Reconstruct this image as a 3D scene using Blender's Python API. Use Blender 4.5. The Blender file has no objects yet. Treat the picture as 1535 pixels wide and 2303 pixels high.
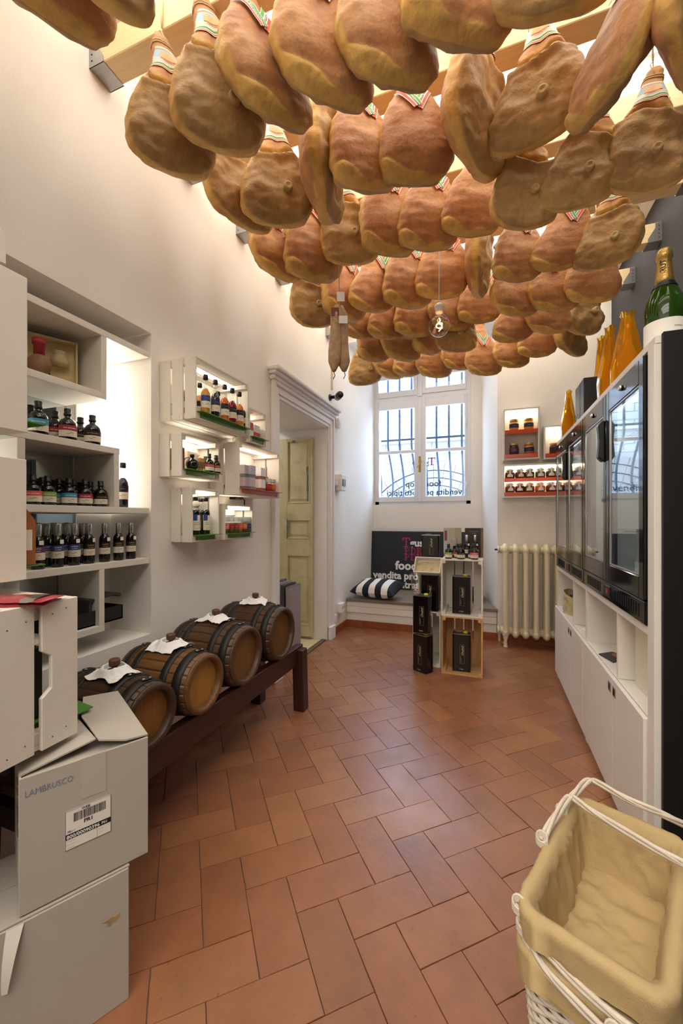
import bpy, bmesh, math, random
from mathutils import Vector, Matrix, noise as mnoise
random.seed(7)
PI = math.pi
scene = bpy.context.scene
C = scene.collection

# ------------------------------------------------------------------ camera
CAM_H = 1.2
FPX = 895.0                      # focal length in pixels of the 1535 x 2303 frame
YAW = math.atan(327.5 / 895.0)
CY, SY = math.cos(YAW), math.sin(YAW)
HORIZON = 1166.0
cam = bpy.data.cameras.new('camera')
cam_o = bpy.data.objects.new('camera', cam)
C.objects.link(cam_o)
cam_o.location = (0, 0, CAM_H)
cam_o.rotation_euler = (PI / 2, 0, YAW)
cam.sensor_fit = 'HORIZONTAL'
cam.sensor_width = 36.0
cam.lens = FPX / 1535.0 * 36.0
cam.shift_y = (HORIZON - 1151.5) / 1535.0
cam.clip_start = 0.02
scene.camera = cam_o

# ------------------------------------------------------------------ sky and exposure
world = bpy.data.worlds.new('sky')
scene.world = world
world.use_nodes = True
wn = world.node_tree
wn.nodes['Background'].inputs[0].default_value = (0.54, 0.73, 1.0, 1)
wn.nodes['Background'].inputs[1].default_value = 7.2
vs = scene.view_settings
vs.view_transform = 'Standard'
vs.look = 'None'
vs.gamma = 1.0
vs.use_curve_mapping = False
vs.exposure = 0.95
CEILING_LIGHT = 2.25              # radiance of the luminous ceiling panels
scene.cycles.max_bounces = 10
scene.cycles.diffuse_bounces = 5
scene.cycles.transparent_max_bounces = 16
scene.cycles.sample_clamp_indirect = 6.0

portal = bpy.data.lights.new('window_portal', 'AREA')     # guides the sky light through the window opening
portal.shape = 'RECTANGLE'
portal.size, portal.size_y = 1.25, 1.75
portal.cycles.is_portal = True
po = bpy.data.objects.new('window_portal', portal)
C.objects.link(po)
po.location = (-0.78, 5.14, 2.24)
po.rotation_euler = (math.radians(-90), 0, 0)

# ------------------------------------------------------------------ pixel rays (for placing things that touch a known plane)
def ray(px, py):
    d = (px - 767.5) / FPX
    return Vector((d * CY - SY, d * SY + CY, (HORIZON - py) / FPX))
def P(axis, val, px, py=HORIZON):
    r = ray(px, py)
    o = Vector((0, 0, CAM_H))
    return o + r * ((val - o[axis]) / r[axis])

# ------------------------------------------------------------------ materials
def lin(c):
    return tuple(((x / 12.92) if x <= 0.04045 else ((x + 0.055) / 1.055) ** 2.4) for x in c)
def rgb(r, g, b):
    return lin((r / 255, g / 255, b / 255)) + (1.0,)
MATS = {}
def M(name, color=None, rough=0.5, metal=0.0, var=0.0, scale=8.0, stretch=None, bump=0.0, bscale=60.0,
      spec=0.5, rand=0.0, world=False, trans=0.0, alpha=1.0, coat=0.0, dark=None, dscale=3.0, damount=0.0, emit=0.0, attr=None, rvar=0.0, ior=1.45):
    if name in MATS:
        return MATS[name]
    m = bpy.data.materials.new(name)
    m.use_nodes = True
    nt = m.node_tree
    N, L = nt.nodes, nt.links
    b = N['Principled BSDF']
    b.inputs['Roughness'].default_value = rough
    b.inputs['Metallic'].default_value = metal
    b.inputs['Specular IOR Level'].default_value = spec
    b.inputs['IOR'].default_value = ior
    b.inputs['Transmission Weight'].default_value = trans
    b.inputs['Alpha'].default_value = alpha
    b.inputs['Coat Weight'].default_value = coat
    if world:
        g = N.new('ShaderNodeNewGeometry'); vec = g.outputs['Position']
    else:
        tc = N.new('ShaderNodeTexCoord'); vec = tc.outputs['Object']
    if stretch:
        mp = N.new('ShaderNodeMapping'); mp.inputs['Scale'].default_value = stretch
        L.new(vec, mp.inputs['Vector']); vec = mp.outputs['Vector']
    if attr:
        at = N.new('ShaderNodeAttribute'); at.attribute_name = attr; col = at.outputs['Color']
    else:
        rg = N.new('ShaderNodeRGB'); rg.outputs[0].default_value = color; col = rg.outputs[0]
    if var > 0 or rand > 0:
        hs = N.new('ShaderNodeHueSaturation')
        L.new(col, hs.inputs['Color'])
        val = None
        if var > 0:
            n = N.new('ShaderNodeTexNoise'); n.inputs['Scale'].default_value = scale; n.inputs['Detail'].default_value = 5
            n.inputs['Roughness'].default_value = 0.65
            L.new(vec, n.inputs['Vector'])
            mr = N.new('ShaderNodeMapRange'); mr.inputs[1].default_value = 0.25; mr.inputs[2].default_value = 0.75
            mr.inputs[3].default_value = 1 - var; mr.inputs[4].default_value = 1 + var
            L.new(n.outputs['Fac'], mr.inputs[0]); val = mr.outputs[0]
        if rand > 0:
            oi = N.new('ShaderNodeObjectInfo')
            mr2 = N.new('ShaderNodeMapRange'); mr2.inputs[3].default_value = 1 - rand; mr2.inputs[4].default_value = 1 + rand
            L.new(oi.outputs['Random'], mr2.inputs[0])
            if val is not None:
                mu = N.new('ShaderNodeMath'); mu.operation = 'MULTIPLY'
                L.new(val, mu.inputs[0]); L.new(mr2.outputs[0], mu.inputs[1]); val = mu.outputs[0]
            else:
                val = mr2.outputs[0]
        L.new(val, hs.inputs['Value'])
        col = hs.outputs['Color']
    if dark is not None:
        n2 = N.new('ShaderNodeTexNoise'); n2.inputs['Scale'].default_value = dscale; n2.inputs['Detail'].default_value = 7
        n2.inputs['Roughness'].default_value = 0.7
        L.new(vec, n2.inputs['Vector'])
        mr3 = N.new('ShaderNodeMapRange'); mr3.inputs[1].default_value = 0.5; mr3.inputs[2].default_value = 0.7
        mr3.inputs[4].default_value = damount
        L.new(n2.outputs['Fac'], mr3.inputs[0])
        mx = N.new('ShaderNodeMix'); mx.data_type = 'RGBA'
        L.new(mr3.outputs[0], mx.inputs[0]); L.new(col, mx.inputs[6]); mx.inputs[7].default_value = dark
        col = mx.outputs[2]
    L.new(col, b.inputs['Base Color'])
    if rvar > 0:
        n4 = N.new('ShaderNodeTexNoise'); n4.inputs['Scale'].default_value = scale * 1.7; n4.inputs['Detail'].default_value = 4
        L.new(vec, n4.inputs['Vector'])
        mr4 = N.new('ShaderNodeMapRange'); mr4.inputs[1].default_value = 0.3; mr4.inputs[2].default_value = 0.7
        mr4.inputs[3].default_value = max(0.02, rough - rvar); mr4.inputs[4].default_value = rough + rvar
        L.new(n4.outputs['Fac'], mr4.inputs[0]); L.new(mr4.outputs[0], b.inputs['Roughness'])
    if bump > 0:
        n3 = N.new('ShaderNodeTexNoise'); n3.inputs['Scale'].default_value = bscale; n3.inputs['Detail'].default_value = 4
        L.new(vec, n3.inputs['Vector'])
        bp = N.new('ShaderNodeBump'); bp.inputs['Strength'].default_value = bump; bp.inputs['Distance'].default_value = 0.004
        L.new(n3.outputs['Fac'], bp.inputs['Height']); L.new(bp.outputs['Normal'], b.inputs['Normal'])
    if emit > 0:
        b.inputs['Emission Color'].default_value = color
        b.inputs['Emission Strength'].default_value = emit
    MATS[name] = m
    return m
def glassy(name, tint=(1, 1, 1, 1), fres=1.5, minr=0.0, boost=1.0):
    if name in MATS: return MATS[name]
    m = bpy.data.materials.new(name); m.use_nodes = True
    nt = m.node_tree; N, L = nt.nodes, nt.links
    N.remove(N['Principled BSDF'])
    t = N.new('ShaderNodeBsdfTransparent'); t.inputs[0].default_value = tint
    g = N.new('ShaderNodeBsdfGlossy'); g.inputs['Roughness'].default_value = 0.01
    f = N.new('ShaderNodeLayerWeight'); f.inputs[0].default_value = 0.5
    pw = N.new('ShaderNodeMath'); pw.operation = 'POWER'; pw.inputs[1].default_value = 4.0 if fres > 1.5 else 5.0
    L.new(f.outputs['Facing'], pw.inputs[0])
    mr = N.new('ShaderNodeMath'); mr.operation = 'MULTIPLY_ADD'; mr.inputs[1].default_value = 0.95 * boost; mr.inputs[2].default_value = 0.045 + minr; mr.use_clamp = True
    mx = N.new('ShaderNodeMixShader')
    L.new(pw.outputs[0], mr.inputs[0]); L.new(mr.outputs[0], mx.inputs[0])
    L.new(t.outputs[0], mx.inputs[1]); L.new(g.outputs[0], mx.inputs[2])
    L.new(mx.outputs[0], N['Material Output'].inputs[0])
    MATS[name] = m
    return m
def emitter(name, color, strength):
    if name in MATS: return MATS[name]
    m = bpy.data.materials.new(name); m.use_nodes = True
    nt = m.node_tree; N, L = nt.nodes, nt.links
    N.remove(N['Principled BSDF'])
    e = N.new('ShaderNodeEmission'); e.inputs[0].default_value = color; e.inputs[1].default_value = strength
    L.new(e.outputs[0], N['Material Output'].inputs[0])
    MATS[name] = m
    return m

PLASTER = M('white_plaster', rgb(238, 233, 226), 0.85, var=0.02, scale=3, bump=0.25, bscale=160, world=True, spec=0.2)
CHARCOAL = M('charcoal_paint', rgb(58, 57, 60), 0.8, var=0.06, scale=4, bump=0.2, bscale=200, world=True, spec=0.3)
WHITE_LAM = M('white_laminate', rgb(228, 224, 217), 0.4, spec=0.4)
WHITE_PAINT = M('white_paint', rgb(232, 229, 226), 0.45, var=0.02, scale=6, bump=0.08, bscale=50)
PINE = M('pine_beam', rgb(236, 210, 164), 0.55, var=0.10, scale=5, stretch=(0.5, 12, 12), bump=0.08, bscale=30)
RAW_WOOD = M('raw_crate_wood', rgb(205, 160, 105), 0.6, var=0.16, scale=6, stretch=(9, 9, 0.9), rand=0.08, dark=rgb(120, 75, 40), dscale=4, damount=0.5)
CRATE_WHITE = M('white_washed_wood', rgb(226, 218, 206), 0.6, var=0.03, scale=9, bump=0.12, bscale=70, rand=0.02)
STEEL = M('galvanised_steel', rgb(170, 172, 174), 0.38, metal=0.85, var=0.08, scale=20)
BLACK = M('black_plastic', rgb(16, 16, 18), 0.35)
BLACK_GLOSS = M('black_gloss', rgb(14, 13, 15), 0.08, spec=0.6)
DARK_METAL = M('dark_metal', rgb(40, 42, 48), 0.4, metal=0.7)
CHROME = M('chrome', rgb(210, 210, 212), 0.15, metal=1.0)
SILVER = M('silver_foil', rgb(200, 200, 202), 0.25, metal=0.95)
GOLD = M('gold_foil', rgb(190, 155, 85), 0.35, metal=0.75, bump=0.5, bscale=120)
TERRA = M('terracotta_skirting', rgb(150, 78, 48), 0.45, var=0.12, scale=6, rand=0.1, world=True)
GLASS = glassy('window_glass')
CLEAR = glassy('clear_glass', (0.97, 0.98, 0.98, 1), 1.45)
FRIDGE_GLASS = glassy('fridge_glass', (0.86, 0.90, 0.90, 1), 1.55, 0.06, 1.15)
DARK_GLASS = M('dark_bottle', rgb(14, 12, 12), 0.06, spec=0.7)
CREAM = M('cream_label', rgb(226, 216, 196), 0.6)
PAPER = M('white_paper', rgb(240, 238, 232), 0.7)
INK = M('black_ink', rgb(20, 20, 22), 0.6)
GREEN_ACR = M('green_acrylic', rgb(92, 150, 66), 0.12, spec=0.5, trans=0.15)
RED_ACR = M('red_acrylic', rgb(214, 92, 62), 0.12, spec=0.5, trans=0.15)
STRIPE_G = M('stripe_green', rgb(94, 170, 84), 0.6)
STRIPE_R = M('stripe_red', rgb(226, 84, 62), 0.6)
STRIPE_B = M('label_blue', rgb(170, 205, 226), 0.6)
STRIPE_O = M('label_orange', rgb(228, 150, 96), 0.6)
TWINE = M('twine', rgb(214, 190, 150), 0.8)
CLOTH_W = M('white_cloth', rgb(240, 238, 236), 0.8, bump=0.1, bscale=300)

# ------------------------------------------------------------------ mesh builder
class MB:
    def __init__(s):
        s.v, s.f, s.m, s.sm = [], [], [], []
    def add(s, verts, faces, m=0, smooth=False):
        o = len(s.v)
        s.v += [tuple(v) for v in verts]
        for f in faces:
            s.f.append(tuple(i + o for i in f)); s.m.append(m); s.sm.append(smooth)
        return s
    def box(s, x0, x1, y0, y1, z0, z1, m=0, T=None):
        v = [Vector((x, y, z)) for z in (z0, z1) for y in (y0, y1) for x in (x0, x1)]
        if T is not None: v = [T @ p for p in v]
        return s.add(v, [(0, 2, 3, 1), (4, 5, 7, 6), (0, 1, 5, 4), (2, 6, 7, 3), (0, 4, 6, 2), (1, 3, 7, 5)], m)
    def lathe(s, prof, n=20, c=(0, 0, 0), m=0, axis='z', smooth=True, cap=True, a0=0.0, a1=2 * PI, T=None):
        full = abs(a1 - a0 - 2 * PI) < 1e-6
        k = n if full else n + 1
        vs_ = []
        for r, z in prof:
            for i in range(k):
                a = a0 + (a1 - a0) * i / n
                p = (r * math.cos(a), r * math.sin(a), z)
                if axis == 'x': p = (z, p[0], p[1])
                if axis == 'y': p = (p[1], z, p[0])
                p = Vector((p[0] + c[0], p[1] + c[1], p[2] + c[2]))
                vs_.append(T @ p if T is not None else p)
        fs = []
        for j in range(len(prof) - 1):
            for i in range(n):
                i2 = (i + 1) % k if full else i + 1
                fs.append((j * k + i, j * k + i2, (j + 1) * k + i2, (j + 1) * k + i))
        if cap and full:
            if prof[0][0] > 1e-5: fs.append(tuple(range(k - 1, -1, -1)))
            if prof[-1][0] > 1e-5: fs.append(tuple((len(prof) - 1) * k + i for i in range(k)))
        return s.add(vs_, fs, m, smooth)
    def tube(s, pts, r, n=8, m=0, closed=False, smooth=True, cap=True):
        pts = [Vector(p) for p in pts]
        rs = r if isinstance(r, (list, tuple)) else [r] * len(pts)
        K = len(pts); vs_ = []; up = Vector((0, 0, 1)); prev = None
        for i, p in enumerate(pts):
            if closed: t = pts[(i + 1) % K] - pts[i - 1]
            else: t = pts[min(i + 1, K - 1)] - pts[max(i - 1, 0)]
            t.normalize()
            if prev is None:
                a = up if abs(t.z) < 0.9 else Vector((1, 0, 0))
                nx = t.cross(a).normalized()
            else:
                nx = (prev - t * prev.dot(t)).normalized()
            prev = nx; ny = t.cross(nx)
            for j in range(n):
                an = 2 * PI * j / n
                vs_.append(p + (nx * math.cos(an) + ny * math.sin(an)) * rs[i])
        fs = []
        R = K if closed else K - 1
        for i in range(R):
            i2 = (i + 1) % K
            for j in range(n):
                j2 = (j + 1) % n
                fs.append((i * n + j, i * n + j2, i2 * n + j2, i2 * n + j))
        if cap and not closed:
            fs.append(tuple(range(n - 1, -1, -1))); fs.append(tuple((K - 1) * n + j for j in range(n)))
        return s.add(vs_, fs, m, smooth)
    def prism(s, poly, h0, h1, axis='z', m=0, T=None):
        n = len(poly)
        def put(a, b, h):
            p = {'z': (a, b, h), 'y': (a, h, b), 'x': (h, a, b)}[axis]
            p = Vector(p)
            return T @ p if T is not None else p
        v = [put(a, b, h0) for a, b in poly] + [put(a, b, h1) for a, b in poly]
        f = [tuple(range(n - 1, -1, -1)), tuple(range(n, 2 * n))] + [(i, (i + 1) % n, n + (i + 1) % n, n + i) for i in range(n)]
        return s.add(v, f, m)
    def grid(s, fn, nu, nv, m=0, smooth=True, wrap=False):
        v = [fn(i / (nu if wrap else nu), j / nv) for j in range(nv + 1) for i in range(nu if wrap else nu + 1)]
        k = nu if wrap else nu + 1
        f = []
        for j in range(nv):
            for i in range(nu):
                i2 = (i + 1) % k if wrap else i + 1
                f.append((j * k + i, j * k + i2, (j + 1) * k + i2, (j + 1) * k + i))
        return s.add(v, f, m, smooth)
    def mesh(s, name, mats, bevel=0.0, fix=True, seg=1):
        me = bpy.data.meshes.new(name)
        me.from_pydata(s.v, [], s.f)
        for mt in (mats if isinstance(mats, (list, tuple)) else [mats]): me.materials.append(mt)
        me.polygons.foreach_set('material_index', s.m)
        me.polygons.foreach_set('use_smooth', s.sm)
        if fix or bevel:
            bm = bmesh.new(); bm.from_mesh(me)
            if bevel:
                bmesh.ops.bevel(bm, geom=[e for e in bm.edges if len(e.link_faces) == 2 and e.calc_face_angle(0) > 0.6], offset=bevel, segments=seg, profile=0.5, affect='EDGES', clamp_overlap=True)
            bmesh.ops.recalc_face_normals(bm, faces=bm.faces[:])
            bm.to_mesh(me); bm.free()
        me.update()
        return me
    def build(s, name, mats, parent=None, bevel=0.0, fix=True, seg=1):
        return put(name, s.mesh(name, mats, bevel, fix, seg), parent)
def put(name, me, parent=None, loc=None, rot=None, scale=None):
    o = bpy.data.objects.new(name, me)
    C.objects.link(o)
    if parent: o.parent = parent
    if loc is not None: o.location = loc
    if rot is not None: o.rotation_euler = rot
    if scale is not None: o.scale = scale
    return o
def tag(o, label=None, cat=None, group=None, kind=None):
    if label:
        if len(label.split()) > 16: label = label.replace(' the ', ' ')
        o['label'] = label
    if cat: o['category'] = cat
    if group: o['group'] = group
    if kind: o['kind'] = kind
    return o
def thing(name, loc, rz=0.0, label=None, cat=None, group=None, rot=None):
    o = bpy.data.objects.new(name, None)
    o.empty_display_size = 0.05
    C.objects.link(o)
    o.location = loc
    o.rotation_euler = rot if rot else (0, 0, rz)
    return tag(o, label, cat, group)
def kids(o):
    return [c for c in bpy.data.objects if c.parent == o]
def structure(o, label, cat):
    o['kind'] = 'structure'; return tag(o, label, cat)
ORD = ['first', 'second', 'third', 'fourth', 'fifth', 'sixth', 'seventh', 'eighth', 'ninth', 'tenth', 'eleventh', 'twelfth', 'thirteenth', 'fourteenth', 'fifteenth', 'sixteenth']

# flat lettering -> triangles in the xy plane
_TX = {}
def text_geo(body, size=1.0, align='LEFT', bold=0.0, spacing=1.0, shear=0.0):
    key = (body, align, bold, spacing, shear)
    if key not in _TX:
        cu = bpy.data.curves.new('lettering', 'FONT')
        cu.body = body; cu.size = 1.0; cu.align_x = align; cu.resolution_u = 2; cu.offset = bold; cu.space_character = spacing; cu.shear = shear
        o = bpy.data.objects.new('lettering', cu)
        C.objects.link(o)
        dg = bpy.context.evaluated_depsgraph_get()
        me = o.evaluated_get(dg).to_mesh()
        _TX[key] = ([tuple(v.co) for v in me.vertices], [tuple(p.vertices) for p in me.polygons])
        o.evaluated_get(dg).to_mesh_clear()
        bpy.data.objects.remove(o); bpy.data.curves.remove(cu)
    v, f = _TX[key]
    return [(a * size, b * size) for a, b, _ in v], f
def add_text(mb, body, size, fn, m=0, align='LEFT', bold=0.0, spacing=1.0, shear=0.0):
    v, f = text_geo(body, size, align, bold, spacing, shear)
    mb.add([fn(a, b) for a, b in v], f, m)
# ================================================================== the room
XL, XR = -1.48, 1.05             # left wall face, right wall face
YB = 4.2                         # end wall face
ZC = 3.32                        # ceiling
YN = -2.6                        # wall behind the camera
NY0, NY1, NZ0, NZ1, ND = 0.36, 1.447, 0.66, 2.068, 0.26     # shelf niche in the left wall
DY0, DY1, DZ = 2.66, 3.64, 2.10  # doorway in the left wall

def wall(name, boxes, mat, label):
    mb = MB()
    for b in boxes: mb.box(*b)
    o = mb.build(name, mat)
    return structure(o, label, 'wall')
T = 0.55
wall('wall_left', [
    (XL - T, XL, YN, NY0, 0, ZC), (XL - T, XL, NY0, NY1, 0, NZ0), (XL - T, XL, NY0, NY1, NZ1, ZC), (XL - T, XL - ND, NY0, NY1, NZ0, NZ1),
    (XL - T, XL, NY1, DY0, 0, ZC), (XL - T, XL, DY0, DY1, DZ, ZC), (XL - T, XL, DY1, YB, 0, ZC)],
    PLASTER, 'long white plastered wall with shelf niche and doorway')
wall('wall_right', [(XR, XR + 0.2, YN, YB + 0.2, 0, ZC)], CHARCOAL, 'charcoal painted wall behind the fridges')
wall('wall_near', [(XL - T, XR + 0.2, YN - 0.2, YN, 0, ZC)], PLASTER, 'white wall behind the viewer')
# end wall: right of the window recess, and above it
wall('wall_end', [(0.094, XR + 0.2, YB, YB + 0.95, 0, ZC), (-1.7, 0.094, YB, YB + 0.95, 3.16, ZC)], PLASTER, 'white end wall carrying the radiator and jar shelves')
# passage behind the doorway
wall('wall_passage', [(XL - 1.5, XL - T, DY0 - 0.1, DY0, 0, 2.4), (XL - 1.5, XL - T, DY1, DY1 + 0.1, 0, 2.4), (XL - 1.6, XL - 1.5, DY0 - 0.1, DY1 + 0.1, 0, 2.4),
    (XL - 1.6, XL - T, DY0 - 0.1, DY1 + 0.1, 2.3, 2.4)], PLASTER, 'white passage walls seen through the doorway')
# short pier at the left, near the camera, that carries the near crates
wall('wall_pier', [(XL, -1.02, 0.20, 0.32, 0, ZC)], PLASTER, 'short white pier at the left edge carrying crates')
# window recess
RX0, RX1, WY = -1.385, -0.065, 5.0
mb = MB()
mb.prism([(XL, YB), (RX0, WY), (RX0, WY + 0.15), (XL - 0.3, WY + 0.15), (XL - 0.3, YB)], 0, 3.16)
mb.prism([(0.094, YB), (0.094, WY + 0.15), (RX1, WY + 0.15), (RX1, WY)], 0, 3.16)
WX0, WX1, WZ0, WZ1 = -1.372, -0.185, 1.375, 3.10
mb.box(RX0 - 0.02, RX1 + 0.02, WY, WY + 0.15, 0, WZ0)
mb.box(RX0 - 0.02, WX0, WY + 0.03, WY + 0.15, WZ0, 3.16)
mb.box(WX1, RX1 + 0.02, WY + 0.03, WY + 0.15, WZ0, 3.16)
mb.box(WX0, WX1, WY + 0.03, WY + 0.15, WZ1, 3.16)
structure(mb.build('wall_window_recess', PLASTER), 'white splayed window recess in the end wall', 'wall')

# ------------------------------------------------------------------ ceiling, luminous panels, beams
mb = MB(); mb.box(XL - T, XR + 0.2, YN - 0.2, YB + 0.2, ZC, ZC + 0.1)
structure(mb.build('ceiling', PLASTER), 'white ceiling above the hams', 'ceiling')
BEAMS = [1.185 + 0.49 * k for k in range(-3, 6)]
BZ0, BZ1, BW = 2.985, 3.105, 0.09
LUM = emitter('luminous_panel', (1.0, 0.92, 0.80, 1), CEILING_LIGHT)
edges = [b for b in BEAMS] + [YB - 0.06]
for i in range(len(edges) - 1):
    y0, y1 = edges[i] + 0.02, edges[i + 1] - 0.02
    segs = 1
    if i == -1: segs = 3
    for k in range(segs):
        a, b = y0 + (y1 - y0) * k / segs, y0 + (y1 - y0) * (k + 1) / segs - (0.03 if segs > 1 else 0)
        t = thing('ceiling_light_panel', (-0.215, (a + b) / 2, ZC), 0,
                  'glowing white ceiling light panel, %s bay from the window' % ORD[len(edges) - 2 - i], 'ceiling light', 'luminous ceiling panels')
        mb = MB(); h = (b - a) / 2
        mb.box(-1.08, 1.12, -h, h, -0.045, -0.03); mb.build('diffuser', LUM, t)
        mb = MB(); mb.box(-1.10, 1.14, -h - 0.005, h + 0.005, -0.03, 0.0); mb.build('tray', WHITE_PAINT, t)
for k in range(3):  # extra panels added out of view as front fill for end wall and floor
    t = thing('ceiling_light_panel', (-0.215, -2.2 + 0.62 * k, ZC), 0, 'glowing white ceiling light panel behind the viewer, %s from the rear wall' % ORD[k], 'ceiling light', 'luminous ceiling panels')
    mb = MB(); mb.box(-1.1, 1.1, -0.26, 0.26, -0.045, -0.03); mb.build('diffuser', emitter('rear_fill_panel', (1.0, 0.93, 0.84, 1), CEILING_LIGHT * 1.9), t)
    mb = MB(); mb.box(-1.12, 1.12, -0.265, 0.265, -0.03, 0.0); mb.build('tray', WHITE_PAINT, t)
for k, y in enumerate(BEAMS):
    from_win = len(BEAMS) - 1 - k
    t = thing('ceiling_beam', (0, y, BZ0), 0, 'pale pine ceiling beam in steel hangers, %s from the window' % ORD[from_win], 'beam', 'pine beams carrying the hams')
    mb = MB(); mb.box(XL + 0.003, XR - 0.003, -BW / 2, BW / 2, 0, BZ1 - BZ0); mb.build('timber', PINE, t, bevel=0.003)
    for s, x in ((1, XL), (-1, XR)):
        mb = MB()
        a, b = (x, x + 0.075) if s > 0 else (x - 0.075, x)
        mb.box(a, b, -BW / 2 - 0.003, BW / 2 + 0.003, -0.003, 0.0)
        for q in (-1, 1):
            y0, y1 = sorted((q * (BW / 2 + 0.0005), q * (BW / 2 + 0.0035)))
            xe = x + s * 0.075; xm = x + s * 0.035
            mb.prism([(x, -0.003), (xe, -0.003), (xe, 0.02), (xm, 0.085), (xm, 0.115), (x, 0.115)], y0, y1, 'y')
            for zz in (0.02, 0.045, 0.07, 0.095):
                mb.lathe([(0.0035, 0), (0.0025, 0.002), (0, 0.0025)], 6, (x + s * 0.016, y1 if q > 0 else y0, zz), 1, 'y') if q > 0 else mb.lathe([(0.0035, 0), (0.0025, -0.002), (0, -0.0025)], 6, (x + s * 0.016, y0, zz), 1, 'y')
        mb.build('joist_hanger', [STEEL, DARK_METAL], t)

# ------------------------------------------------------------------ floor: herringbone of terracotta tiles
def terracotta():
    m = bpy.data.materials.new('terracotta_tile'); m.use_nodes = True
    nt = m.node_tree; N, L = nt.nodes, nt.links; b = N['Principled BSDF']
    g = N.new('ShaderNodeNewGeometry'); oi = N.new('ShaderNodeObjectInfo')
    r = N.new('ShaderNodeValToRGB')
    cr = r.color_ramp
    cr.elements[0].position = 0; cr.elements[0].color = rgb(130, 82, 53)
    cr.elements[1].position = 1; cr.elements[1].color = rgb(152, 101, 66)
    for p_, c in ((0.2, rgb(139, 86, 56)), (0.45, rgb(143, 90, 62)), (0.62, rgb(133, 81, 56)), (0.82, rgb(146, 94, 62))):
        e = cr.elements.new(p_); e.color = c
    L.new(oi.outputs['Random'], r.inputs[0])
    n = N.new('ShaderNodeTexNoise'); n.inputs['Scale'].default_value = 5; n.inputs['Detail'].default_value = 8; n.inputs['Roughness'].default_value = 0.7
    L.new(g.outputs['Position'], n.inputs['Vector'])
    mr = N.new('ShaderNodeMapRange'); mr.inputs[1].default_value = 0.3; mr.inputs[2].default_value = 0.7; mr.inputs[3].default_value = 0.74; mr.inputs[4].default_value = 1.16
    L.new(n.outputs['Fac'], mr.inputs[0])
    hs = N.new('ShaderNodeHueSaturation'); L.new(r.outputs[0], hs.inputs['Color']); L.new(mr.outputs[0], hs.inputs['Value'])
    # pits and stains with shapes of their own
    n2 = N.new('ShaderNodeTexNoise'); n2.inputs['Scale'].default_value = 70; n2.inputs['Detail'].default_value = 3
    L.new(g.outputs['Position'], n2.inputs['Vector'])
    m2 = N.new('ShaderNodeMapRange'); m2.inputs[1].default_value = 0.66; m2.inputs[2].default_value = 0.72; m2.inputs[4].default_value = 0.55
    L.new(n2.outputs['Fac'], m2.inputs[0])
    mx = N.new('ShaderNodeMix'); mx.data_type = 'RGBA'; mx.inputs[7].default_value = rgb(84, 56, 44)
    L.new(m2.outputs[0], mx.inputs[0]); L.new(hs.outputs[0], mx.inputs[6])
    n5 = N.new('ShaderNodeTexNoise'); n5.inputs['Scale'].default_value = 2.3; n5.inputs['Detail'].default_value = 6
    L.new(g.outputs['Position'], n5.inputs['Vector'])
    m5 = N.new('ShaderNodeMapRange'); m5.inputs[1].default_value = 0.40; m5.inputs[2].default_value = 0.80; m5.inputs[4].default_value = 0.30
    L.new(n5.outputs['Fac'], m5.inputs[0])
    mx2 = N.new('ShaderNodeMix'); mx2.data_type = 'RGBA'; mx2.inputs[7].default_value = rgb(178, 128, 92)
    L.new(m5.outputs[0], mx2.inputs[0]); L.new(mx.outputs[2], mx2.inputs[6])
    L.new(mx2.outputs[2], b.inputs['Base Color']); b.inputs['Specular IOR Level'].default_value = 0.75
    n3 = N.new('ShaderNodeTexNoise'); n3.inputs['Scale'].default_value = 9; n3.inputs['Detail'].default_value = 5
    L.new(g.outputs['Position'], n3.inputs['Vector'])
    m3 = N.new('ShaderNodeMapRange'); m3.inputs[1].default_value = 0.2; m3.inputs[2].default_value = 0.8; m3.inputs[3].default_value = 0.26; m3.inputs[4].default_value = 0.38
    L.new(n3.outputs['Fac'], m3.inputs[0]); L.new(m3.outputs[0], b.inputs['Roughness'])
    bp = N.new('ShaderNodeBump'); bp.inputs['Strength'].default_value = 0.25; bp.inputs['Distance'].default_value = 0.003
    n4 = N.new('ShaderNodeTexNoise'); n4.inputs['Scale'].default_value = 38; n4.inputs['Detail'].default_value = 5
    L.new(g.outputs['Position'], n4.inputs['Vector']); L.new(n4.outputs['Fac'], bp.inputs['Height']); L.new(bp.outputs['Normal'], b.inputs['Normal'])
    return m
TILE = terracotta()
MORTAR = M('mortar', rgb(112, 96, 82), 0.9, var=0.25, scale=14, bump=0.5, bscale=90, world=True)
mb = MB(); mb.box(XL - 1.6, XR + 0.2, YN - 0.2, WY + 0.1, -0.12, -0.006)
floor = structure(mb.build('floor', MORTAR), 'terracotta tile floor laid in a diagonal herringbone', 'floor')
W = 0.1335
ang = math.radians(41.4)
vdir = Vector((math.cos(ang), math.sin(ang))); udir = Vector((math.sin(ang), -math.cos(ang)))
org = Vector((-0.22, 1.7305))
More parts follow.
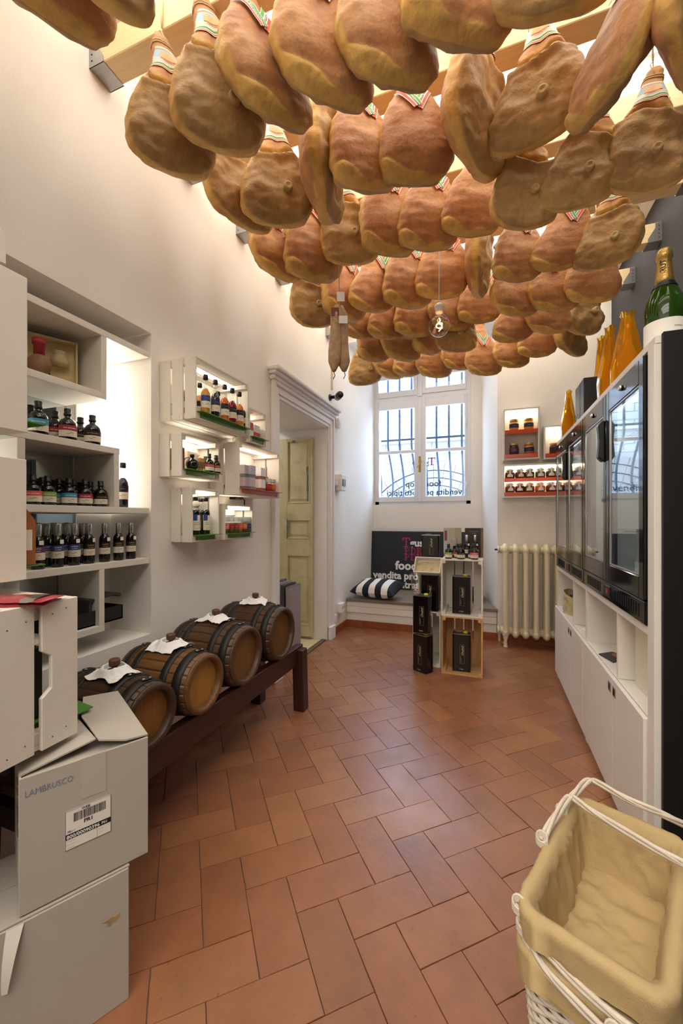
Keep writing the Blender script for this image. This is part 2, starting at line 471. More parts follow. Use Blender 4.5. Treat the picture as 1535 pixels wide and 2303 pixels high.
def tile_mesh(seed):
    rnd = random.Random(seed)
    g = 0.0008
    a, b = W - g, W / 2 - g
    mb = MB()
    def ring(ins, z):
        pts = []
        n = 7
        for (x0, y0), (x1, y1) in (((-a, -b), (a, -b)), ((a, -b), (a, b)), ((a, b), (-a, b)), ((-a, b), (-a, -b))):
            for i in range(n):
                t_ = i / n
                pts.append([x0 + (x1 - x0) * t_, y0 + (y1 - y0) * t_])
        return pts
    base = ring(0, 0)
    for p in base:
        if rnd.random() < 0.30:
            k = rnd.uniform(0.985, 0.999) if rnd.random() < .85 else rnd.uniform(0.95, 0.98)
            p[0] *= 0.5 + k / 2; p[1] *= k
    n = len(base)
    top = [(p[0] * 0.995, p[1] * 0.990, 0.0) for p in base]
    mid = [(p[0], p[1], -0.0012) for p in base]
    bot = [(p[0], p[1], -0.008) for p in base]
    mb.add(top + mid + bot, [tuple(range(n))] + [(i, i + n, (i + 1) % n + n, (i + 1) % n) for i in range(n)] + [(n + i, 2 * n + i, 2 * n + (i + 1) % n, n + (i + 1) % n) for i in range(n)])
    return mb.mesh('tile', TILE)
TM = [tile_mesh(s) for s in range(8)]
tiles = []
for i in range(-40, 41):
    for j in range(-40, 41):
        for kind in (0, 1):
            if kind == 0: cu, cv, rot = -1.0, -0.5, ang - PI / 2
            else: cu, cv, rot = 0.5, -1.0, ang
            u = (cu + 3 * i + j) * W; v = (cv - i + j) * W
            p = org + udir * u + vdir * v
            x, y = p
            if x < XL - 0.16 or x > 0.75 or y < 0.30 or y > YB + 0.12: continue
            D = -x * SY + y * CY
            if D < 0.25: continue
            px = 767.5 + FPX * (x * CY + y * SY) / D; py = HORIZON + FPX * CAM_H / D
            if px < -150 or px > 1650 or py > 2560: continue
            if x < XL - 0.10 and not (DY0 < y < DY1): continue
            tiles.append((-(1.0 / D), x, y, rot))
tiles.sort()
for k, (_, x, y, rot) in enumerate(tiles[:300]):
    put('tile', TM[random.randrange(8)], floor, (x, y, random.uniform(-0.0006, 0.0004)), (random.uniform(-.002, .002), random.uniform(-.002, .002), rot + random.choice((0, PI)) + random.uniform(-.006, .006)))
if len(tiles) > 300:
    mb = MB()
    for (_, x, y, rot) in tiles[300:]:
        mb.box(-W + .0017, W - .0017, -W / 2 + .0017, W / 2 - .0017, -0.008, 0, 0, Matrix.Translation((x, y, 0)) @ Matrix.Rotation(rot, 4, 'Z'))
    o = mb.build('distant_tiles', TILE, floor); o['kind'] = 'stuff'
print('TILES', len(tiles))
# passage floor and threshold
mb = MB(); mb.box(XL - 1.5, XL - 0.05, DY0, DY1, -0.03, 0.004)
structure(mb.build('floor_passage', M('cream_stone_floor', rgb(212, 198, 160), 0.4, var=0.06, scale=5)), 'pale cream floor of the passage through the doorway', 'floor')
mb = MB(); mb.box(XL - 0.055, XL - 0.008, DY0, DY1, -0.02, 0.010)
structure(mb.build('trim_1', M('dark_threshold', rgb(92, 78, 60), 0.6, var=0.2, scale=20)), 'dark wooden threshold strip of the doorway', 'trim')

# skirting of terracotta pieces
def skirting(name, a, b, nrm, label, h=0.075, step=0.19):
    a, b = Vector(a), Vector(b)
    L_ = (b - a).length; n = max(1, round(L_ / step)); d = (b - a) / L_
    rz = math.atan2(d.y, d.x)
    root = thing(name, (a.x, a.y, 0), rz); structure(root, label, 'baseboard')
    side = 1 if Vector((-d.y, d.x)).dot(Vector(nrm)) > 0 else -1
    for i in range(n):
        x0, x1 = L_ * i / n + 0.001, L_ * (i + 1) / n - 0.001
        mb = MB(); mb.box(x0, x1, *(sorted((0.0, side * 0.010))), 0, h)
        mb.build('skirting_tile', TERRA, root, bevel=0.002)
    return root
skirting('baseboard_left', (XL, 0.33), (XL, DY0 - 0.13), (1, 0), 'terracotta skirting tiles along the left wall')
skirting('baseboard_left', (XL, DY1 + 0.13), (XL, YB - 0.012), (1, 0), 'short terracotta skirting between doorway and window bench')
skirting('baseboard_end', (XL + 0.01, YB), (0.10, YB), (0, -1), 'terracotta skirting tiles under the window bench')
skirting('baseboard_end', (0.12, YB), (1.0, YB), (0, -1), 'terracotta skirting behind the radiator')
# ================================================================== window
SASH = M('window_paint', rgb(228, 229, 234), 0.35, spec=0.4)
win = thing('window_1', (0, WY + 0.06, WZ0)); structure(win, 'tall white casement window with four panes and hopper lights above', 'window')
def wz(z): return z - WZ0
def wx(px): return P(1, WY + 0.06, px).x
def wzp(px, py): return P(1, WY + 0.06, px, py).z
ZT = wzp(950, 893)                                # transom height
mb = MB()
mb.box(WX0, WX0 + 0.055, -0.03, 0.06, 0, wz(WZ1)); mb.box(WX1 - 0.055, WX1, -0.03, 0.06, 0, wz(WZ1))
mb.box(WX0, WX1, -0.03, 0.06, wz(WZ1) - 0.05, wz(WZ1)); mb.box(WX0, WX1, -0.03, 0.06, 0, 0.045)
mb.box(WX0, WX1, -0.035, 0.06, wz(ZT) - 0.03, wz(ZT) + 0.03)
mb.build('frame', SASH, win, bevel=0.004)
def sash(name, x0, x1, z0, z1, panes, tilt=0.0, st=0.062):
    s = thing(name, (0, 0, z0 - WZ0)); s.parent = win
    h = z1 - z0
    xs0, xs1 = panes[0][0], panes[0][1]
    # outer stiles and rails around the panes
    mb = MB()
    mb.box(x0, xs0, -0.05, -0.005, 0, h); mb.box(xs1, x1, -0.05, -0.005, 0, h)
    prev = 0.0
    for (_, _, a, b) in panes:
        mb.box(xs0, xs1, -0.05, -0.005, prev, a - z0); prev = b - z0
    mb.box(xs0, xs1, -0.05, -0.005, prev, h)
    mb.build('sash_frame', SASH, s, bevel=0.004)
    for (a, b, c, d) in panes:
        g = MB(); g.box(a - 0.006, b + 0.006, -0.030, -0.026, c - z0 - 0.006, d - z0 + 0.006)
        g.build('pane', GLASS, s)
    if tilt: s.rotation_euler = (tilt, 0, 0)
    return s
xa0, xa1 = wx(854), wx(933); xb0, xb1 = wx(958.5), wx(1044.5)
xm = (wx(941) + wx(949)) / 2
z1 = wzp(895, 1118); z2 = wzp(895, 1021.5); z3 = wzp(895, 1015); z4 = wzp(895, 922)
sash('casement', WX0 + 0.05, xm - 0.002, WZ0 + 0.035, ZT - 0.03, [(xa0, xa1, z1, z2), (xa0, xa1, z3, z4)])
sash('casement', xm + 0.002, WX1 - 0.05, WZ0 + 0.035, ZT - 0.03, [(xb0, xb1, z1, z2), (xb0, xb1, z3, z4)])
sash('hopper_light', WX0 + 0.05, xm - 0.03, ZT + 0.03, WZ1 - 0.04, [(xa0, xa1 - .01, ZT + 0.10, WZ1 - 0.12)], tilt=math.radians(11))
sash('hopper_light', xm + 0.03, WX1 - 0.05, ZT + 0.03, WZ1 - 0.04, [(xb0, xb1, ZT + 0.10, WZ1 - 0.12)])
mb = MB(); mb.box(xm - 0.03, xm + 0.03, -0.055, 0.06, wz(ZT), wz(WZ1)); mb.build('mullion', SASH, win, bevel=0.004)
mb = MB(); mb.box(xm - 0.022, xm + 0.022, -0.062, -0.05, 0.035, wz(ZT) - 0.03); mb.build('meeting_rail', SASH, win, bevel=0.004)
BRASS = M('brass', rgb(190, 160, 95), 0.3, metal=0.9)
hz0 = wzp(945, 1063) - WZ0; hz1 = wzp(945, 1028) - WZ0
mb = MB(); mb.box(xm - 0.016, xm + 0.016, -0.068, -0.062, hz0, hz1)
h_ = mb.build('handle_plate', BRASS, win, bevel=0.003)
mb = MB(); mb.tube([(xm, -0.068, hz0 + 0.09), (xm, -0.10, hz0 + 0.09), (xm + 0.03, -0.105, hz0 + 0.125), (xm + 0.035, -0.105, hz0 + 0.135)], 0.006, 8)
mb.tube([(xm, -0.10, hz0 + 0.09), (xm - 0.03, -0.105, hz0 + 0.05)], 0.006, 8); mb.build('lever', BRASS, h_)
for (x, za, zb) in ((WX1 - 0.05, 0.15, 0.27), (WX1 - 0.05, 0.95, 1.07), (WX0 + 0.05, 0.15, 0.27), (WX0 + 0.05, 0.95, 1.07)):
    mb = MB(); mb.tube([(x, -0.055, za), (x, -0.055, zb)], 0.006, 6); mb.build('hinge', SASH, win)
# lettering on the glass, read from the street
SIGNF = M('window_lettering', rgb(52, 84, 116), 0.6)
SIGNP = M('pink_lettering', rgb(196, 62, 128), 0.6)
wt = thing('window_lettering', (0, WY + 0.025, 0), 0, 'blue adhesive lettering on the window glass reading in reverse from inside', 'lettering')
def mirr(x0, z0):
    return lambda a, b: Vector((x0 - a, 0.0, z0 + b))
def clip_ok(x):
    return (xa0 < x < xa1) or (xb0 < x < xb1)
def glass_text(name, body, size, xr, z, mat, bold=0.012, spacing=1.0):
    mb = MB(); v, f = text_geo(body, size, 'LEFT', bold, spacing)
    pts = [Vector((xr - a, 0.0, z + b)) for a, b in v]
    keep = [q for q in f if all(clip_ok(pts[i].x) for i in q)]
    mb.add(pts, keep); mb.build(name, mat, wt, fix=False)
def fit(body, w, bold=0.012):
    v, _ = text_geo(body, 1.0, 'LEFT', bold)
    xs = [a for a, b in v]
    return w / (max(xs) - min(xs))
xr = wx(1039); xl = wx(871)
s1 = fit('vendita prodotti tipici', xr - xl)
glass_text('text_line', 'vendita prodotti tipici', s1, xr, wzp(1000, 1113), SIGNF)
xr = wx(992); xl = wx(913)
s2 = fit('food shop', xr - xl)
glass_text('text_line', 'food shop', s2, xr, wzp(980, 1094), SIGNF)
glass_text('text_line', 'gusto', s1 * 0.9, wx(965), wzp(965, 1045), SIGNF)
zt = wzp(972, 1047); zt1 = wzp(972, 1030); xt = wx(971)
mb = MB()
mb.box(xt - 0.008, xt + 0.008, -0.001, 0.0, zt, zt1); mb.box(xt - 0.045, xt + 0.045, -0.001, 0.0, zt1 - 0.012, zt1)
mb.box(xt - 0.045, xt - 0.037, -0.001, 0.0, zt1 - 0.032, zt1); mb.box(xt + 0.037, xt + 0.045, -0.001, 0.0, zt1 - 0.032, zt1); mb.box(xt - 0.02, xt + 0.02, -0.001, 0.0, zt, zt + 0.006)
mb.build('initial', SIGNP, wt)

# grille of bellied bars outside
gr = thing('window_grille', (0, WY + 0.30, WZ0 - 0.1), 0, 'bellied iron window grille outside the glass', 'grille')
IRON = M('grille_iron', rgb(60, 74, 92), 0.6)
def belly(z):
    zz = z + WZ0 - 0.1
    t_ = (zz - 1.2) / 0.95
    return 0.30 * math.sin(PI * min(max(t_, 0), 1)) ** 1.2 if 0 <= t_ <= 1 else 0.0
for px in (845, 872, 898, 925, 953, 981, 1009, 1038, 1064):
    x = P(1, WY + 0.30, px).x
    mb = MB(); mb.tube([(x, belly(0.1 * k * 0.9), 0.09 * k) for k in range(0, 23)], 0.014, 6); mb.build('bar', IRON, gr)
for z in (0.06, wzp(950, 857) * 0 + 0.98, 1.85):
    for xx in (WX0 - 0.1, WX1 + 0.15):
        mb = MB(); mb.tube([(xx, belly(z), z), (xx, -0.16, z)], 0.012, 6); mb.build('anchor', IRON, gr)
    mb = MB(); mb.box(WX0 - 0.1, WX1 + 0.15, -0.006 + belly(z), 0.006 + belly(z), z - 0.012, z + 0.012); mb.build('cross_bar', IRON, gr)

# facade across the street
fac = thing('facade_opposite', (-1.15, 9.2, -1.0), 0, 'bright brick house front with an arched doorway across the street', 'building')
FAC = M('facade_brick', rgb(138, 136, 134), 0.9, var=0.05, scale=3)
mb = MB(); mb.box(-5, 5, 0.15, 0.5, 0, 5.6); mb.build('wall', FAC, fac)
mb = MB(); mb.box(-5, 5, 0.0, 0.15, 3.95, 4.05); mb.build('string_course', FAC, fac)
cz = 1.55
for k, r in enumerate((1.25, 1.42, 1.59, 1.76)):
    mb = MB()
    for s in range(24):
        a0_, a1_ = PI * s / 24 + 0.002, PI * (s + 1) / 24 - 0.002
        q = [(r * math.cos(a0_), cz + r * math.sin(a0_)), ((r + .15) * math.cos(a0_), cz + (r + .15) * math.sin(a0_)), ((r + .15) * math.cos(a1_), cz + (r + .15) * math.sin(a1_)), (r * math.cos(a1_), cz + r * math.sin(a1_))]
        mb.prism(q, 0.15 - 0.05 - 0.02 * k, 0.2, 'y')
    mb.build('arch_ring', M('arch_stone', rgb(112, 108, 106), 0.9), fac)
ROWS = MB()
rb = random.Random(3)
for j in range(14):
    z0 = 3.2 + j * 0.16
for j in range(34):
    z0 = 0.0 + j * 0.16
    for i in range(22):
        x0 = -4 + i * 0.36 + (0.18 if j % 2 else 0)
        xc, zc = x0 + 0.17, z0 + 0.07
        if math.hypot(xc, zc - cz) < 2.0 and zc > cz - .2: continue
        if abs(xc) < 2.0 and zc <= cz - .2: continue
        ROWS.box(x0, x0 + 0.345, 0.135, 0.16, z0, z0 + 0.148)
o = ROWS.build('brickwork', FAC, fac); o['kind'] = 'stuff'
mb = MB(); mb.box(-1.2, 1.2, 0.1, 0.16, 0, 1.6); mb.build('door_leaf', M('facade_door', rgb(150, 148, 150), 0.8), fac)
mb = MB(); mb.box(-6, 6, WY + 0.2, 9.3, -1.1, -1.0)
structure(mb.build('ground_street', M('street_stone', rgb(190, 186, 180), 0.9)), 'pale paved street outside the window', 'ground')

# ================================================================== window bench
STONE = M('bench_stone', rgb(128, 118, 104), 0.6, var=0.12, scale=10, bump=0.2, bscale=80)
bench = thing('window_bench', (0, YB, 0), 0, 'white built-in window bench with worn grey stone seat', 'bench')
BZ = 0.315
mb = MB(); mb.box(XL + 0.004, 0.085, 0.012, 0.03, 0, BZ - 0.03); mb.box(XL + 0.004, 0.085, 0.03, WY - YB - 0.004, 0.0, BZ - 0.03)
mb.build('plinth', PLASTER, bench)
mb = MB(); mb.box(XL + 0.004, 0.087, -0.006, 0.03, 0.155, 0.215); mb.box(XL + 0.004, 0.087, 0.0, 0.03, 0.225, BZ - 0.03)
mb.build('moulding', PLASTER, bench, bevel=0.006)
mb = MB(); mb.prism([(XL + 0.006, -0.03), (0.10, -0.03), (RX1 - 0.004, WY - YB - 0.004), (RX0 + 0.004, WY - YB - 0.004)], BZ - 0.03, BZ)
mb.build('stone_seat', STONE, bench, bevel=0.004)

# ================================================================== doorway: architrave, leaf
dx = XL
mb = MB()
fw = 0.115
zt_ = DZ
def arch_profile(mb):
    for (a, b, d) in ((0, 0.03, 0.012), (0.03, 0.085, 0.022), (0.085, fw, 0.036)):
        mb.box(dx, dx + d, DY0 - b, DY0 - a, 0, zt_ + b)
        mb.box(dx, dx + d, DY1 + a, DY1 + b, 0, zt_ + b)
        mb.box(dx, dx + d, DY0 - a, DY1 + a, zt_ + a, zt_ + b)
arch_profile(mb)
dr = thing('door_1', (0, 0, 0)); structure(dr, 'white moulded doorway with an old pale yellow panelled door leaf folded back', 'door')
mb.build('architrave', WHITE_PAINT, dr, bevel=0.004)
mb = MB()
for (z0, z1_, d) in ((fw, fw + 0.03, 0.045), (fw + 0.03, fw + 0.055, 0.07), (fw + 0.055, fw + 0.085, 0.09)):
    mb.box(dx, dx + d, DY0 - fw - d * 0.5, DY1 + fw + d * 0.5, zt_ + z0, zt_ + z1_)
mb.build('cornice', WHITE_PAINT, dr, bevel=0.006)
mb = MB(); mb.box(dx, dx + 0.042, DY1 - 0.0, DY1 + fw + 0.006, 0, 0.13); mb.box(dx, dx + 0.042, DY0 - fw - 0.006, DY0, 0, 0.13)
mb.build('plinth_block', WHITE_PAINT, dr, bevel=0.004)
mb = MB(); mb.box(XL - T + 0.01, dx - 0.002, DY1 - 0.012, DY1, 0, DZ); mb.box(XL - T + 0.01, dx - 0.002, DY0, DY0 + 0.012, 0, DZ); mb.box(XL - T + .01, dx - .002, DY0, DY1, DZ - 0.012, DZ)
mb.build('lining', WHITE_PAINT, dr)
YDOOR = M('old_yellow_paint', rgb(206, 197, 158), 0.6, var=0.10, scale=7, bump=0.3, bscale=25, dark=rgb(150, 130, 88), dscale=5, damount=0.55, world=True)
BLUEP = M('old_blue_paint', rgb(84, 112, 122), 0.7, var=0.2, scale=40, world=True)
lx1 = XL - 0.14; lx0 = lx1 - 0.62; ly = DY1 - 0.062
leaf = MB()
LZ0, LZ1 = 0.03, DZ - 0.10
def lx(px): return P(1, ly, px).x
def lz(py, px=680): return P(1, ly, px, py).z
px0, px1 = lx(645), lx(697)
panels = [(lz(1140 + 0), lz(990)), (lz(1215), lz(1168)), (lz(1412), lz(1250))]
panels = [(P(1, ly, 670, b).z, P(1, ly, 670, a).z) for a, b in ((990, 1132), (1168, 1212), (1248, 1405))]
leaf.box(px1, lx1, 0, 0.04, LZ0, LZ1); leaf.box(lx0, px0, 0, 0.04, LZ0, LZ1)
xl_ = px0
prev = LZ0
for (a, b) in sorted(panels):
    leaf.box(px0, px1, 0, 0.04, prev, a); prev = b
leaf.box(px0, px1, 0, 0.04, prev, LZ1)
lf = leaf.build('door_leaf', YDOOR, dr, bevel=0.003); lf.location = (0, ly, 0)
t = thing('passage_fill_lamp', (XL - 0.95, 3.1, 2.30), 0, 'flat round ceiling lamp lighting the passage beyond the doorway', 'lamp')  # unseen lamp added to brighten the door leaf and passage
mb = MB(); mb.lathe([(0.16, 0.0), (0.165, -0.02)], 20, cap=False); mb.build('rim', WHITE_PAINT, t)
mb = MB(); mb.lathe([(0.0, -0.018), (0.16, -0.018), (0.16, -0.012), (0, -0.012)], 20); mb.build('diffuser', emitter('passage_fill_glow', (1.0, 0.95, 0.88, 1), 10.0), t)
for (a, b) in panels:
    mb = MB()
    i = 0.022
    x0, x1 = px0, px1
    # raised and fielded panel
    v = [(x0, 0.016, a), (x1, 0.016, a), (x1, 0.016, b), (x0, 0.016, b),
         (x0 + i, 0.020, a + i), (x1 - i, 0.020, a + i), (x1 - i, 0.020, b - i), (x0 + i, 0.020, b - i),
         (x0 + 2 * i, 0.008, a + 2 * i), (x1 - 2 * i, 0.008, a + 2 * i), (x1 - 2 * i, 0.008, b - 2 * i), (x0 + 2 * i, 0.008, b - 2 * i)]
    f = [(8, 9, 10, 11)] + [(k, (k + 1) % 4, 4 + (k + 1) % 4, 4 + k) for k in range(4)] + [(4 + k, 4 + (k + 1) % 4, 8 + (k + 1) % 4, 8 + k) for k in range(4)]
    mb.add(v, f); mb.build('door_panel', YDOOR, lf)
    mb = MB()
    for (c0, c1, c2, c3) in ((x0, x1, b - 0.012, b), (x0, x1, a, a + 0.012), (x0, x0 + 0.012, a, b), (x1 - 0.012, x1, a, b)):
        mb.box(c0, c1, -0.004, 0.02, c2, c3)
    mb.build('panel_moulding', YDOOR, lf, bevel=0.003)
# worn blue patches where the old paint shows
def patch(x0, x1, z0, z1, seed):
    rn = random.Random(seed); n = 9
    L1 = [(x0 + (x1 - x0) * 0.35 * rn.random(), z0 + (z1 - z0) * k / n) for k in range(n + 1)]
    L2 = [(x1 - (x1 - x0) * 0.35 * rn.random(), z0 + (z1 - z0) * k / n) for k in range(n + 1)]
    mb = MB(); mb.add([(a, 0, b) for a, b in L1] + [(a, 0, b) for a, b in L2], [(k, k + 1, n + 2 + k, n + 1 + k) for k in range(n)])
    o = mb.build('worn_blue_patch', BLUEP, lf); o.location = (0, -0.0045, 0); o['label'] = 'worn patch of older blue paint'
patch(lx(689), lx(694), lz(1128, 690), lz(1050, 690), 1)
patch(lx(655), lx(666), lz(995), lz(989), 2)
patch(lx(644), lx(648), lz(1212), lz(1168), 3)

# ================================================================== radiator
RAD = M('cream_radiator', rgb(226, 214, 182), 0.35, var=0.03, scale=14, bump=0.25, bscale=55, spec=0.5)
ra = P(1, 4.03, 1131).x
rad = thing('radiator', (ra, 4.06, 0), 0, 'cream cast-iron column radiator against the end wall', 'radiator')
nsec = 9; pitch = 0.0865
def section():
    mb = MB()
    for y in (-0.055, 0.055):
        mb.grid(lambda u, v, y=y: (0.026 * math.cos(2 * PI * u) * (1 - .06 * math.sin(PI * v)), y + 0.036 * math.sin(2 * PI * u), 0.10 + 0.80 * v), 14, 12, wrap=True)
    for zc, s in ((0.885, 1), (0.125, -1)):
        # rounded shoulder joining the columns
        def f(u, v, zc=zc, s=s):
            a = 2 * PI * u; e = PI * (v - 0.5)
            c = math.cos(e)
            return (0.037 * c * math.cos(a), 0.098 * c * math.sin(a), zc + (0.062 if (s * math.sin(e) > 0) else 0.055) * math.sin(e) * (1.0 if s > 0 else 1.0))
        mb.grid(f, 16, 10, wrap=True)
        mb.lathe([(0.034, -pitch / 2), (0.034, pitch / 2)], 14, (0, 0, zc), 0, 'x')
    return mb.mesh('section', RAD)
sm = section()
for k in range(nsec):
    put('section', sm, rad, (0.02 + k * pitch, 0, 0.02))
for k in (0, nsec - 1):
    mb = MB()
    for y in (-0.05, 0.05):
        mb.lathe([(0.020, 0.0), (0.022, 0.012), (0.012, 0.03), (0.011, 0.05), (0.024, 0.10), (0.03, 0.12)], 10, (0.02 + k * pitch, y, 0))
    mb.build('foot', RAD, rad)
for z in (0.905, 0.145):
    mb = MB(); mb.lathe([(0.036, -0.05), (0.036, -0.038), (0.026, -0.036), (0.026, 0.0)], 12, (0.0, 0, z), 0, 'x'); mb.build('end_plug', RAD, rad)
mb = MB(); mb.tube([(-0.05, 0, 0.905), (-0.075, 0, 0.905)], 0.008, 8); mb.build('bleed_valve', DARK_METAL, rad)
mb = MB(); mb.tube([(0.02 + 6 * pitch + .04, -.0, 0.03), (0.02 + 6 * pitch + 0.04, 0.0, 0.86)], 0.010, 8); mb.build('pipe', WHITE_PAINT, rad)

# ================================================================== small wall fittings by the door
def fitting(name, px, py, label, cat, X=XL):
    p = P(0, X, px, py)
    return thing(name, (X, p.y, p.z), 0, label, cat)
t = fitting('security_camera', 741, 894, 'small black security camera on the wall beside the doorway', 'camera')
mb = MB(); mb.lathe([(0.032, 0.0), (0.032, 0.012), (0.02, 0.02)], 16, (0, 0, 0), 0, 'x'); mb.build('mount', BLACK, t)
mb = MB(); mb.tube([(0.018, 0, 0), (0.06, 0.0, 0.0), (0.075, -0.01, 0.0)], 0.017, 10); mb.build('arm', BLACK, t)
T4 = Matrix.Translation((0.105, -0.02, 0.0)) @ Matrix.Rotation(math.radians(38), 4, 'Z') @ Matrix.Rotation(PI / 2, 4, 'X')
mb = MB(); mb.lathe([(0.0, -0.06), (0.028, -0.06), (0.034, -0.05), (0.034, 0.045), (0.028, 0.055), (0.0, 0.045)], 18, T=T4); mb.build('body', BLACK, t)
mb = MB(); mb.lathe([(0.016, 0.047), (0.012, 0.053), (0, 0.056)], 14, T=T4); mb.build('lens', BLACK_GLOSS, t)
mb = MB(); mb.lathe([(0.037, -0.02), (0.037, -0.01)], 18, T=T4); mb.build('visor', M('camera_grey', rgb(190, 190, 196), 0.4), t)
t = fitting('motion_sensor', 756, 952, 'small white motion sensor high on the wall by the doorway', 'sensor')
mb = MB(); mb.box(0, 0.04, -0.032, 0.032, -0.055, 0.05); mb.build('body', WHITE_PAINT, t, bevel=0.012, seg=2)
mb = MB(); mb.box(0.04, 0.043, -0.02, 0.02, -0.03, 0.005); mb.build('window', M('sensor_lens', rgb(205, 205, 208), 0.3), t)
t = fitting('switch_box', 757, 1086, 'white electrical box with dark window beside the doorway', 'electrical box')
mb = MB(); mb.box(0, 0.075, -0.06, 0.075, -0.085, 0.085); mb.build('body', WHITE_PAINT, t, bevel=0.006)
mb = MB(); mb.box(0.0765, 0.082, -0.03, 0.055, -0.035, 0.035); mb.build('dark_window', M('smoked_window', rgb(40, 46, 58), 0.15), t)
mb = MB(); mb.box(0, 0.04, -0.11, -0.06, -0.035, 0.035); mb.build('side_switch', WHITE_PAINT, t, bevel=0.003)
t = fitting('wall_socket', 762, 1366, 'white double wall socket low beside the window bench', 'socket')
mb = MB(); mb.box(0, 0.05, -0.055, 0.055, -0.05, 0.05); mb.build('body', WHITE_PAINT, t, bevel=0.005)
for s in (-0.025, 0.025):
    mb = MB(); mb.lathe([(0.016, 0.0505), (0.016, 0.052), (0.011, 0.0522)], 12, (0, s, 0.01), 0, 'x'); mb.build('outlet', M('socket_grey', rgb(190, 188, 186), 0.5), t)
t = fitting('socket_plate', 748, 1390, 'small white cable junction low beside the door jamb', 'socket')
mb = MB(); mb.box(0, 0.035, -0.03, 0.03, -0.035, 0.035); mb.build('body', WHITE_PAINT, t, bevel=0.004)
mb = MB(); mb.box(0, 0.02, -0.01, 0.01, -0.09, -0.035); mb.build('trunking', WHITE_PAINT, t, bevel=0.002)
pz0 = P(0, XL, 745, 885).z; py_ = P(0, XL, 745, 885).y
t = thing('cable_trunking', (XL, py_, pz0), 0, 'thin vertical cable trunking on the wall above the security camera', 'trunking')
mb = MB(); mb.box(0.0, 0.014, -0.012, 0.012, 0.04, 2.95 - pz0); mb.build('channel', M('trunking_beige', rgb(206, 186, 166), 0.5), t, bevel=0.002)

# things standing in the passage
for k, (px, colr, nm) in enumerate(((628, rgb(118, 130, 150), 'blue-grey'), (640, rgb(176, 168, 168), 'silver'), (649, rgb(70, 64, 66), 'dark brown'), (660, rgb(150, 140, 140), 'pale grey'))):
    p = P(1, 3.05, px)
    t = thing('slim_carton', (p.x, 3.05 + 0.0 * k, 0.004), 0.0, '%s slim carton standing upright in the doorway' % nm, 'carton', 'slim cartons standing in the doorway')
    hh = 0.655 - 0.012 * k
    mb = MB(); mb.box(-0.018, 0.014, -0.11, 0.11, 0, hh); mb.build('carton', M('carton_%d' % k, colr, 0.35), t, bevel=0.002)
    mb = MB(); mb.box(-0.018, 0.014, -0.11, 0.11, hh + .0002, hh + 0.006); mb.build('lid', M('carton_lid_%d' % k, tuple(min(1, c * 0.5) for c in colr[:3]) + (1,), 0.3), t)
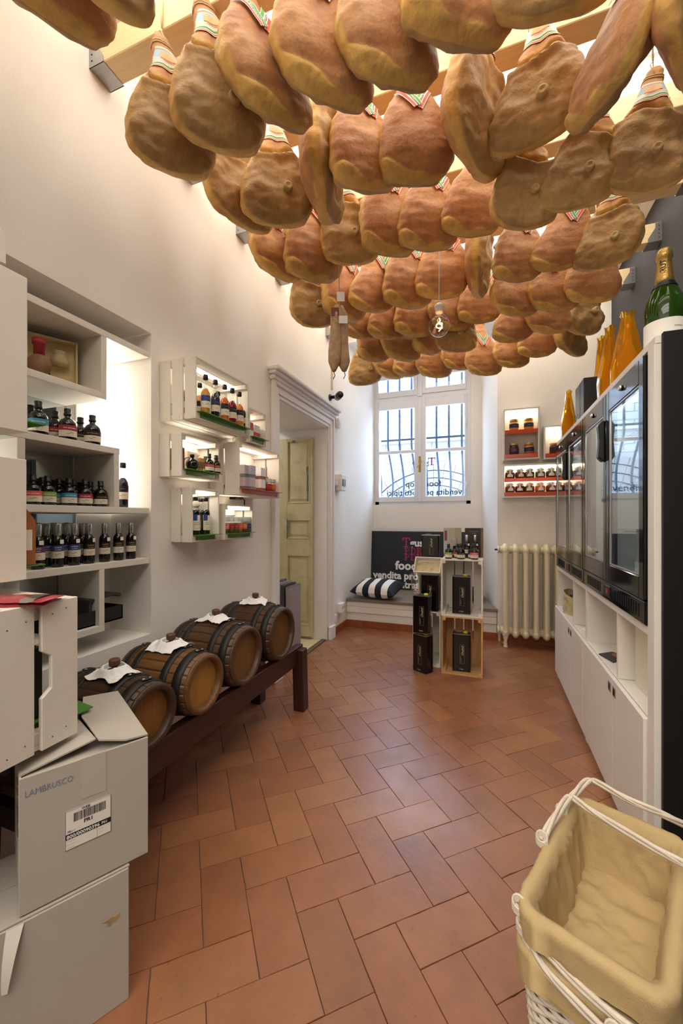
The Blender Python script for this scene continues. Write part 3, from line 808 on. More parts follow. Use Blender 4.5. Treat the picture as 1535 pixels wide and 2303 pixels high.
# ================================================================== hams hanging from the beams
def interp(tab, t):
    for (a, va), (b, vb) in zip(tab, tab[1:]):
        if t <= b:
            k = (t - a) / (b - a); k = k * k * (3 - 2 * k) * 0.5 + k * 0.5
            return va + (vb - va) * k
    return tab[-1][1]
HL = 0.53
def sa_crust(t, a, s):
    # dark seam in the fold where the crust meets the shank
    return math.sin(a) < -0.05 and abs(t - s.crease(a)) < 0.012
class HamShape:
    def __init__(s, seed, fat=1.0, lean=0.0):
        s.seed = seed; s.fat = fat; s.lean = lean
        s.off = Vector((seed * 13.7, seed * 7.3, seed * 3.1))
        s.W = [(0, .022), (.03, .034), (.10, .040), (.17, .045), (.26, .062), (.36, .095), (.48, .130), (.60, .153), (.72, .165), (.82, .163), (.90, .148), (.955, .116), (.985, .070), (1.0, .004)]
        s.TB = [(0, .020), (.05, .030), (.15, .034), (.26, .044), (.40, .060), (.55, .074), (.70, .080), (.82, .075), (.91, .060), (.97, .040), (1.0, .003)]
        s.TF = [(0, .020), (.05, .030), (.15, .034), (.26, .042), (.36, .050), (.46, .060), (.60, .066), (.74, .064), (.85, .056), (.93, .042), (.98, .024), (1.0, .003)]
    def cx(s, t): return s.lean * (t - 0.2) ** 2 + 0.012 * math.sin(3 * t + s.seed)
    def at(s, t, a, off=0.0):
        w = interp(s.W, t) * (1 + 0.04 * math.sin(s.seed * 2.1 + 5 * t)); ca, sa = math.cos(a), math.sin(a)
        x = s.cx(t) + w * math.copysign(abs(ca) ** 0.85, ca)
        th = (interp(s.TB, t) if sa > 0 else interp(s.TF, t)) * s.fat
        y = th * math.copysign(abs(sa) ** 0.62, sa)
        z = HL * (1 - t)
        p = Vector((x, y, z))
        n1 = mnoise.noise(p * 9 + s.off); n2 = mnoise.noise(p * 22 + s.off); n3 = mnoise.noise(Vector((p.x * 12, p.y * 12, p.z * 40)) + s.off)
        grow = min(1, t * 6) * min(1, (1 - t) * 12)
        d = 0.010 * n1 + 0.004 * n2 + off
        sk, cr, rim = s.masks(t, a, p)
        if sa < 0:
            # crust side: lumps, and a crease below the shank
            d += (0.022 * mnoise.noise(p * 12 + s.off * 2) + 0.009 * mnoise.noise(p * 30 + s.off)) * cr
            tc_ = s.crease(a)
            d -= 0.026 * math.exp(-((t - tc_) / 0.020) ** 2) * max(0, -sa) ** 0.5
            d += 0.018 * math.exp(-((t - tc_ - 0.05) / 0.03) ** 2) * max(0, -sa) ** 0.5
            # shank groove
            d -= 0.012 * math.exp(-((a - 1.5 * PI) / 0.22) ** 2) * (1 if t < tc_ else 0.3) * min(1, max(0, (t - 0.18) * 8))
        else:
            d += 0.003 * n3 * sk + 0.006 * rim - 0.004 * math.exp(-((t - s.rimline(a)) / 0.015) ** 2)
        nrm = Vector((ca * 0.6, sa, -0.5 if t > .9 else 0)).normalized()
        p += nrm * d * max(grow, 0.15 if off else grow)
        return p
    def crease(s, a):
        return 0.40 + 0.05 * math.sin(2.2 * a + s.seed) + 0.03 * math.cos(a)
    def rimline(s, a):
        return 0.971 - 0.13 * max(0, math.cos(a)) ** 1.4 - 0.015 * max(0, -math.cos(a)) + 0.012 * math.sin(5 * a + s.seed)
    def masks(s, t, a, p):
        sa = math.sin(a)
        def sstep(e0, e1, x):
            k = min(1, max(0, (x - e0) / (e1 - e0))); return k * k * (3 - 2 * k)
        nz = 0.03 * mnoise.noise(p * 14 + s.off)
        skin = sstep(0.10, 0.22, sa + nz * 3) * (1 - sstep(s.rimline(a) - 0.008, s.rimline(a) + 0.008, t + nz * .4))
        upper = 1 - sstep(0.30, 0.42, t + nz)            # shank is skin all round
        skin = max(skin, upper * (1 if sa > -0.2 else 0.85))
        crust = sstep(0.05, 0.35, -sa + nz * 2) * sstep(s.crease(a) - 0.01, s.crease(a) + 0.03, t + nz * .5)
        under = sstep(0.93, 0.985, t)
        rim = max(0, 1 - skin - crust)
        return skin, max(crust, 0), rim
    def color(s, t, a, p):
        skin, crust, rim = s.masks(t, a, p)
        tot = skin + crust + rim + 1e-6
        n = mnoise.noise(p * 7 + s.off); n2 = mnoise.noise(p * 28 + s.off)
        c_skin = Vector(lin((0.735 + .05 * n, 0.525 + .07 * n, 0.35 + .06 * n)))
        c_crust = Vector(lin((0.68 + .08 * n, 0.54 + .07 * n + .02 * n2, 0.35 + .04 * n)))
        c_rim = Vector(lin((0.83 + .05 * n, 0.66 + .06 * n, 0.37 + .05 * n)))
        c = (c_skin * skin + c_crust * crust + c_rim * rim) / tot
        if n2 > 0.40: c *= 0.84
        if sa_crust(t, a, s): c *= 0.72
        return c
def ham_material():
    m = M('ham_surface', None, 0.55, var=0.20, scale=26, rand=0.10, bump=0.8, bscale=60, spec=0.35, attr='Col')
    return m
HAM = ham_material()
BONE = M('ham_bone', rgb(190, 162, 112), 0.7, var=0.15, scale=40, bump=0.4, bscale=90)
def ham_variant(seed, fat, lean):
    sh = HamShape(seed, fat, lean)
    nu, nv = 52, 68
    mb = MB()
    ts = [0.5 * (1 - math.cos(PI * j / nv)) * 0.45 + (j / nv) * 0.55 for j in range(nv + 1)]
    cols = []
    vs_ = []
    for t in ts:
        for i in range(nu):
            a = 2 * PI * i / nu
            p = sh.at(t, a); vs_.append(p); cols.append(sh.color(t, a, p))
    fs = [(j * nu + i, j * nu + (i + 1) % nu, (j + 1) * nu + (i + 1) % nu, (j + 1) * nu + i) for j in range(nv) for i in range(nu)]
    fs += [tuple(range(nu)), tuple(nv * nu + i for i in range(nu - 1, -1, -1))]
    mb.add(vs_, fs, 0, True)
    me = mb.mesh('ham_body', HAM)
    ca = me.color_attributes.new('Col', 'FLOAT_COLOR', 'POINT')
    for k, c in enumerate(cols): ca.data[k].color = (c.x, c.y, c.z, 1)
    # knob of bone on the crust side
    kb = MB()
    bt = 0.735; ba = 1.5 * PI + 0.16
    bp = sh.at(bt, ba)
    kb.lathe([(0.020, 0.014), (0.0215, 0.0), (0.0225, -0.012), (0.019, -0.021), (0.013, -0.023), (0.007, -0.019), (0, -0.018)], 14, (bp.x, bp.y, bp.z), 0, 'y', T=None)
    kme = kb.mesh('bone', BONE)
    # surface helper for the paper labels
    def surf(x, z, side, off=0.004):
        t = 1 - z / HL
        w = interp(sh.W, t) * (1 + 0.04 * math.sin(sh.seed * 2.1 + 5 * t)); q = max(-0.985, min(0.985, (x - sh.cx(t)) / w))
        a = math.acos(math.copysign(abs(q) ** (1 / 0.85), q))
        if side < 0: a = -a
        p = sh.at(t, a, 0.0)
        extra = max(0, abs(x - sh.cx(t)) - 0.9 * w)
        return Vector((x, p.y + side * (off + 0.002 * extra), z))
    # tricolour strips crossing in a V on the skin side
    lb = MB()
    for k, (tilt, dx_, lift) in enumerate(((math.radians(-30), -0.024, 0.006), (math.radians(30), 0.024, 0.011))):
        zc = HL * 0.575
        cs, sn = math.cos(tilt), math.sin(tilt)
        wv, hv = 0.046, 0.122
        def mp(u, v, d=0.0, cs=cs, sn=sn, dx_=dx_, lift=lift):
            uu = (u - 0.5) * wv; vv = (v - 0.42) * hv
            x = dx_ + uu * cs + vv * sn * 1.0; z = zc + uu * (-sn) + vv * cs
            # strips are stiff paper: only follow the body in depth
            return surf(max(-0.12, min(0.12, x)), z, 1, lift + d)
        for (u0, u1, mi) in ((0, 0.06, 0), (0.06, 0.32, 1 if k else 2), (0.32, 0.68, 0), (0.68, 0.94, 2 if k else 1), (0.94, 1, 0)):
            lb.grid(lambda u, v, u0=u0, u1=u1: mp(u0 + (u1 - u0) * u, v), 2, 8, mi)
        v_, f_ = text_geo('PROSCIUTTO di PARMA', 0.0115, 'CENTER', 0.03)
        lb.add([mp(0.5 + (-b + 0.004) / wv, 0.5 + a_ / hv, 0.0012) for a_, b in v_], f_, 3)
    lme = lb.mesh('tricolour_label', [PAPER, STRIPE_G, STRIPE_R, INK], fix=False)
    # paper cone label on the crust side of the shank
    cb = MB()
    t0, t1_ = 0.155, 0.305
    bands = [(0, .09, 0), (.09, .16, 4), (.16, .55, 3), (.55, .80, 0), (.80, .88, 1), (.88, .92, 0), (.92, .97, 2), (.97, 1, 0)]
    for (v0, v1, mi) in bands:
        def f(u, v, v0=v0, v1=v1):
            vv = v0 + (v1 - v0) * v
            return sh.at(t0 + (t1_ - t0) * vv, 1.5 * PI + (u - 0.5) * (1.9 + 0.7 * vv), 0.004)
        cb.grid(f, 14, 2, mi)
    def fcap(u, v): return sh.at(t0 + (t1_ - t0) * (0.25 + 0.33 * v), 1.5 * PI + (u - 0.5) * 1.0, 0.0055)
    cb.grid(fcap, 8, 4, 5)
    v_, f_ = text_geo('------', 0.024, 'CENTER', 0.02)
    def ftx(a_, b):
        tt = t0 + (t1_ - t0) * (0.70 - b / 0.075)
        w = max(.03, interp(sh.W, tt)); return sh.at(tt, 1.5 * PI + a_ / (w * 1.15), 0.0062)
    cb.add([ftx(a_, b) for a_, b in v_], f_, 4)
    cme = cb.mesh('cone_label', [PAPER, STRIPE_G, STRIPE_R, STRIPE_B, STRIPE_O, M('label_pale_orange', rgb(236, 190, 140), 0.6)], fix=False)
    # twine loop round the shank
    tb = MB()
    for t in (0.085, 0.105):
        tb.tube([sh.at(t, 2 * PI * k / 16, 0.003) for k in range(16)], 0.0028, 6, closed=True)
    tb.tube([sh.at(0.09, 1.5 * PI, 0.004), Vector((-0.012, -0.02, HL + 0.01)), Vector((0, 0, HL + 0.04))], 0.0026, 6)
    tb.tube([sh.at(0.09, 0.5 * PI, 0.004), Vector((0.012, 0.02, HL + 0.01)), Vector((0, 0, HL + 0.04))], 0.0026, 6)
    tme = tb.mesh('twine', TWINE)
    st = MB(); st.tube([(0, 0, 0), (0, 0, 1.0)], 0.0034, 6); sme = st.mesh('string', TWINE)
    return me, kme, lme, cme, tme, sme
HAMS = [ham_variant(s, f, l) for s, f, l in ((1, 1.0, 0.10), (2, 0.92, -0.06), (3, 1.06, 0.02), (4, 0.96, 0.14), (5, 1.0, -0.10))]

HAMV = [[v.co.copy() for v in h[0].vertices][::5] for h in HAMS]
# (row, centre x px, lowest y px, side seen, width px, extra turn deg, swing deg)   A crust side, B skin side, C narrow edge
HZ = 2.47
HAM_LIST = [
    (0, 135, 110, 'B', 250, -14, 0), (0, 268, 62, 'A', 262, 0, 2), (0, 592, 303, 'B', 222, 8, -16), (0, 722, 258, 'B', 238, 0, -3), (0, 868, 212, 'B', 238, 0, -6), (0, 1035, 122, 'B', 265, 4, 0), (0, 1228, 66, 'A', 230, 0, 6), (0, 1395, 303, 'E', 190, 0, 22), (0, 1560, 230, 'C', 200, 0, 8),
    (1, 385, 408, 'A', 210, 0, -8), (1, 490, 355, 'A', 222, 0, -10), (1, 1208, 358, 'A', 176, -14, 3), (1, 1450, 442, 'A', 182, 4, 8), (1, 1305, 480, 'A', 170, -4, 6),
    (2, 530, 528, 'A', 165, 14, -10), (2, 624, 515, 'A', 168, 0, -6), (2, 722, 508, 'C', 84, 8, -5), (2, 818, 438, 'B', 168, 6, -14), (2, 935, 422, 'B', 174, -4, -6), (2, 1065, 413, 'C', 100, -8, 2), (2, 1180, 520, 'A', 160, 0, 3),
    (3, 618, 637, 'B', 118, 8, -4), (3, 704, 638, 'B', 136, 6, -6), (3, 785, 598, 'A', 132, -12, -4), (3, 878, 580, 'B', 146, 4, -6), (3, 965, 568, 'B', 146, 0, -2), (3, 1065, 536, 'B', 148, -8, 3), (3, 1165, 637, 'B', 122, 10, -3), (3, 1260, 612, 'B', 134, 0, 2), (3, 1368, 612, 'A', 120, -10, 4),
    (4, 702, 738, 'A', 104, 0, -8), (4, 772, 728, 'B', 108, 22, -4), (4, 838, 705, 'B', 112, 8, -2), (4, 918, 696, 'B', 120, 4, -3), (4, 994, 675, 'B', 124, -4, 0), (4, 1077, 673, 'C', 58, 12, 4), (4, 1155, 714, 'B', 104, 12, -3), (4, 1243, 703, 'B', 118, 4, 0), (4, 1332, 683, 'B', 108, -6, 8),
    (5, 812, 765, 'B', 90, 14, -3), (5, 872, 765, 'B', 94, 10, -2), (5, 932, 760, 'B', 96, 8, -3), (5, 1010, 746, 'B', 104, 4, -2), (5, 1080, 729, 'B', 106, 0, -2), (5, 1155, 772, 'B', 100, 8, -2), (5, 1232, 752, 'B', 104, 0, -4), (5, 1310, 755, 'C', 62, -14, -8),
    (6, 842, 816, 'B', 82, 12, -3), (6, 900, 815, 'B', 92, 8, -2), (6, 960, 800, 'B', 76, 24, -5), (6, 1025, 793, 'A', 96, -8, 4), (6, 1148, 828, 'B', 84, 8, -4), (6, 1210, 805, 'B', 96, 2, 2), (6, 1280, 803, 'C', 54, -10, -6),
    (7, 823, 868, 'A', 80, 0, -7), (7, 872, 854, 'B', 78, 16, -4), (7, 918, 848, 'B', 72, 18, -3), (7, 975, 851, 'B', 84, 4, 0), (7, 1026, 833, 'B', 70, 14, -2), (7, 1087, 846, 'B', 86, 0, 0)]
ROWN = ['nearest row cut off by the top of the picture', 'second row from the front', 'third row from the front', 'fourth row from the front', 'fifth row from the front', 'third row from the window', 'second row from the window', 'last row, nearest the window']
SIDE = {'A': 'brown crusted', 'B': 'orange skinned', 'C': 'edge-on', 'E': 'long leaning'}
count = {}
rows = {}
for h in HAM_LIST: rows.setdefault(h[0], []).append(h)
for r in rows: rows[r].sort(key=lambda h: h[1])
hr = random.Random(11)
fits = []
for h in HAM_LIST:
    r, cx_, by, side, wpx, turn, swing = h
    k = rows[r].index(h)
    p = P(2, HZ, cx_, by)
    D = -p.x * SY + p.y * CY
    sc = (wpx * D / FPX) / 0.318
    if side in 'CE': sc = hr.uniform(0.95, 1.04)
    sc = max(0.86, min(1.08, sc))
    dirc = Vector((-p.x, -p.y, 0)).normalized()   # towards the camera
    rz = math.atan2(dirc.y, dirc.x) + PI / 2      # local -y (crust) faces the camera
    rz += {'A': 0, 'B': PI, 'C': PI / 2 - 0.35, 'E': PI - 0.95}[side]
    rz += math.radians({'A': 13, 'B': 22}.get(side, 0) + turn) + hr.uniform(-.06, .06)
    Rm = Matrix.Rotation(math.radians(-swing), 4, dirc) @ Matrix.Rotation(rz, 4, 'Z')
    vi = hr.randrange(5)
    tx, ty = cx_, by
    for it in range(6):                           # width, centre and lowest point of the outline as measured
        p = P(2, HZ, tx, ty)
        Mx = Matrix.Translation(p) @ Rm @ Matrix.Scale(sc, 4)
        xs, ysc = [], []
        for c in HAMV[vi]:
            if c.z > 0.55 * HL: continue
            q = Mx @ c; Dq = -q.x * SY + q.y * CY
            yq = HORIZON - FPX * (q.z - CAM_H) / Dq
            if yq < -25: continue
            xs.append(767.5 + FPX * (q.x * CY + q.y * SY) / Dq); ysc.append(yq)
        if not xs: ty += 40; continue
        if side in 'AB': sc = max(0.84 if by > 200 else 1.0, min(1.10 if by > 200 else 1.16, sc * (wpx / (max(xs) - min(xs))) ** 0.8))
        tx += cx_ - (min(xs) + max(xs)) / 2; ty += by - max(ysc)
    p = P(2, HZ, tx, ty)
    fits.append(dict(h=h, k=k, p=p, sc=sc, Rm=Rm, vi=vi, f=1.0))
# hams hang side by side, each a little in front of its left neighbour: settle their depths so that they touch but do not merge
def lat(fa): return Vector((fa['p'].x, fa['p'].y)).length * fa['f']
camo = Vector((0, 0, CAM_H))
for it in range(36):
    for i, fa in enumerate(fits):
        for fb in fits[i + 1:]:
            pa = camo + (fa['p'] - camo) * fa['f']; pb = camo + (fb['p'] - camo) * fb['f']
            da, db = lat(fa), lat(fb)
            va = pa.xy.normalized()
            side_d = abs((pb.xy - pa.xy).dot(Vector((-va.y, va.x))))
            wa = 0.105 if fa['h'][3] in 'CE' else 0.155; wb = 0.105 if fb['h'][3] in 'CE' else 0.155
            if side_d > (wa + wb) * 0.93: continue
            ta = 0.10 if fa['h'][3] in 'CE' else 0.062; tb = 0.10 if fb['h'][3] in 'CE' else 0.062
            need = (ta + tb) * math.sqrt(max(0, 1 - (side_d / (wa + wb)) ** 2))
            if fa['h'][3] == fb['h'][3] and fa['h'][3] in 'AB': need *= 0.75
            if fa['h'][0] == fb['h'][0]: front, back = (fb, fa) if fb['h'][1] > fa['h'][1] else (fa, fb)
            else: front, back = (fa, fb) if fa['h'][0] < fb['h'][0] else (fb, fa)
            gap = lat(back) - lat(front)
            if gap < need:
                e = (need - gap) * 0.25
                back['f'] = min(1.07, back['f'] + e / max(lat(back), .5)); front['f'] = max(0.93, front['f'] - e / max(lat(front), .5))
for fa in fits:
    (r, cx_, by, side, wpx, turn, swing), k, Rm = fa['h'], fa['k'], fa['Rm']
    p = camo + (fa['p'] - camo) * fa['f']; sc = fa['sc'] * fa['f']
    label = '%s cured ham, %s from the left in the %s' % (SIDE[side], ORD[k], ROWN[r])
    t = thing('cured_ham', (0, 0, 0), 0, label, 'ham', 'cured hams hanging from the beams')
    me, kme, lme, cme, tme, sme = HAMS[fa['vi']]
    t.matrix_world = Matrix.Translation(p) @ Rm @ Matrix.Scale(sc, 4)
    put('body', me, t); put('bone', kme, t); put('twine', tme, t)
    if side != 'A' or k % 3 == 0: put('tricolour_label', lme, t)
    if side in 'AC': put('cone_label', cme, t)
    hang = p + Rm @ Vector((0, 0, (HL + 0.04) * sc))
    by_ = min(BEAMS, key=lambda b: abs(b - hang.y))
    tgt = Vector((hang.x, by_ + (BW / 2 + 0.004) * (1 if hang.y > by_ else -1), 3.09))
    if abs(hang.y - by_) > 0.16: tgt = Vector((hang.x, hang.y, 3.272))
    st = MB(); st.tube([hang, hang.lerp(tgt, 0.5), tgt], 0.0032, 6)
    s_ = put('string', st.mesh('string', TWINE), t)
    s_.matrix_parent_inverse = t.matrix_world.inverted()

# ------------------------------------------------------------------ pair of salami
SAL = M('salami_skin', rgb(176, 146, 112), 0.8, var=0.3, scale=30, bump=0.9, bscale=70, dark=rgb(206, 194, 172), dscale=22, damount=0.55)
D_ = 2.15
r_ = ray(762, 700); base = Vector((r_.x * D_, r_.y * D_, 0))
zt = CAM_H + (HORIZON - 682) / FPX * D_
zb = CAM_H + (HORIZON - 838) / FPX * D_
sroot = thing('salami_pair', (base.x, base.y, zb), YAW, 'pair of long thin salami hanging on one string below the hams', 'salami')
for s, dz in ((-1, 0.0), (1, 0.01)):
    mb = MB(); pts = []; rr = []
    for k in range(15):
        v = k / 14
        pts.append((s * (0.028 - 0.016 * v) , 0.012 * s, dz + 0.002 + (zt - zb - 0.02) * v)); rr.append((0.032 + 0.003 * math.sin(9 * v + s)) * min(1, 0.35 + 5 * v) * min(1, 0.3 + 4.5 * (1 - v)))
    mb.tube(pts, rr, 14); mb.build('salami', SAL, sroot)
    mb = MB(); mb.tube([(s * 0.028, .012 * s, dz), (s * 0.028 + 0.006, .012 * s, dz - 0.02), (s * .028 - .004, .012 * s, dz - 0.04)], 0.0022, 6); mb.build('tied_end', DARK_METAL, sroot)
ztop = 3.272
mb = MB(); mb.tube([(0.0, 0, zt - zb - 0.02), (0.0, 0, ztop - zb)], 0.003, 6); mb.build('string', TWINE, sroot)
mb = MB(); mb.box(-0.042, 0.0, -0.042, -0.039, zt - zb - 0.09, zt - zb - 0.045, 0, Matrix.Rotation(math.radians(28), 4, 'Y') @ Matrix.Translation((0.10, 0, 0.10)) if False else None)
mb.build('label_card', M('salami_card', rgb(120, 60, 58), 0.5), sroot)
mb = MB(); mb.box(0.0, 0.045, -0.045, -0.042, zt - zb - 0.13, zt - zb - 0.09); mb.build('price_tag', PAPER, sroot)
mb = MB(); mb.box(-0.012, 0.03, -0.02, -0.018, zt - zb + 0.0, zt - zb + 0.05); mb.build('price_tag', PAPER, sroot)

# ------------------------------------------------------------------ pendant bulb
D_ = 2.33
r_ = ray(987, 733); bc = Vector((r_.x * D_, r_.y * D_, CAM_H + r_.z * D_))
t = thing('pendant_bulb', tuple(bc), 0, 'bare round glass filament bulb hanging on a thin white cable', 'lamp')
mb = MB(); mb.lathe([(0.0, -0.0625)] + [(0.0625 * math.sin(a), -0.0625 * math.cos(a)) for a in [PI * k / 16 for k in range(1, 14)]] + [(0.024, 0.066), (0.018, 0.08)], 24, cap=False); mb.build('bulb', CLEAR, t)
mb = MB(); mb.lathe([(0.020, 0.075), (0.023, 0.08), (0.023, 0.10), (0.028, 0.104), (0.028, 0.118), (0.018, 0.128), (0.006, 0.135)], 18); mb.build('socket', M('socket_white', rgb(225, 218, 205), 0.4), t)
mb = MB(); mb.tube([(0, 0, 0.13), (0, 0, 3.265 - bc.z)], 0.0032, 8); mb.build('cable', WHITE_PAINT, t)
mb = MB()
mb.tube([(0.018 * math.cos(k * .55), 0.018 * math.sin(k * .55), -0.012 + 0.0022 * (k % 12) ) for k in range(26)], 0.0013, 6)
mb.tube([(0, 0, 0.045), (0.006, 0, 0.03), (-0.004, 0, 0.015), (0.018, 0, 0.0)], 0.0013, 6)
mb.tube([(0.0, 0, -0.03), (0.010, 0, -0.018), (0.016, 0, -0.01)], 0.0013, 6)
mb.build('filament', emitter('filament_glow', (1.0, 0.55, 0.16, 1), 30), t)
mb = MB(); mb.tube([(0, 0, 0.08), (0, 0, 0.04)], 0.004, 8); mb.build('stem', CLEAR, t)
# ================================================================== bottles, jars, crates: builders
def label_patch(r, z0, z1, mat, arc=2.6, off=0.0006, n=14):
    mb = MB()
    mb.lathe([(r + off, z0), (r + off, z1)], n, a0=-PI / 2 - arc / 2, a1=-PI / 2 + arc / 2)
    return mb.mesh('label', mat, fix=False)
def wrap_text(body, r, z, size, mat, off=0.0010, bold=0.02):
    mb = MB(); v, f = text_geo(body, size, 'CENTER', bold)
    mb.add([((r + off) * math.cos(-PI / 2 + a / r), (r + off) * math.sin(-PI / 2 + a / r), z + b) for a, b in v], f)
    return mb.mesh('print', mat, fix=False)
def wrap_curl(r, z, s, mat, off=0.0010):
    pts = []
    for k in range(17):
        u = k / 16 * 2 - 1
        pts.append((u * s, 0.28 * s * math.sin(u * 3.4) * (1 - 0.3 * u)))
    mb = MB()
    mb.tube([((r + off) * math.cos(-PI / 2 + a / r), (r + off) * math.sin(-PI / 2 + a / r), z + b) for a, b in pts], 0.0006, 4)
    return mb.mesh('print', mat)
_BK = {}
def bottle_kind(key, glass, gmat, cap, cmat, labels=(), extra=None, n=20):
    if key in _BK: return _BK[key]
    parts = []
    mb = MB(); mb.lathe(glass, n); parts.append(('glass', mb.mesh('glass', gmat), None))
    mb = MB(); mb.lathe(cap, n); parts.append(('stopper', mb.mesh('stopper', cmat), None))
    for (r, z0, z1, mat, arc, prints) in labels:
        parts.append(('label', label_patch(r, z0, z1, mat, arc), None))
        for p in prints: parts.append(('print', p, len(parts) - 1 if False else 'last'))
    for e in (extra or []): parts.append(e)
    _BK[key] = parts
    return parts
def place(name, parts, loc, rz, label, cat, group=None, s=1.0):
    t = thing(name, loc, rz, label, cat, group)
    if s != 1.0: t.scale = (s, s, s)
    last = None
    for (nm, me, par) in parts:
        o = put(nm, me, last if par == 'last' and last else t)
        if par is None: last = o if nm == 'label' else last
    return t
LBL = {n: M('band_' + n, c, 0.55) for n, c in dict(blue=rgb(44, 66, 128), teal=rgb(58, 140, 176), red=rgb(160, 44, 48), coral=rgb(222, 92, 88), lime=rgb(128, 168, 66), black=rgb(24, 22, 24), purple=rgb(92, 50, 92), navy=rgb(28, 38, 78), orange=rgb(212, 120, 50), brown=rgb(120, 84, 50), pink=rgb(220, 110, 110)).items()}
GOLDINK = M('gold_ink', rgb(200, 160, 90), 0.5)
WINK = M('white_ink', rgb(235, 235, 235), 0.6)
BCAP = M('black_stopper', rgb(20, 20, 22), 0.4)

def apothecary(band):
    r = 0.030
    g = [(0.0, 0.0), (r * .93, 0.0), (r, 0.004), (r, 0.058), (r * .96, 0.068), (r * .72, 0.080), (0.012, 0.086), (0.0105, 0.090), (0.0105, 0.100)]
    c = [(0.0125, 0.096), (0.0135, 0.098), (0.0135, 0.104), (0.0115, 0.105), (0.0125, 0.120), (0.011, 0.123), (0, 0.123)]
    lab = [(r, 0.036, 0.056, LBL[band], 2.9, [wrap_text('SAN GIACOMO', r, 0.043, 0.0062, GOLDINK if band == 'black' else WINK)] if band != 'cream' else []),
           (r, 0.012, 0.036, CREAM, 2.9, [wrap_curl(r, 0.026, 0.012, INK), wrap_text('--- -- -----', r, 0.016, 0.0045, INK)])]
    return bottle_kind('apo_' + band, g, DARK_GLASS, c, BCAP, lab)
def vinegar(band):
    r = 0.0205
    g = [(0.0, 0.0), (r * .93, 0), (r, 0.003), (r, 0.092), (r * .9, 0.104), (r * .6, 0.114), (0.0098, 0.120), (0.0095, 0.160)]
    c = [(0.0102, 0.118), (0.0108, 0.120), (0.0108, 0.161), (0.0098, 0.163), (0, 0.163)]
    lab = [(r, 0.060, 0.082, LBL[band], 2.9, [wrap_text('ACETO', r, 0.072, 0.0068, GOLDINK if band == 'black' else WINK), wrap_text('DI VINO', r, 0.064, 0.005, GOLDINK if band == 'black' else WINK)]),
           (r, 0.034, 0.060, CREAM, 2.9, [wrap_curl(r, 0.049, 0.009, INK), wrap_text('--------', r, 0.038, 0.0042, INK)])]
    tg = MB(); tg.box(-0.007, 0.007, -0.0225, -0.0215, 0.088, 0.103, 0, Matrix.Rotation(0.55, 4, 'Z') )
    return bottle_kind('vin_' + band, g, DARK_GLASS, c, SILVER, lab, [('price_tag', tg.mesh('price_tag', PAPER), None)])
def liquid(name, c): return M('liquid_' + name, c, 0.06, spec=0.7, trans=0.55, ior=1.35)
LIQ = dict(amber=liquid('amber', rgb(222, 160, 80)), dark=M('liquid_dark', rgb(26, 22, 40), 0.08, spec=0.7), orange=liquid('orange', rgb(226, 116, 40)), ruby=liquid('ruby', rgb(150, 24, 50)), garnet=liquid('garnet', rgb(120, 34, 50)), honey=liquid('honey', rgb(230, 140, 60)))
def longneck(liq, band):
    r = 0.0225
    g = [(0.010, 0.128), (0.0095, 0.135), (0.0095, 0.180)]
    c = [(0.0112, 0.176), (0.0125, 0.178), (0.0125, 0.198), (0.011, 0.200), (0, 0.200)]
    body = MB(); body.lathe([(0.0, 0.0), (r * .93, 0), (r, 0.003), (r, 0.100), (r * .92, 0.113), (0.013, 0.127), (0.0098, 0.132)], 20)
    lab = [(r, 0.068, 0.096, LBL[band], 2.9, [wrap_text('--- -----', r, 0.081, 0.0055, WINK)]), (r, 0.036, 0.068, CREAM, 2.9, [wrap_curl(r, 0.054, 0.011, INK), wrap_text('--------', r, 0.042, 0.005, INK)])]
    return bottle_kind('long_%s_%s' % (liq, band), g, CLEAR, c, BCAP, lab, [('liquid', body.mesh('liquid', LIQ[liq]), None)])
def squarish():
    r = 0.024
    g = [(r * .6, 0.135), (0.012, 0.146), (0.011, 0.155), (0.011, 0.188)]
    c = [(0.013, 0.182), (0.0145, 0.184), (0.0145, 0.200), (0.012, 0.203), (0, 0.203)]
    body = MB(); body.lathe([(0.0, 0.0), (r * .93, 0), (r, 0.003), (r, 0.115), (r * .9, 0.128), (r * .6, 0.136)], 20)
    ribbon = MB(); ribbon.lathe([(r + .0012, 0.075), (r + .0012, 0.108)], 6, a0=-PI / 2 - 1.0, a1=-PI / 2 - 0.1)
    lab = [(r, 0.022, 0.105, CREAM, 2.2, [wrap_text('ACETO', r, 0.062, 0.0075, LBL['brown']), wrap_text('BALSAMICO', r, 0.052, 0.0062, LBL['brown']), wrap_curl(r, 0.034, 0.010, INK)])]
    return bottle_kind('squarish', g, CLEAR, c, BCAP, lab, [('liquid', body.mesh('liquid', DARK_GLASS), None), ('blue_band', ribbon.mesh('blue_band', LBL['blue'], fix=False), None)])
def spice_jar(fill, band):
    r = 0.019
    g = [(0, 0), (r, 0.0), (r, 0.060), (r * .9, 0.066)]
    c = [(r * .95, 0.064), (r * 1.0, 0.066), (r * 1.0, 0.088), (r * .9, 0.090), (0, 0.090)]
    body = MB(); body.lathe([(0, 0.001), (r * .93, 0.001), (r * .93, 0.055), (0, 0.055)], 16)
    lab = [(r, 0.022, 0.050, LBL[band], 3.4, [wrap_text('-----', r, 0.034, 0.0075, WINK)])]
    return bottle_kind('spice_%s_%s' % (fill, band), g, CLEAR, c, M('clear_cap', rgb(226, 228, 230), 0.1, trans=0.6), lab, [('contents', body.mesh('contents', M('spice_' + fill, dict(brown=rgb(128, 92, 50), red=rgb(150, 48, 30), ochre=rgb(176, 128, 60), green=rgb(96, 100, 56))[fill], 0.8, var=0.4, scale=200)), None)], n=16)

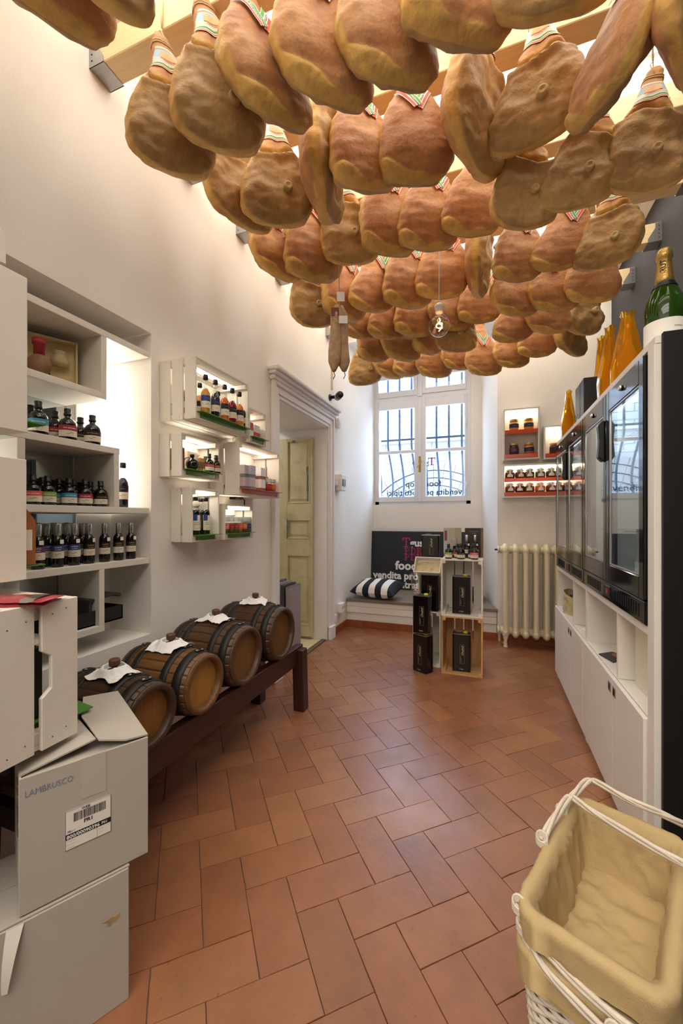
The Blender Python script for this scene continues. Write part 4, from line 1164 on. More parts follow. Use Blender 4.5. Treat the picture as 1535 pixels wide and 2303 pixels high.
def carton(name, loc, rz, w, d, h, base, label, cat='box', band=None, text=None, tcol=INK, bandz=(0.35, 0.75), group=None, rot=None, tsize=0.018):
    t = thing(name, loc, rz, label, cat, group, rot)
    mb = MB(); mb.box(-w / 2, w / 2, -d / 2, d / 2, 0, h); mb.build('body', base, t, bevel=min(w, d) * 0.02)
    if band:
        mb = MB(); mb.box(-w / 2 - .0006, w / 2 + .0006, -d / 2 - .0006, d / 2 + .0006, h * bandz[0], h * bandz[1]); mb.build('printed_band', band, t)
    if text:
        mb = MB(); add_text(mb, text, tsize, lambda a, b: Vector((a, -d / 2 - 0.0016, h * 0.55 + b)), 0, 'CENTER', 0.02); mb.build('print', tcol, t, fix=False)
    return t

NAIL = M('nail_head', rgb(70, 66, 62), 0.5, metal=0.5)
def crate(name, loc, rz, L, H, D, label, nside=3, nback=3, mat=CRATE_WHITE, th=0.009, gap=0.011, group=None, led=False, ntop=None, blocks=True, backdir='z'):
    """open box of boards; local -y is the open front, origin at the middle of the front bottom edge"""
    t = thing(name, loc, rz, label, 'crate', group)
    ntop = ntop or nside
    bw = (D - gap * (nside - 1)) / nside
    for s in (-1, 1):
        for k in range(nside):
            y0 = k * (bw + gap)
            mb = MB(); x0, x1 = sorted((s * L / 2, s * (L / 2 - th))); mb.box(x0, x1, y0, y0 + bw, 0, H)
            o = mb.build('board', mat, t, bevel=0.0012)
            nb = MB()
            for z in (0.012, H - 0.012):
                nb.lathe([(0.0016, 0), (0.0012, s * 0.0007), (0, s * 0.0008)], 6, (s * L / 2, y0 + bw * 0.3, z), 0, 'x')
            nb.build('nails', NAIL, o)['kind'] = 'stuff'
    bt = (D - gap * (ntop - 1)) / ntop
    for z in (0, H - th):
        for k in range(ntop):
            y0 = k * (bt + gap)
            mb = MB(); mb.box(-L / 2 + th + .0005, L / 2 - th - .0005, y0, y0 + bt, z, z + th); mb.build('board', mat, t, bevel=0.0012)
    if nback:
        if backdir == 'z':
            w_ = (L - 2 * th - gap * (nback - 1)) / nback
            for k in range(nback):
                x0 = -L / 2 + th + k * (w_ + gap)
                mb = MB(); mb.box(x0, x0 + w_, D - th, D - 0.0005, th, H - th); mb.build('board', mat, t, bevel=0.001)
        else:
            w_ = (H - 2 * th - gap * (nback - 1)) / nback
            for k in range(nback):
                z0 = th + k * (w_ + gap)
                mb = MB(); mb.box(-L / 2 + th, L / 2 - th, D - th, D - 0.0005, z0, z0 + w_); mb.build('board', mat, t, bevel=0.001)
    if blocks:
        b = 0.022
        for sx in (-1, 1):
            for sz in (0, 1):
                x0, x1 = sorted((sx * (L / 2 - th), sx * (L / 2 - th - b))); z0 = th if not sz else H - th - b
                mb = MB(); mb.box(x0, x1, 0.002, D - th - .001, z0, z0 + b); mb.build('corner_batten', mat, t)
    if led:
        mb = MB(); mb.box(-L / 2 + 0.04, L / 2 - 0.04, D * 0.45, D * 0.45 + 0.012, H - th - 0.008, H - th - 0.001)
        mb.build('led_strip', emitter('led_glow', (1.0, 0.92, 0.78, 1), 14.0), t)
    return t
def acrylic(loc, rz, L, D, mat, label, z=0.036, over=0.028, end=0.012):
    t = thing('acrylic_liner', loc, rz, label, 'shelf liner')
    mb = MB(); mb.box(-L / 2 + 0.012, L / 2 - 0.012 , -over, D - 0.03, z - 0.003, z); mb.build('plate', mat, t)
    mb = MB(); mb.box(-L / 2 + 0.012, L / 2 - 0.012, 0.004, 0.007, 0.010, z - 0.003); mb.build('front_strip', mat, t)
    return t

# ================================================================== shelf niche in the left wall
GREYW = M('white_shelf_board', rgb(226, 220, 210), 0.45)
nx0 = XL - ND
fr = XL - 0.004                                     # front edge of the boards
unit = thing('shelf_unit', (0, 0, NZ0), 0, 'white staggered shelf unit built into the wall niche', 'shelf')
def board(y0, y1, z0, z1, x0=nx0 + 0.012, nm='shelf_board'):
    mb = MB(); mb.box(x0, fr, y0, y1, z0 - NZ0, z1 - NZ0); return mb.build(nm, GREYW, unit, bevel=0.0015)
ye = NY1 - 0.008
S1, S2, S3, S4, S5, S6 = 1.951, 1.692, 1.474, 1.222, 0.990, 0.735      # undersides
TH = 0.027
yS2 = P(0, XL, 242).y; yS3 = P(0, XL, 271).y; yS6 = P(0, XL, 237.5).y
y0n = NY0 + 0.004
board(y0n, ye, S1, S1 + TH); board(y0n, yS2, S2, S2 + TH); board(y0n, yS3, S3, S3 + TH); board(y0n, ye, S4, S4 + TH); board(y0n, ye, S5, S5 + TH); board(y0n, yS6, S6, S6 + TH)
def upright(px, za, zb):
    y = P(0, XL, px).y; board(y - 0.025, y, za, zb, nm='upright')
upright(242, S2 + TH, S1); upright(270, S4 + TH, S3); upright(59, S4 + TH, S3); upright(237, S6 + TH, S5); upright(58, NZ0 + .002, S6)
mb = MB(); mb.box(nx0, nx0 + 0.010, y0n, yS3 - 0.012, S6 - NZ0, S1 - NZ0); mb.build('mirror_back', M('mirror', rgb(205, 212, 214), 0.03, metal=1.0), unit)
mb = MB(); yl = P(0, nx0 + .03, 250).y
mb.tube([(nx0 + 0.03, yl, S4 + 0.05 - NZ0), (nx0 + 0.03, yl, S1 - 0.05 - NZ0)], 0.011, 10); mb.build('light_tube', emitter('niche_tube', (1.0, 0.95, 0.86, 1), 16.0), unit)
mb = MB(); mb.tube([(nx0 + 0.05, 0.62, S4 + 0.05 - NZ0), (nx0 + 0.05, 0.62, S3 - 0.03 - NZ0)], 0.010, 8); mb.tube([(nx0 + 0.05, 0.62, S3 + 0.05 - NZ0), (nx0 + 0.05, 0.62, S2 - 0.03 - NZ0)], 0.010, 8); mb.build('light_tube', MATS['niche_tube'], unit)
# lamps hidden in the niche light the shelves
def shelf_row(items, X, z, make, names, shelf, rz0=PI / 2 - 0.5, jitter=0.25, group=None, row='front', s=1.0):
    items = sorted(items)
    for k, (px, band) in enumerate(items):
        p = P(0, X, px)
        lab = '%s, %s from left, %s of %s' % (names(band), ORD[k], row + ' line', shelf)
        place('bottle', make(band), (X, p.y, z), rz0 + random.uniform(-jitter, jitter), lab, 'bottle', group, s=s)
nm_apo = lambda b: 'round black bottle with %s label' % (b if b != 'black' else 'plain black')
shelf_row([(86, 'teal'), (152, 'red'), (208, 'black')], XL - 0.045, S3 + TH, apothecary, nm_apo, 'upper niche shelf', group='bottles on the upper niche shelf')
shelf_row([(68, 'black'), (124, 'red'), (181, 'black')], XL - 0.125, S3 + TH, apothecary, nm_apo, 'upper niche shelf', row='back', group='bottles on the upper niche shelf')
shelf_row([(162, 'purple')], XL - 0.195, S3 + TH, apothecary, nm_apo, 'upper niche shelf', row='rear', group='bottles on the upper niche shelf')
shelf_row([(74, 'coral'), (107, 'lime'), (155, 'teal'), (191, 'red'), (226, 'black')], XL - 0.045, S4 + TH, apothecary, nm_apo, 'middle niche shelf', group='bottles on the middle niche shelf', s=0.88)
shelf_row([(95, 'red'), (132, 'teal'), (166, 'black'), (203, 'red')], XL - 0.115, S4 + TH, apothecary, nm_apo, 'middle niche shelf', row='middle', group='bottles on the middle niche shelf', s=0.88)
shelf_row([(82, 'black'), (118, 'teal'), (143, 'black'), (180, 'black')], XL - 0.185, S4 + TH, apothecary, nm_apo, 'middle niche shelf', row='back', group='bottles on the middle niche shelf', s=0.88)
nm_vin = lambda b: 'silver-capped vinegar bottle with %s label' % b
shelf_row([(86, 'purple'), (129, 'blue'), (167, 'blue'), (200, 'black'), (235, 'black'), (266, 'black'), (294, 'black')], XL - 0.04, S5 + TH, vinegar, nm_vin, 'lower niche shelf', group='bottles on the lower niche shelf')
shelf_row([(106, 'blue'), (149, 'navy'), (184, 'black')], XL - 0.10, S5 + TH, vinegar, nm_vin, 'lower niche shelf', row='middle', group='bottles on the lower niche shelf')
shelf_row([(96, 'blue'), (122, 'black'), (146, 'navy'), (190, 'black')], XL - 0.155, S5 + TH, vinegar, nm_vin, 'lower niche shelf', row='back', group='bottles on the lower niche shelf')
# tall clear-necked bottle behind the upright
p = P(0, XL - 0.05, 276)
place('bottle', longneck('dark', 'black'), (XL - 0.05, p.y, S4 + TH), 0.8, 'tall bottle with cork and pale label beside the niche upright', 'bottle')
# gift set on the top shelf
p = P(0, XL - 0.15, 105)
t = thing('gift_set', (XL - 0.16, p.y, S2 + TH), math.radians(62), 'cream gift tray with printed lid standing on the top niche shelf', 'gift box')
mb = MB(); mb.box(-0.105, 0.105, 0, 0.02, 0, 0.195); mb.box(-0.105, -0.098, -0.03, 0, 0, 0.195); mb.box(0.098, 0.105, -0.03, 0, 0, 0.195); mb.box(-0.098, 0.098, -0.03, 0, 0.188, 0.195); mb.box(-0.098, 0.098, -0.03, 0, 0, 0.006)
mb.build('tray', M('gift_cream', rgb(214, 192, 142), 0.5), t, bevel=0.003)
mb = MB(); mb.lathe([(0, 0), (0.03, 0), (0.034, 0.012), (0.026, 0.035), (0.02, 0.042), (0.023, 0.055), (0.012, 0.05), (0, 0.06)], 12, (0.045, -0.02, 0.09)); mb.build('sachet', M('gift_pouch', rgb(196, 176, 132), 0.7), t)
t = thing('bottle', (XL - 0.085, P(0, XL - 0.085, 88).y, S2 + TH), 0.9, 'dark flask with red cap and round wooden tag on the top niche shelf', 'bottle')
mb = MB(); mb.lathe([(0, 0), (0.030, 0), (0.036, 0.02), (0.030, 0.05), (0.015, 0.066), (0.014, 0.11)], 18); mb.build('glass', DARK_GLASS, t)
mb = MB(); mb.lathe([(0.017, 0.085), (0.018, 0.125), (0.022, 0.128), (0.022, 0.148), (0, 0.150)], 18); mb.build('stopper', LBL['red'], t)
mb = MB(); mb.lathe([(0.0145, 0.066), (0.0148, 0.1)], 18); mb.build('neck_label', CREAM, t)
mb = MB(); mb.lathe([(0, -0.041), (0.038, -0.041), (0.038, -0.036), (0, -0.036)], 20, (0.004, 0, 0.042), 0, 'y'); o = mb.build('wooden_tag', M('tag_wood', rgb(128, 92, 60), 0.6), t)
# black cartons in the lowest compartment
yb = P(0, XL - 0.1, 185).y
t = thing('black_tray_box', (XL - 0.11, yb, S6 + TH), PI / 2, 'open black presentation box with raised lid in the lowest niche compartment', 'box')
mb = MB(); mb.box(-0.16, 0.13, -0.085, 0.085, 0, 0.006)
for (a, b, c, d) in ((-0.16, 0.13, -0.085, -0.079), (-0.16, 0.13, 0.079, 0.085), (-0.16, -0.154, -0.085, 0.085), (0.124, 0.13, -0.085, 0.085)): mb.box(a, b, c, d, 0, 0.06)
mb.build('tray', M('black_card', rgb(30, 29, 32), 0.5), t)
mb = MB(); mb.prism([(-0.02, 0.105), (0.10, 0.118), (0.124, 0.112), (0.128, 0.10), (0.12, 0.096), (0.10, 0.108), (-0.02, 0.095)], -0.08, 0.08, 'y'); mb.build('lid_flap', M('dark_card', rgb(62, 58, 58), 0.5), t)
mb = MB(); mb.box(-0.025, -0.015, -0.08, 0.08, 0.006, 0.1); mb.build('lid_hinge', M('dark_card', rgb(62, 58, 58), 0.5), t)

# ================================================================== lit crates on the wall
def wcrate(name, y0, y1, z0, z1, d, label, ns, acr, alab, led=True):
    yc = (y0 + y1) / 2; X = XL + d
    t = crate(name, (X, yc, z0), PI / 2, y1 - y0, z1 - z0, d - 0.002, label, nside=ns, led=led, group='crates hung on the wall', backdir='x')
    if acr: acrylic((X, yc, z0), PI / 2, y1 - y0, d, acr, alab)
    return X, yc, z0 + 0.0365
X1, _, zf = wcrate('wall_crate', 1.496, 1.932, 1.664, 1.955, 0.215, 'large white slatted wall crate holding oil bottles, topmost of the wall crates', 3, GREEN_ACR, 'green acrylic liner under the coloured bottles in the top wall crate')
for k, (px, liq, band) in enumerate(((462, 'amber', 'blue'), (484, 'dark', 'navy'), (505, 'orange', 'black'), (522, 'ruby', 'black'), (538, 'honey', 'black'), (553, 'garnet', 'black'))):
    p = P(0, X1 - 0.025, px)
    place('bottle', longneck(liq, band), (X1 - 0.025, p.y, zf), PI / 2 - 0.45, 'long-necked bottle of %s condiment, %s from left in top wall crate' % ({'dark': 'dark', 'amber': 'pale amber', 'orange': 'orange', 'ruby': 'ruby red', 'honey': 'honey', 'garnet': 'garnet'}[liq], ORD[k]), 'bottle', 'bottles in the top wall crate')
for k, (px, liq, band) in enumerate(((421, 'honey', 'blue'), (449, 'amber', 'black'), (490, 'dark', 'navy'), (528, 'dark', 'black'))):
    p = P(0, X1 - 0.10, px)
    if p.y < 1.53: p.y = 1.535
    place('bottle', longneck(liq, band), (X1 - 0.10, p.y, zf), PI / 2 - 0.45, 'long-necked bottle in the back line of the top wall crate, %s from the left' % ORD[k], 'bottle', 'bottles in the top wall crate', s=0.92)
X2, yc, zf = wcrate('wall_crate', 1.938, 2.122, 1.634, 1.832, 0.215, 'small white wall crate of red cartons beside the doorway', 2, GREEN_ACR, 'green acrylic liner in the small wall crate beside the doorway')
REDC = M('carton_red', rgb(196, 74, 66), 0.5); WHC = M('carton_white', rgb(228, 226, 226), 0.5); CRC = M('carton_cream', rgb(216, 202, 178), 0.6); MAR = M('carton_maroon', rgb(126, 38, 46), 0.5); BRC = M('carton_brown', rgb(176, 132, 84), 0.6); DKC = M('carton_dark', rgb(36, 30, 30), 0.5); GRC = M('carton_grey', rgb(186, 182, 190), 0.5)
for k, (yy, base, band, nm) in enumerate(((1.965, REDC, CRC, 'red and cream'), (2.01, REDC, WHC, 'red and white'), (2.07, WHC, REDC, 'white and red'))):
    carton('carton', (X2 - 0.06, yy, zf), PI / 2, 0.036 if k < 2 else 0.055, 0.06, 0.095 - 0.004 * k, base, '%s carton in the small wall crate, %s from the left' % (nm, ORD[k]), 'carton', band, None, bandz=(0.1, 0.5), group='cartons in the small wall crate')
X3, _, zf = wcrate('wall_crate', 1.494, 1.777, 1.40, 1.605, 0.135, 'white wall crate with a round black flask and gift cartons', 2, GREEN_ACR, 'green acrylic liner under the round black flask')
carton('carton', (X3 - 0.05, 1.518, zf), PI / 2, 0.016, 0.08, 0.10, MAR, 'narrow maroon carton at the end of the flask crate', 'carton')
carton('carton', (X3 - 0.09, P(0, X3 - .09, 428).y, zf), PI / 2, 0.075, 0.03, 0.105, CRC, 'cream carton with flourish behind the round black flask', 'carton', None, None)
carton('carton', (X3 - 0.095, P(0, X3 - .095, 452).y, zf), PI / 2, 0.055, 0.03, 0.085, BRC, 'brown and cream carton behind the round black flask', 'carton', LBL['brown'], None)
t = thing('bottle', (X3 - 0.033, P(0, X3 - .033, 432).y, zf), 0.9, 'round black glass flask with stopper in the wall crate', 'bottle')
mb = MB(); mb.lathe([(0, 0), (0.016, 0)] + [(0.031 * math.sin(a), 0.032 - 0.031 * math.cos(a)) for a in [0.55 + 0.2 * k for k in range(11)]] + [(0.009, 0.064), (0.009, 0.072)], 20); mb.build('glass', DARK_GLASS, t)
mb = MB(); mb.lathe([(0.011, 0.070), (0.011, 0.082), (0, 0.083)], 14); mb.build('stopper', BCAP, t)
mb = MB(); mb.tube([(-0.012, 0, 0.066), (-0.032, -0.004, 0.062), (-0.040, -0.008, 0.05)], 0.002, 6); mb.build('cord', BLACK, t)
for k, px in enumerate((462, 474, 490)):
    xx = X3 - (0.085 if k == 0 else 0.006)
    place('bottle', apothecary('red'), (xx, (P(0, xx, px).y, 1.700, 1.755)[k], zf), PI / 2 - .4, 'small black bottle with red label in the flask crate, %s from the left' % ORD[k], 'bottle', 'red label bottles in the flask crate', s=0.80)
X4, _, zf = wcrate('wall_crate', 1.86, 2.317, 1.332, 1.625, 0.20, 'white wall crate with red liner holding small boxes and glass jars', 2, RED_ACR, 'red acrylic liner under the stacked printed cartons')
st = [(548, 'dark'), (561, 'grey'), (584, 'orange')]
for k, (px, cn) in enumerate(st):
    xx = X4 - 0.05 - (0.015 if k == 0 else 0)
    for q in range(2):
        carton('carton', (xx, P(0, xx, px).y, zf + q * 0.073), PI / 2, 0.054, 0.05, 0.072, GRC if k < 2 else WHC, 'small %s printed carton, %s of the %s stack in the red-lined crate' % ({'dark': 'grey', 'grey': 'white-grey', 'orange': 'orange'}[cn], 'upper' if q else 'lower', ORD[k]), 'carton', LBL['brown'] if k == 2 else M('carton_slate', rgb(110, 116, 120), 0.5), None, bandz=(0.04, 0.28), group='printed cartons in the red-lined wall crate')
carton('carton', (X4 - 0.13, 1.90, zf), PI / 2, 0.05, 0.05, 0.135, WHC, 'tall white carton at the back of the red-lined crate', 'carton', MAR, None, bandz=(0.03, 0.15))
for k, (px, fill) in enumerate(((604, 'red'), (613, 'ochre'), (623, 'red'))):
    xx = X4 - 0.03
    place('jar', spice_jar(fill, 'red' if fill == 'red' else 'orange'), (xx, min(P(0, xx, px).y, 2.28), zf), PI / 2 - .3, 'clear glass jar of spice beside the printed cartons, %s from the left' % ORD[k], 'jar', 'glass jars in the red-lined crate', s=0.95)
t = thing('price_paddle', (X4 - 0.02, 2.235, zf), PI / 2, 'small grey upright price holder behind the glass jars', 'sign')
mb = MB(); mb.box(-0.022, 0.022, 0.03, 0.033, 0, 0.10); mb.build('card', GRC, t); mb = MB(); mb.box(-0.007, 0.007, 0.03, 0.034, 0.10, 0.16); mb.build('stem', GRC, t)
X5, _, zf = wcrate('wall_crate', 1.567, 1.779, 1.083, 1.351, 0.132, 'upright white wall crate with tall black vinegar bottles', 2, GREEN_ACR, 'green acrylic liner under the tall black vinegar bottles')
for k, (px, dd) in enumerate(((443, 0.03), (466, 0.03), (448, 0.085), (455, 0.085))):
    xx = X5 - dd
    place('bottle', squarish(), (xx, [1.628, 1.705, 1.66, 1.735][k], zf), PI / 2 - .35, 'tall clear-necked bottle of black vinegar, %s in the upright crate' % ['front left', 'front right', 'back left', 'back right'][k], 'bottle', 'tall vinegar bottles in the upright crate', s=0.93)
X6, _, zf = wcrate('wall_crate', 1.825, 2.107, 1.082, 1.28, 0.132, 'small white wall crate full of spice jars, lowest by the doorway', 2, GREEN_ACR, 'green acrylic liner under the spice jars')
cols = [('brown', 'pink'), ('brown', 'red'), ('green', 'red'), ('ochre', 'coral'), ('brown', 'orange'), ('brown', 'blue'), ('ochre', 'brown')]
for k in range(6):
    for q in range(2):
        f_, b_ = cols[(k + 2 * q) % 7]
        place('jar', spice_jar(f_, b_), (X6 - 0.018 - 0.045 * q, 1.858 + 0.044 * k, zf), PI / 2 - .4 + random.uniform(-.3, .3), 'spice jar with %s label, %s from left in %s line of spice crate' % (b_, ORD[k], 'back' if q else 'front'), 'jar', 'spice jars in the lowest wall crate')
t = thing('adapter', (XL, 2.10, 1.318), 0, 'small black plug adapter with cable above the spice crate', 'adapter')
mb = MB(); mb.box(0.0, 0.05, -0.05, 0.03, 0.0, 0.018); mb.build('body', BLACK, t, bevel=0.003)
mb = MB(); mb.tube([(0.03, 0.03, 0.009), (0.035, 0.06, 0.0), (0.03, 0.065, -0.05)], 0.004, 6); mb.build('cable', BLACK, t)
# ================================================================== near crates on the pier at the left edge
def near_crate(px, ytop, ybot, X, label, depth_y, boards, name='display_crate'):
    pt = P(0, X, px, ytop); pb = P(0, X, px, ybot)
    return pt.y, pb.z, pt.z
# opening faces +Y (away from the camera); we look at the boarded side
XN = -1.12
for (px, yt, yb_, lab, gl) in ((62, 626, 973, 'large white board crate at the left edge, highest of the near crates', 'green acrylic liner jutting out of the highest near crate'),
                               (60, 1034, 1303, 'white board crate at the left edge beside the lower niche shelves', 'green acrylic liner jutting out of the lower near crate')):
    pt = P(0, XN, px, yt); pb = P(0, XN, px, yb_)
    yF = pt.y; z0, z1 = pb.z, pt.z
    Lx = 0.30; H = z1 - z0; Dp = yF - 0.325
    crate('display_crate', (XN - Lx / 2, yF, z0), PI, Lx, H, Dp, lab, nside=1, nback=0, ntop=1, blocks=True, th=0.011, group='near crates on the pier')
    acrylic((XN - Lx / 2, yF, z0), PI, Lx, Dp, GREEN_ACR, gl, z=0.034, over=0.055)
# small block crate at the very edge above
pt = P(0, XN, 14, 524)
crate('display_crate', (XN - 0.15, pt.y, 1.83), PI, 0.30, pt.z - 1.83 + 0.002, pt.y - 0.325, 'white crate cut off by the left edge of the picture, above the near crates', nside=1, nback=0, ntop=1, th=0.011, group='near crates on the pier')
# paper bags standing in the lower crate
zb = P(0, XN, 60, 1303).z + 0.035
yF = P(0, XN, 60, 1034).y
for k, (yy, xx, col, hh, nm) in enumerate(((yF + 0.004, XN - 0.045, rgb(150, 92, 46), 0.155, 'brown'), (yF - 0.004, XN - 0.12, rgb(60, 34, 36), 0.20, 'dark red'))):
    t = thing('paper_bag', (xx, yy, zb), PI, '%s paper bag standing in the lower near crate' % nm, 'bag')
    w, d, h = 0.06, 0.055, hh
    mb = MB()
    mb.add([(-w / 2, -d / 2, 0), (w / 2, -d / 2, 0), (w / 2, d / 2, 0), (-w / 2, d / 2, 0), (-w / 2, -d / 2, h * .75), (w / 2, -d / 2, h * .75), (w / 2, d / 2, h * .75), (-w / 2, d / 2, h * .75), (-w / 2, 0.0, h), (w / 2, 0.0, h)],
           [(3, 2, 1, 0), (0, 1, 5, 4), (1, 2, 6, 5), (2, 3, 7, 6), (3, 0, 4, 7), (4, 5, 9, 8), (6, 7, 8, 9), (5, 6, 9), (7, 4, 8)])
    mb.build('bag', M('bag_%d' % k, col, 0.7, var=0.1, scale=30), t)
    mb = MB(); mb.box(-0.0315, -0.0305, -0.018, 0.018, h * .25, h * .6); mb.build('label', CREAM, t)

# ================================================================== stacked white cartons and crate in the left foreground
CARD = M('white_cardboard', rgb(178, 170, 159), 0.75, var=0.03, scale=5, bump=0.06, bscale=220)
CARDB = M('brown_cardboard_core', rgb(176, 146, 104), 0.8)
def edge_dir(a, b): return (b - a).normalized()
# upper carton
fr_ = Vector((-0.825, 0.797)); fl_ = Vector((-0.952, 0.569))
wv = (fl_ - fr_); Wb = wv.length; e1 = wv / Wb                # along the front face, right to left
e2 = Vector((-e1.y, e1.x)) * -1                               # into the depth
if e2.x > 0: e2 = -e2
rzb = math.atan2(-e1.y, -e1.x)                                # local +x = left to right along the front
Zb = 0.334; Hb = 0.300; Db = 0.345
cen = (fr_ + fl_) / 2
box1 = thing('cardboard_box', (cen.x, cen.y, Zb), rzb, 'white cardboard wine carton with half-open flaps and shipping label, upper of two', 'box')
def shell(mb, w, d, h, th=0.005):
    mb.box(-w / 2, w / 2, 0, th, 0, h); mb.box(-w / 2, w / 2, d - th, d, 0, h); mb.box(-w / 2, -w / 2 + th, th, d - th, 0, h); mb.box(w / 2 - th, w / 2, th, d - th, 0, h); mb.box(-w / 2 + th, w / 2 - th, th, d - th, 0, th)
mb = MB(); shell(mb, Wb, 0.262, Hb); mb.build('carton', CARD, box1, bevel=0.0015)
def flap(name, pts, th=0.004):
    mb = MB()
    top = [Vector(p) for p in pts]; n = len(top)
    mb.add(top + [p - Vector((0, 0, th)) for p in top], [tuple(range(n)), tuple(range(2 * n - 1, n - 1, -1))] + [(i, n + i, n + (i + 1) % n, (i + 1) % n) for i in range(n)])
    o = mb.build(name, CARD, box1); return o
w2 = Wb / 2
# right flap lies over towards the left, left flap slopes up under it, front and back inner flaps
flap('flap', [(w2, 0.004, Hb + 0.006), (w2, Db, Hb + 0.006), (0.035, Db, Hb + 0.014), (0.010, Db * .55, Hb + 0.020), (0.022, 0.015, Hb + 0.026), (w2 * .6, 0.0, Hb + 0.012)])
flap('flap', [(-w2, 0.012, Hb + 0.002), (0.018, 0.03, Hb + 0.024), (0.006, Db * .6, Hb + 0.008), (0.028, Db, Hb + 0.004), (-w2, Db, Hb + 0.004)])
flap('flap', [(-w2 + .006, 0.006, Hb - 0.004), (w2 - .006, 0.006, Hb - 0.004), (w2 - .01, 0.12, Hb - 0.012), (-w2 + .01, 0.12, Hb - 0.012)])
mb = MB(); add_text(mb, 'LAMBRUSCO', 0.0175, lambda a, b: Vector((-w2 + 0.010 + a * 0.88, -0.0008, 0.256 + b * 1.15)), 0, 'LEFT', 0.0); mb.build('print', M('grey_blue_ink', rgb(120, 128, 150), 0.7), box1, fix=False)
LBP = M('label_paper', rgb(232, 226, 216), 0.6)
lab = MB(); lx0, lx1_, lz0, lz1 = -0.047, 0.045, 0.100, 0.190
lab.box(lx0, lx1_, -0.0010, -0.0002, lz0, lz1); lo = lab.build('shipping_label', LBP, box1)
mb = MB()
for (a, b, c, d) in ((lx0, lx1_, lz0, lz0 + .0006), (lx0, lx1_, lz1 - .0006, lz1), (lx0, lx0 + .0006, lz0, lz1), (lx1_ - .0006, lx1_, lz0, lz1), (lx0, lx1_, 0.124, 0.136), (0.016, 0.0165, lz0, 0.124)):
    mb.box(a, b, -0.0014, -0.0011, c, d)
rb = random.Random(5); x = lx0 + 0.016
while x < lx1_ - 0.012:
    w_ = rb.choice((0.0005, 0.0008, 0.0013)); mb.box(x, x + w_, -0.0014, -0.0011, 0.160, 0.180); x += w_ + rb.choice((0.0005, 0.0008, 0.0012))
def ltext(body, size, x, z, bold=0.02): add_text(mb, body, size, lambda a, b: Vector((x + a, -0.0015, z + b)), 0, 'LEFT', bold)
ltext('WEB', 0.008, -0.015, 0.1815); ltext('PR1', 0.012, -0.011, 0.149, 0.03); ltext('PR1 /', 0.0065, lx0 + .004, 0.139)
for k in range(3): ltext(['- --------', '--- ------ -', '----- --'][k], 0.0055, lx0 + .003, 0.117 - 0.0068 * k, 0.0)
ltext('-- ---', 0.005, 0.019, 0.116, 0.0); ltext('----- -', 0.005, 0.019, 0.109, 0.0)
mb.build('print', INK, lo, fix=False)
mb = MB(); add_text(mb, '800/00090396', 0.0115, lambda a, b: Vector((lx0 + .002 + a, -0.0018, 0.1258 + b)), 0, 'LEFT', 0.02); add_text(mb, 'P01', 0.0085, lambda a, b: Vector((lx1_ - 0.02 + a, -0.0018, 0.127 + b)), 0, 'LEFT', 0.02); mb.build('print', WINK, lo, fix=False)
# scribbled print on the left side of the carton
mb = MB(); rs = random.Random(9)
for k in range(30):
    y0 = 0.02 + 0.05 * rs.random() ** 1.5; z0 = 0.16 + 0.12 * rs.random()
    mb.box(-w2 - 0.0012, -w2 - 0.0002, y0, y0 + 0.003 + 0.009 * rs.random(), z0, z0 + 0.002 + 0.006 * rs.random())
o = mb.build('marking', M('marking_grey', rgb(70, 68, 72), 0.8), box1); o['kind'] = 'stuff'
mb = MB(); mb.box(-0.016, 0.035, -0.0009, -0.0002, Hb - 0.095, Hb); mb.build('tape', M('packing_tape', rgb(184, 176, 165), 0.45), box1)
# green acrylic offcut on the open flap
t = thing('acrylic_sheet', (0, 0, 0), 0, 'pointed corner of a green acrylic sheet lying on the open carton', 'acrylic sheet')
gz = Zb + Hb + 0.028
pa, pb, pc, pd = (P(2, gz, 209, 1591), P(2, gz, 160, 1572), P(2, gz, 110, 1600), P(2, gz, 165, 1612))
c0 = (pa + pb + pc + pd) / 4; t.location = c0
mb = MB(); q = [Vector(p) - c0 for p in (pa, pb, pc, pd)]
mb.prism([(p.x, p.y) for p in q], 0, 0.003); mb.build('sheet', GREEN_ACR, t)

# lower carton
fr2 = Vector((-0.8406, 0.752)); W2, D2, H2 = 0.44, 0.235, 0.331
c2 = fr2 + e1 * (W2 / 2)
box2 = thing('cardboard_box', (c2.x, c2.y, 0.0), rzb, 'white cardboard carton with torn hole standing on the floor, lower of two', 'box')
mb = MB(); shell(mb, W2, D2, H2 - 0.004); cb2 = mb.build('carton', CARD, box2, bevel=0.0015)
mb = MB(); mb.box(-W2 / 2 - 0.002, W2 / 2 + 0.002, 0.004, D2 / 2, H2 - 0.0035, H2 - 0.0005); mb.build('flap', CARD, box2)
mb = MB(); mb.box(-W2 / 2 - 0.002, W2 / 2 + 0.002, D2 / 2 + .002, D2, H2 - 0.0035, H2 - 0.0005); mb.build('flap', CARD, box2)
mb = MB(); pts = [(-0.03, 0.006), (0.0, 0.010), (0.012, 0.004), (0.026, 0.010), (0.030, -0.004), (0.016, -0.010), (0.006, -0.008), (-0.004, -0.016), (-0.016, -0.014), (-0.012, -0.004)]
hx, hz = W2 / 2 - 0.038, 0.222
mb.prism([(hx + a * .62, hz + b * .75) for a, b in pts], -0.0010, 0.0004, 'y'); o = mb.build('torn_hole', CARDB, box2); o['label'] = 'torn hole showing brown cardboard core'
mb = MB(); mb.add([(hx - 0.022, -0.001, hz + 0.006), (hx - 0.012, -0.006, hz + 0.009), (hx + .002, -0.008, hz + 0.002), (hx - .006, -0.001, hz - 0.006)], [(0, 1, 2, 3)]); mb.build('torn_flake', CARD, box2)
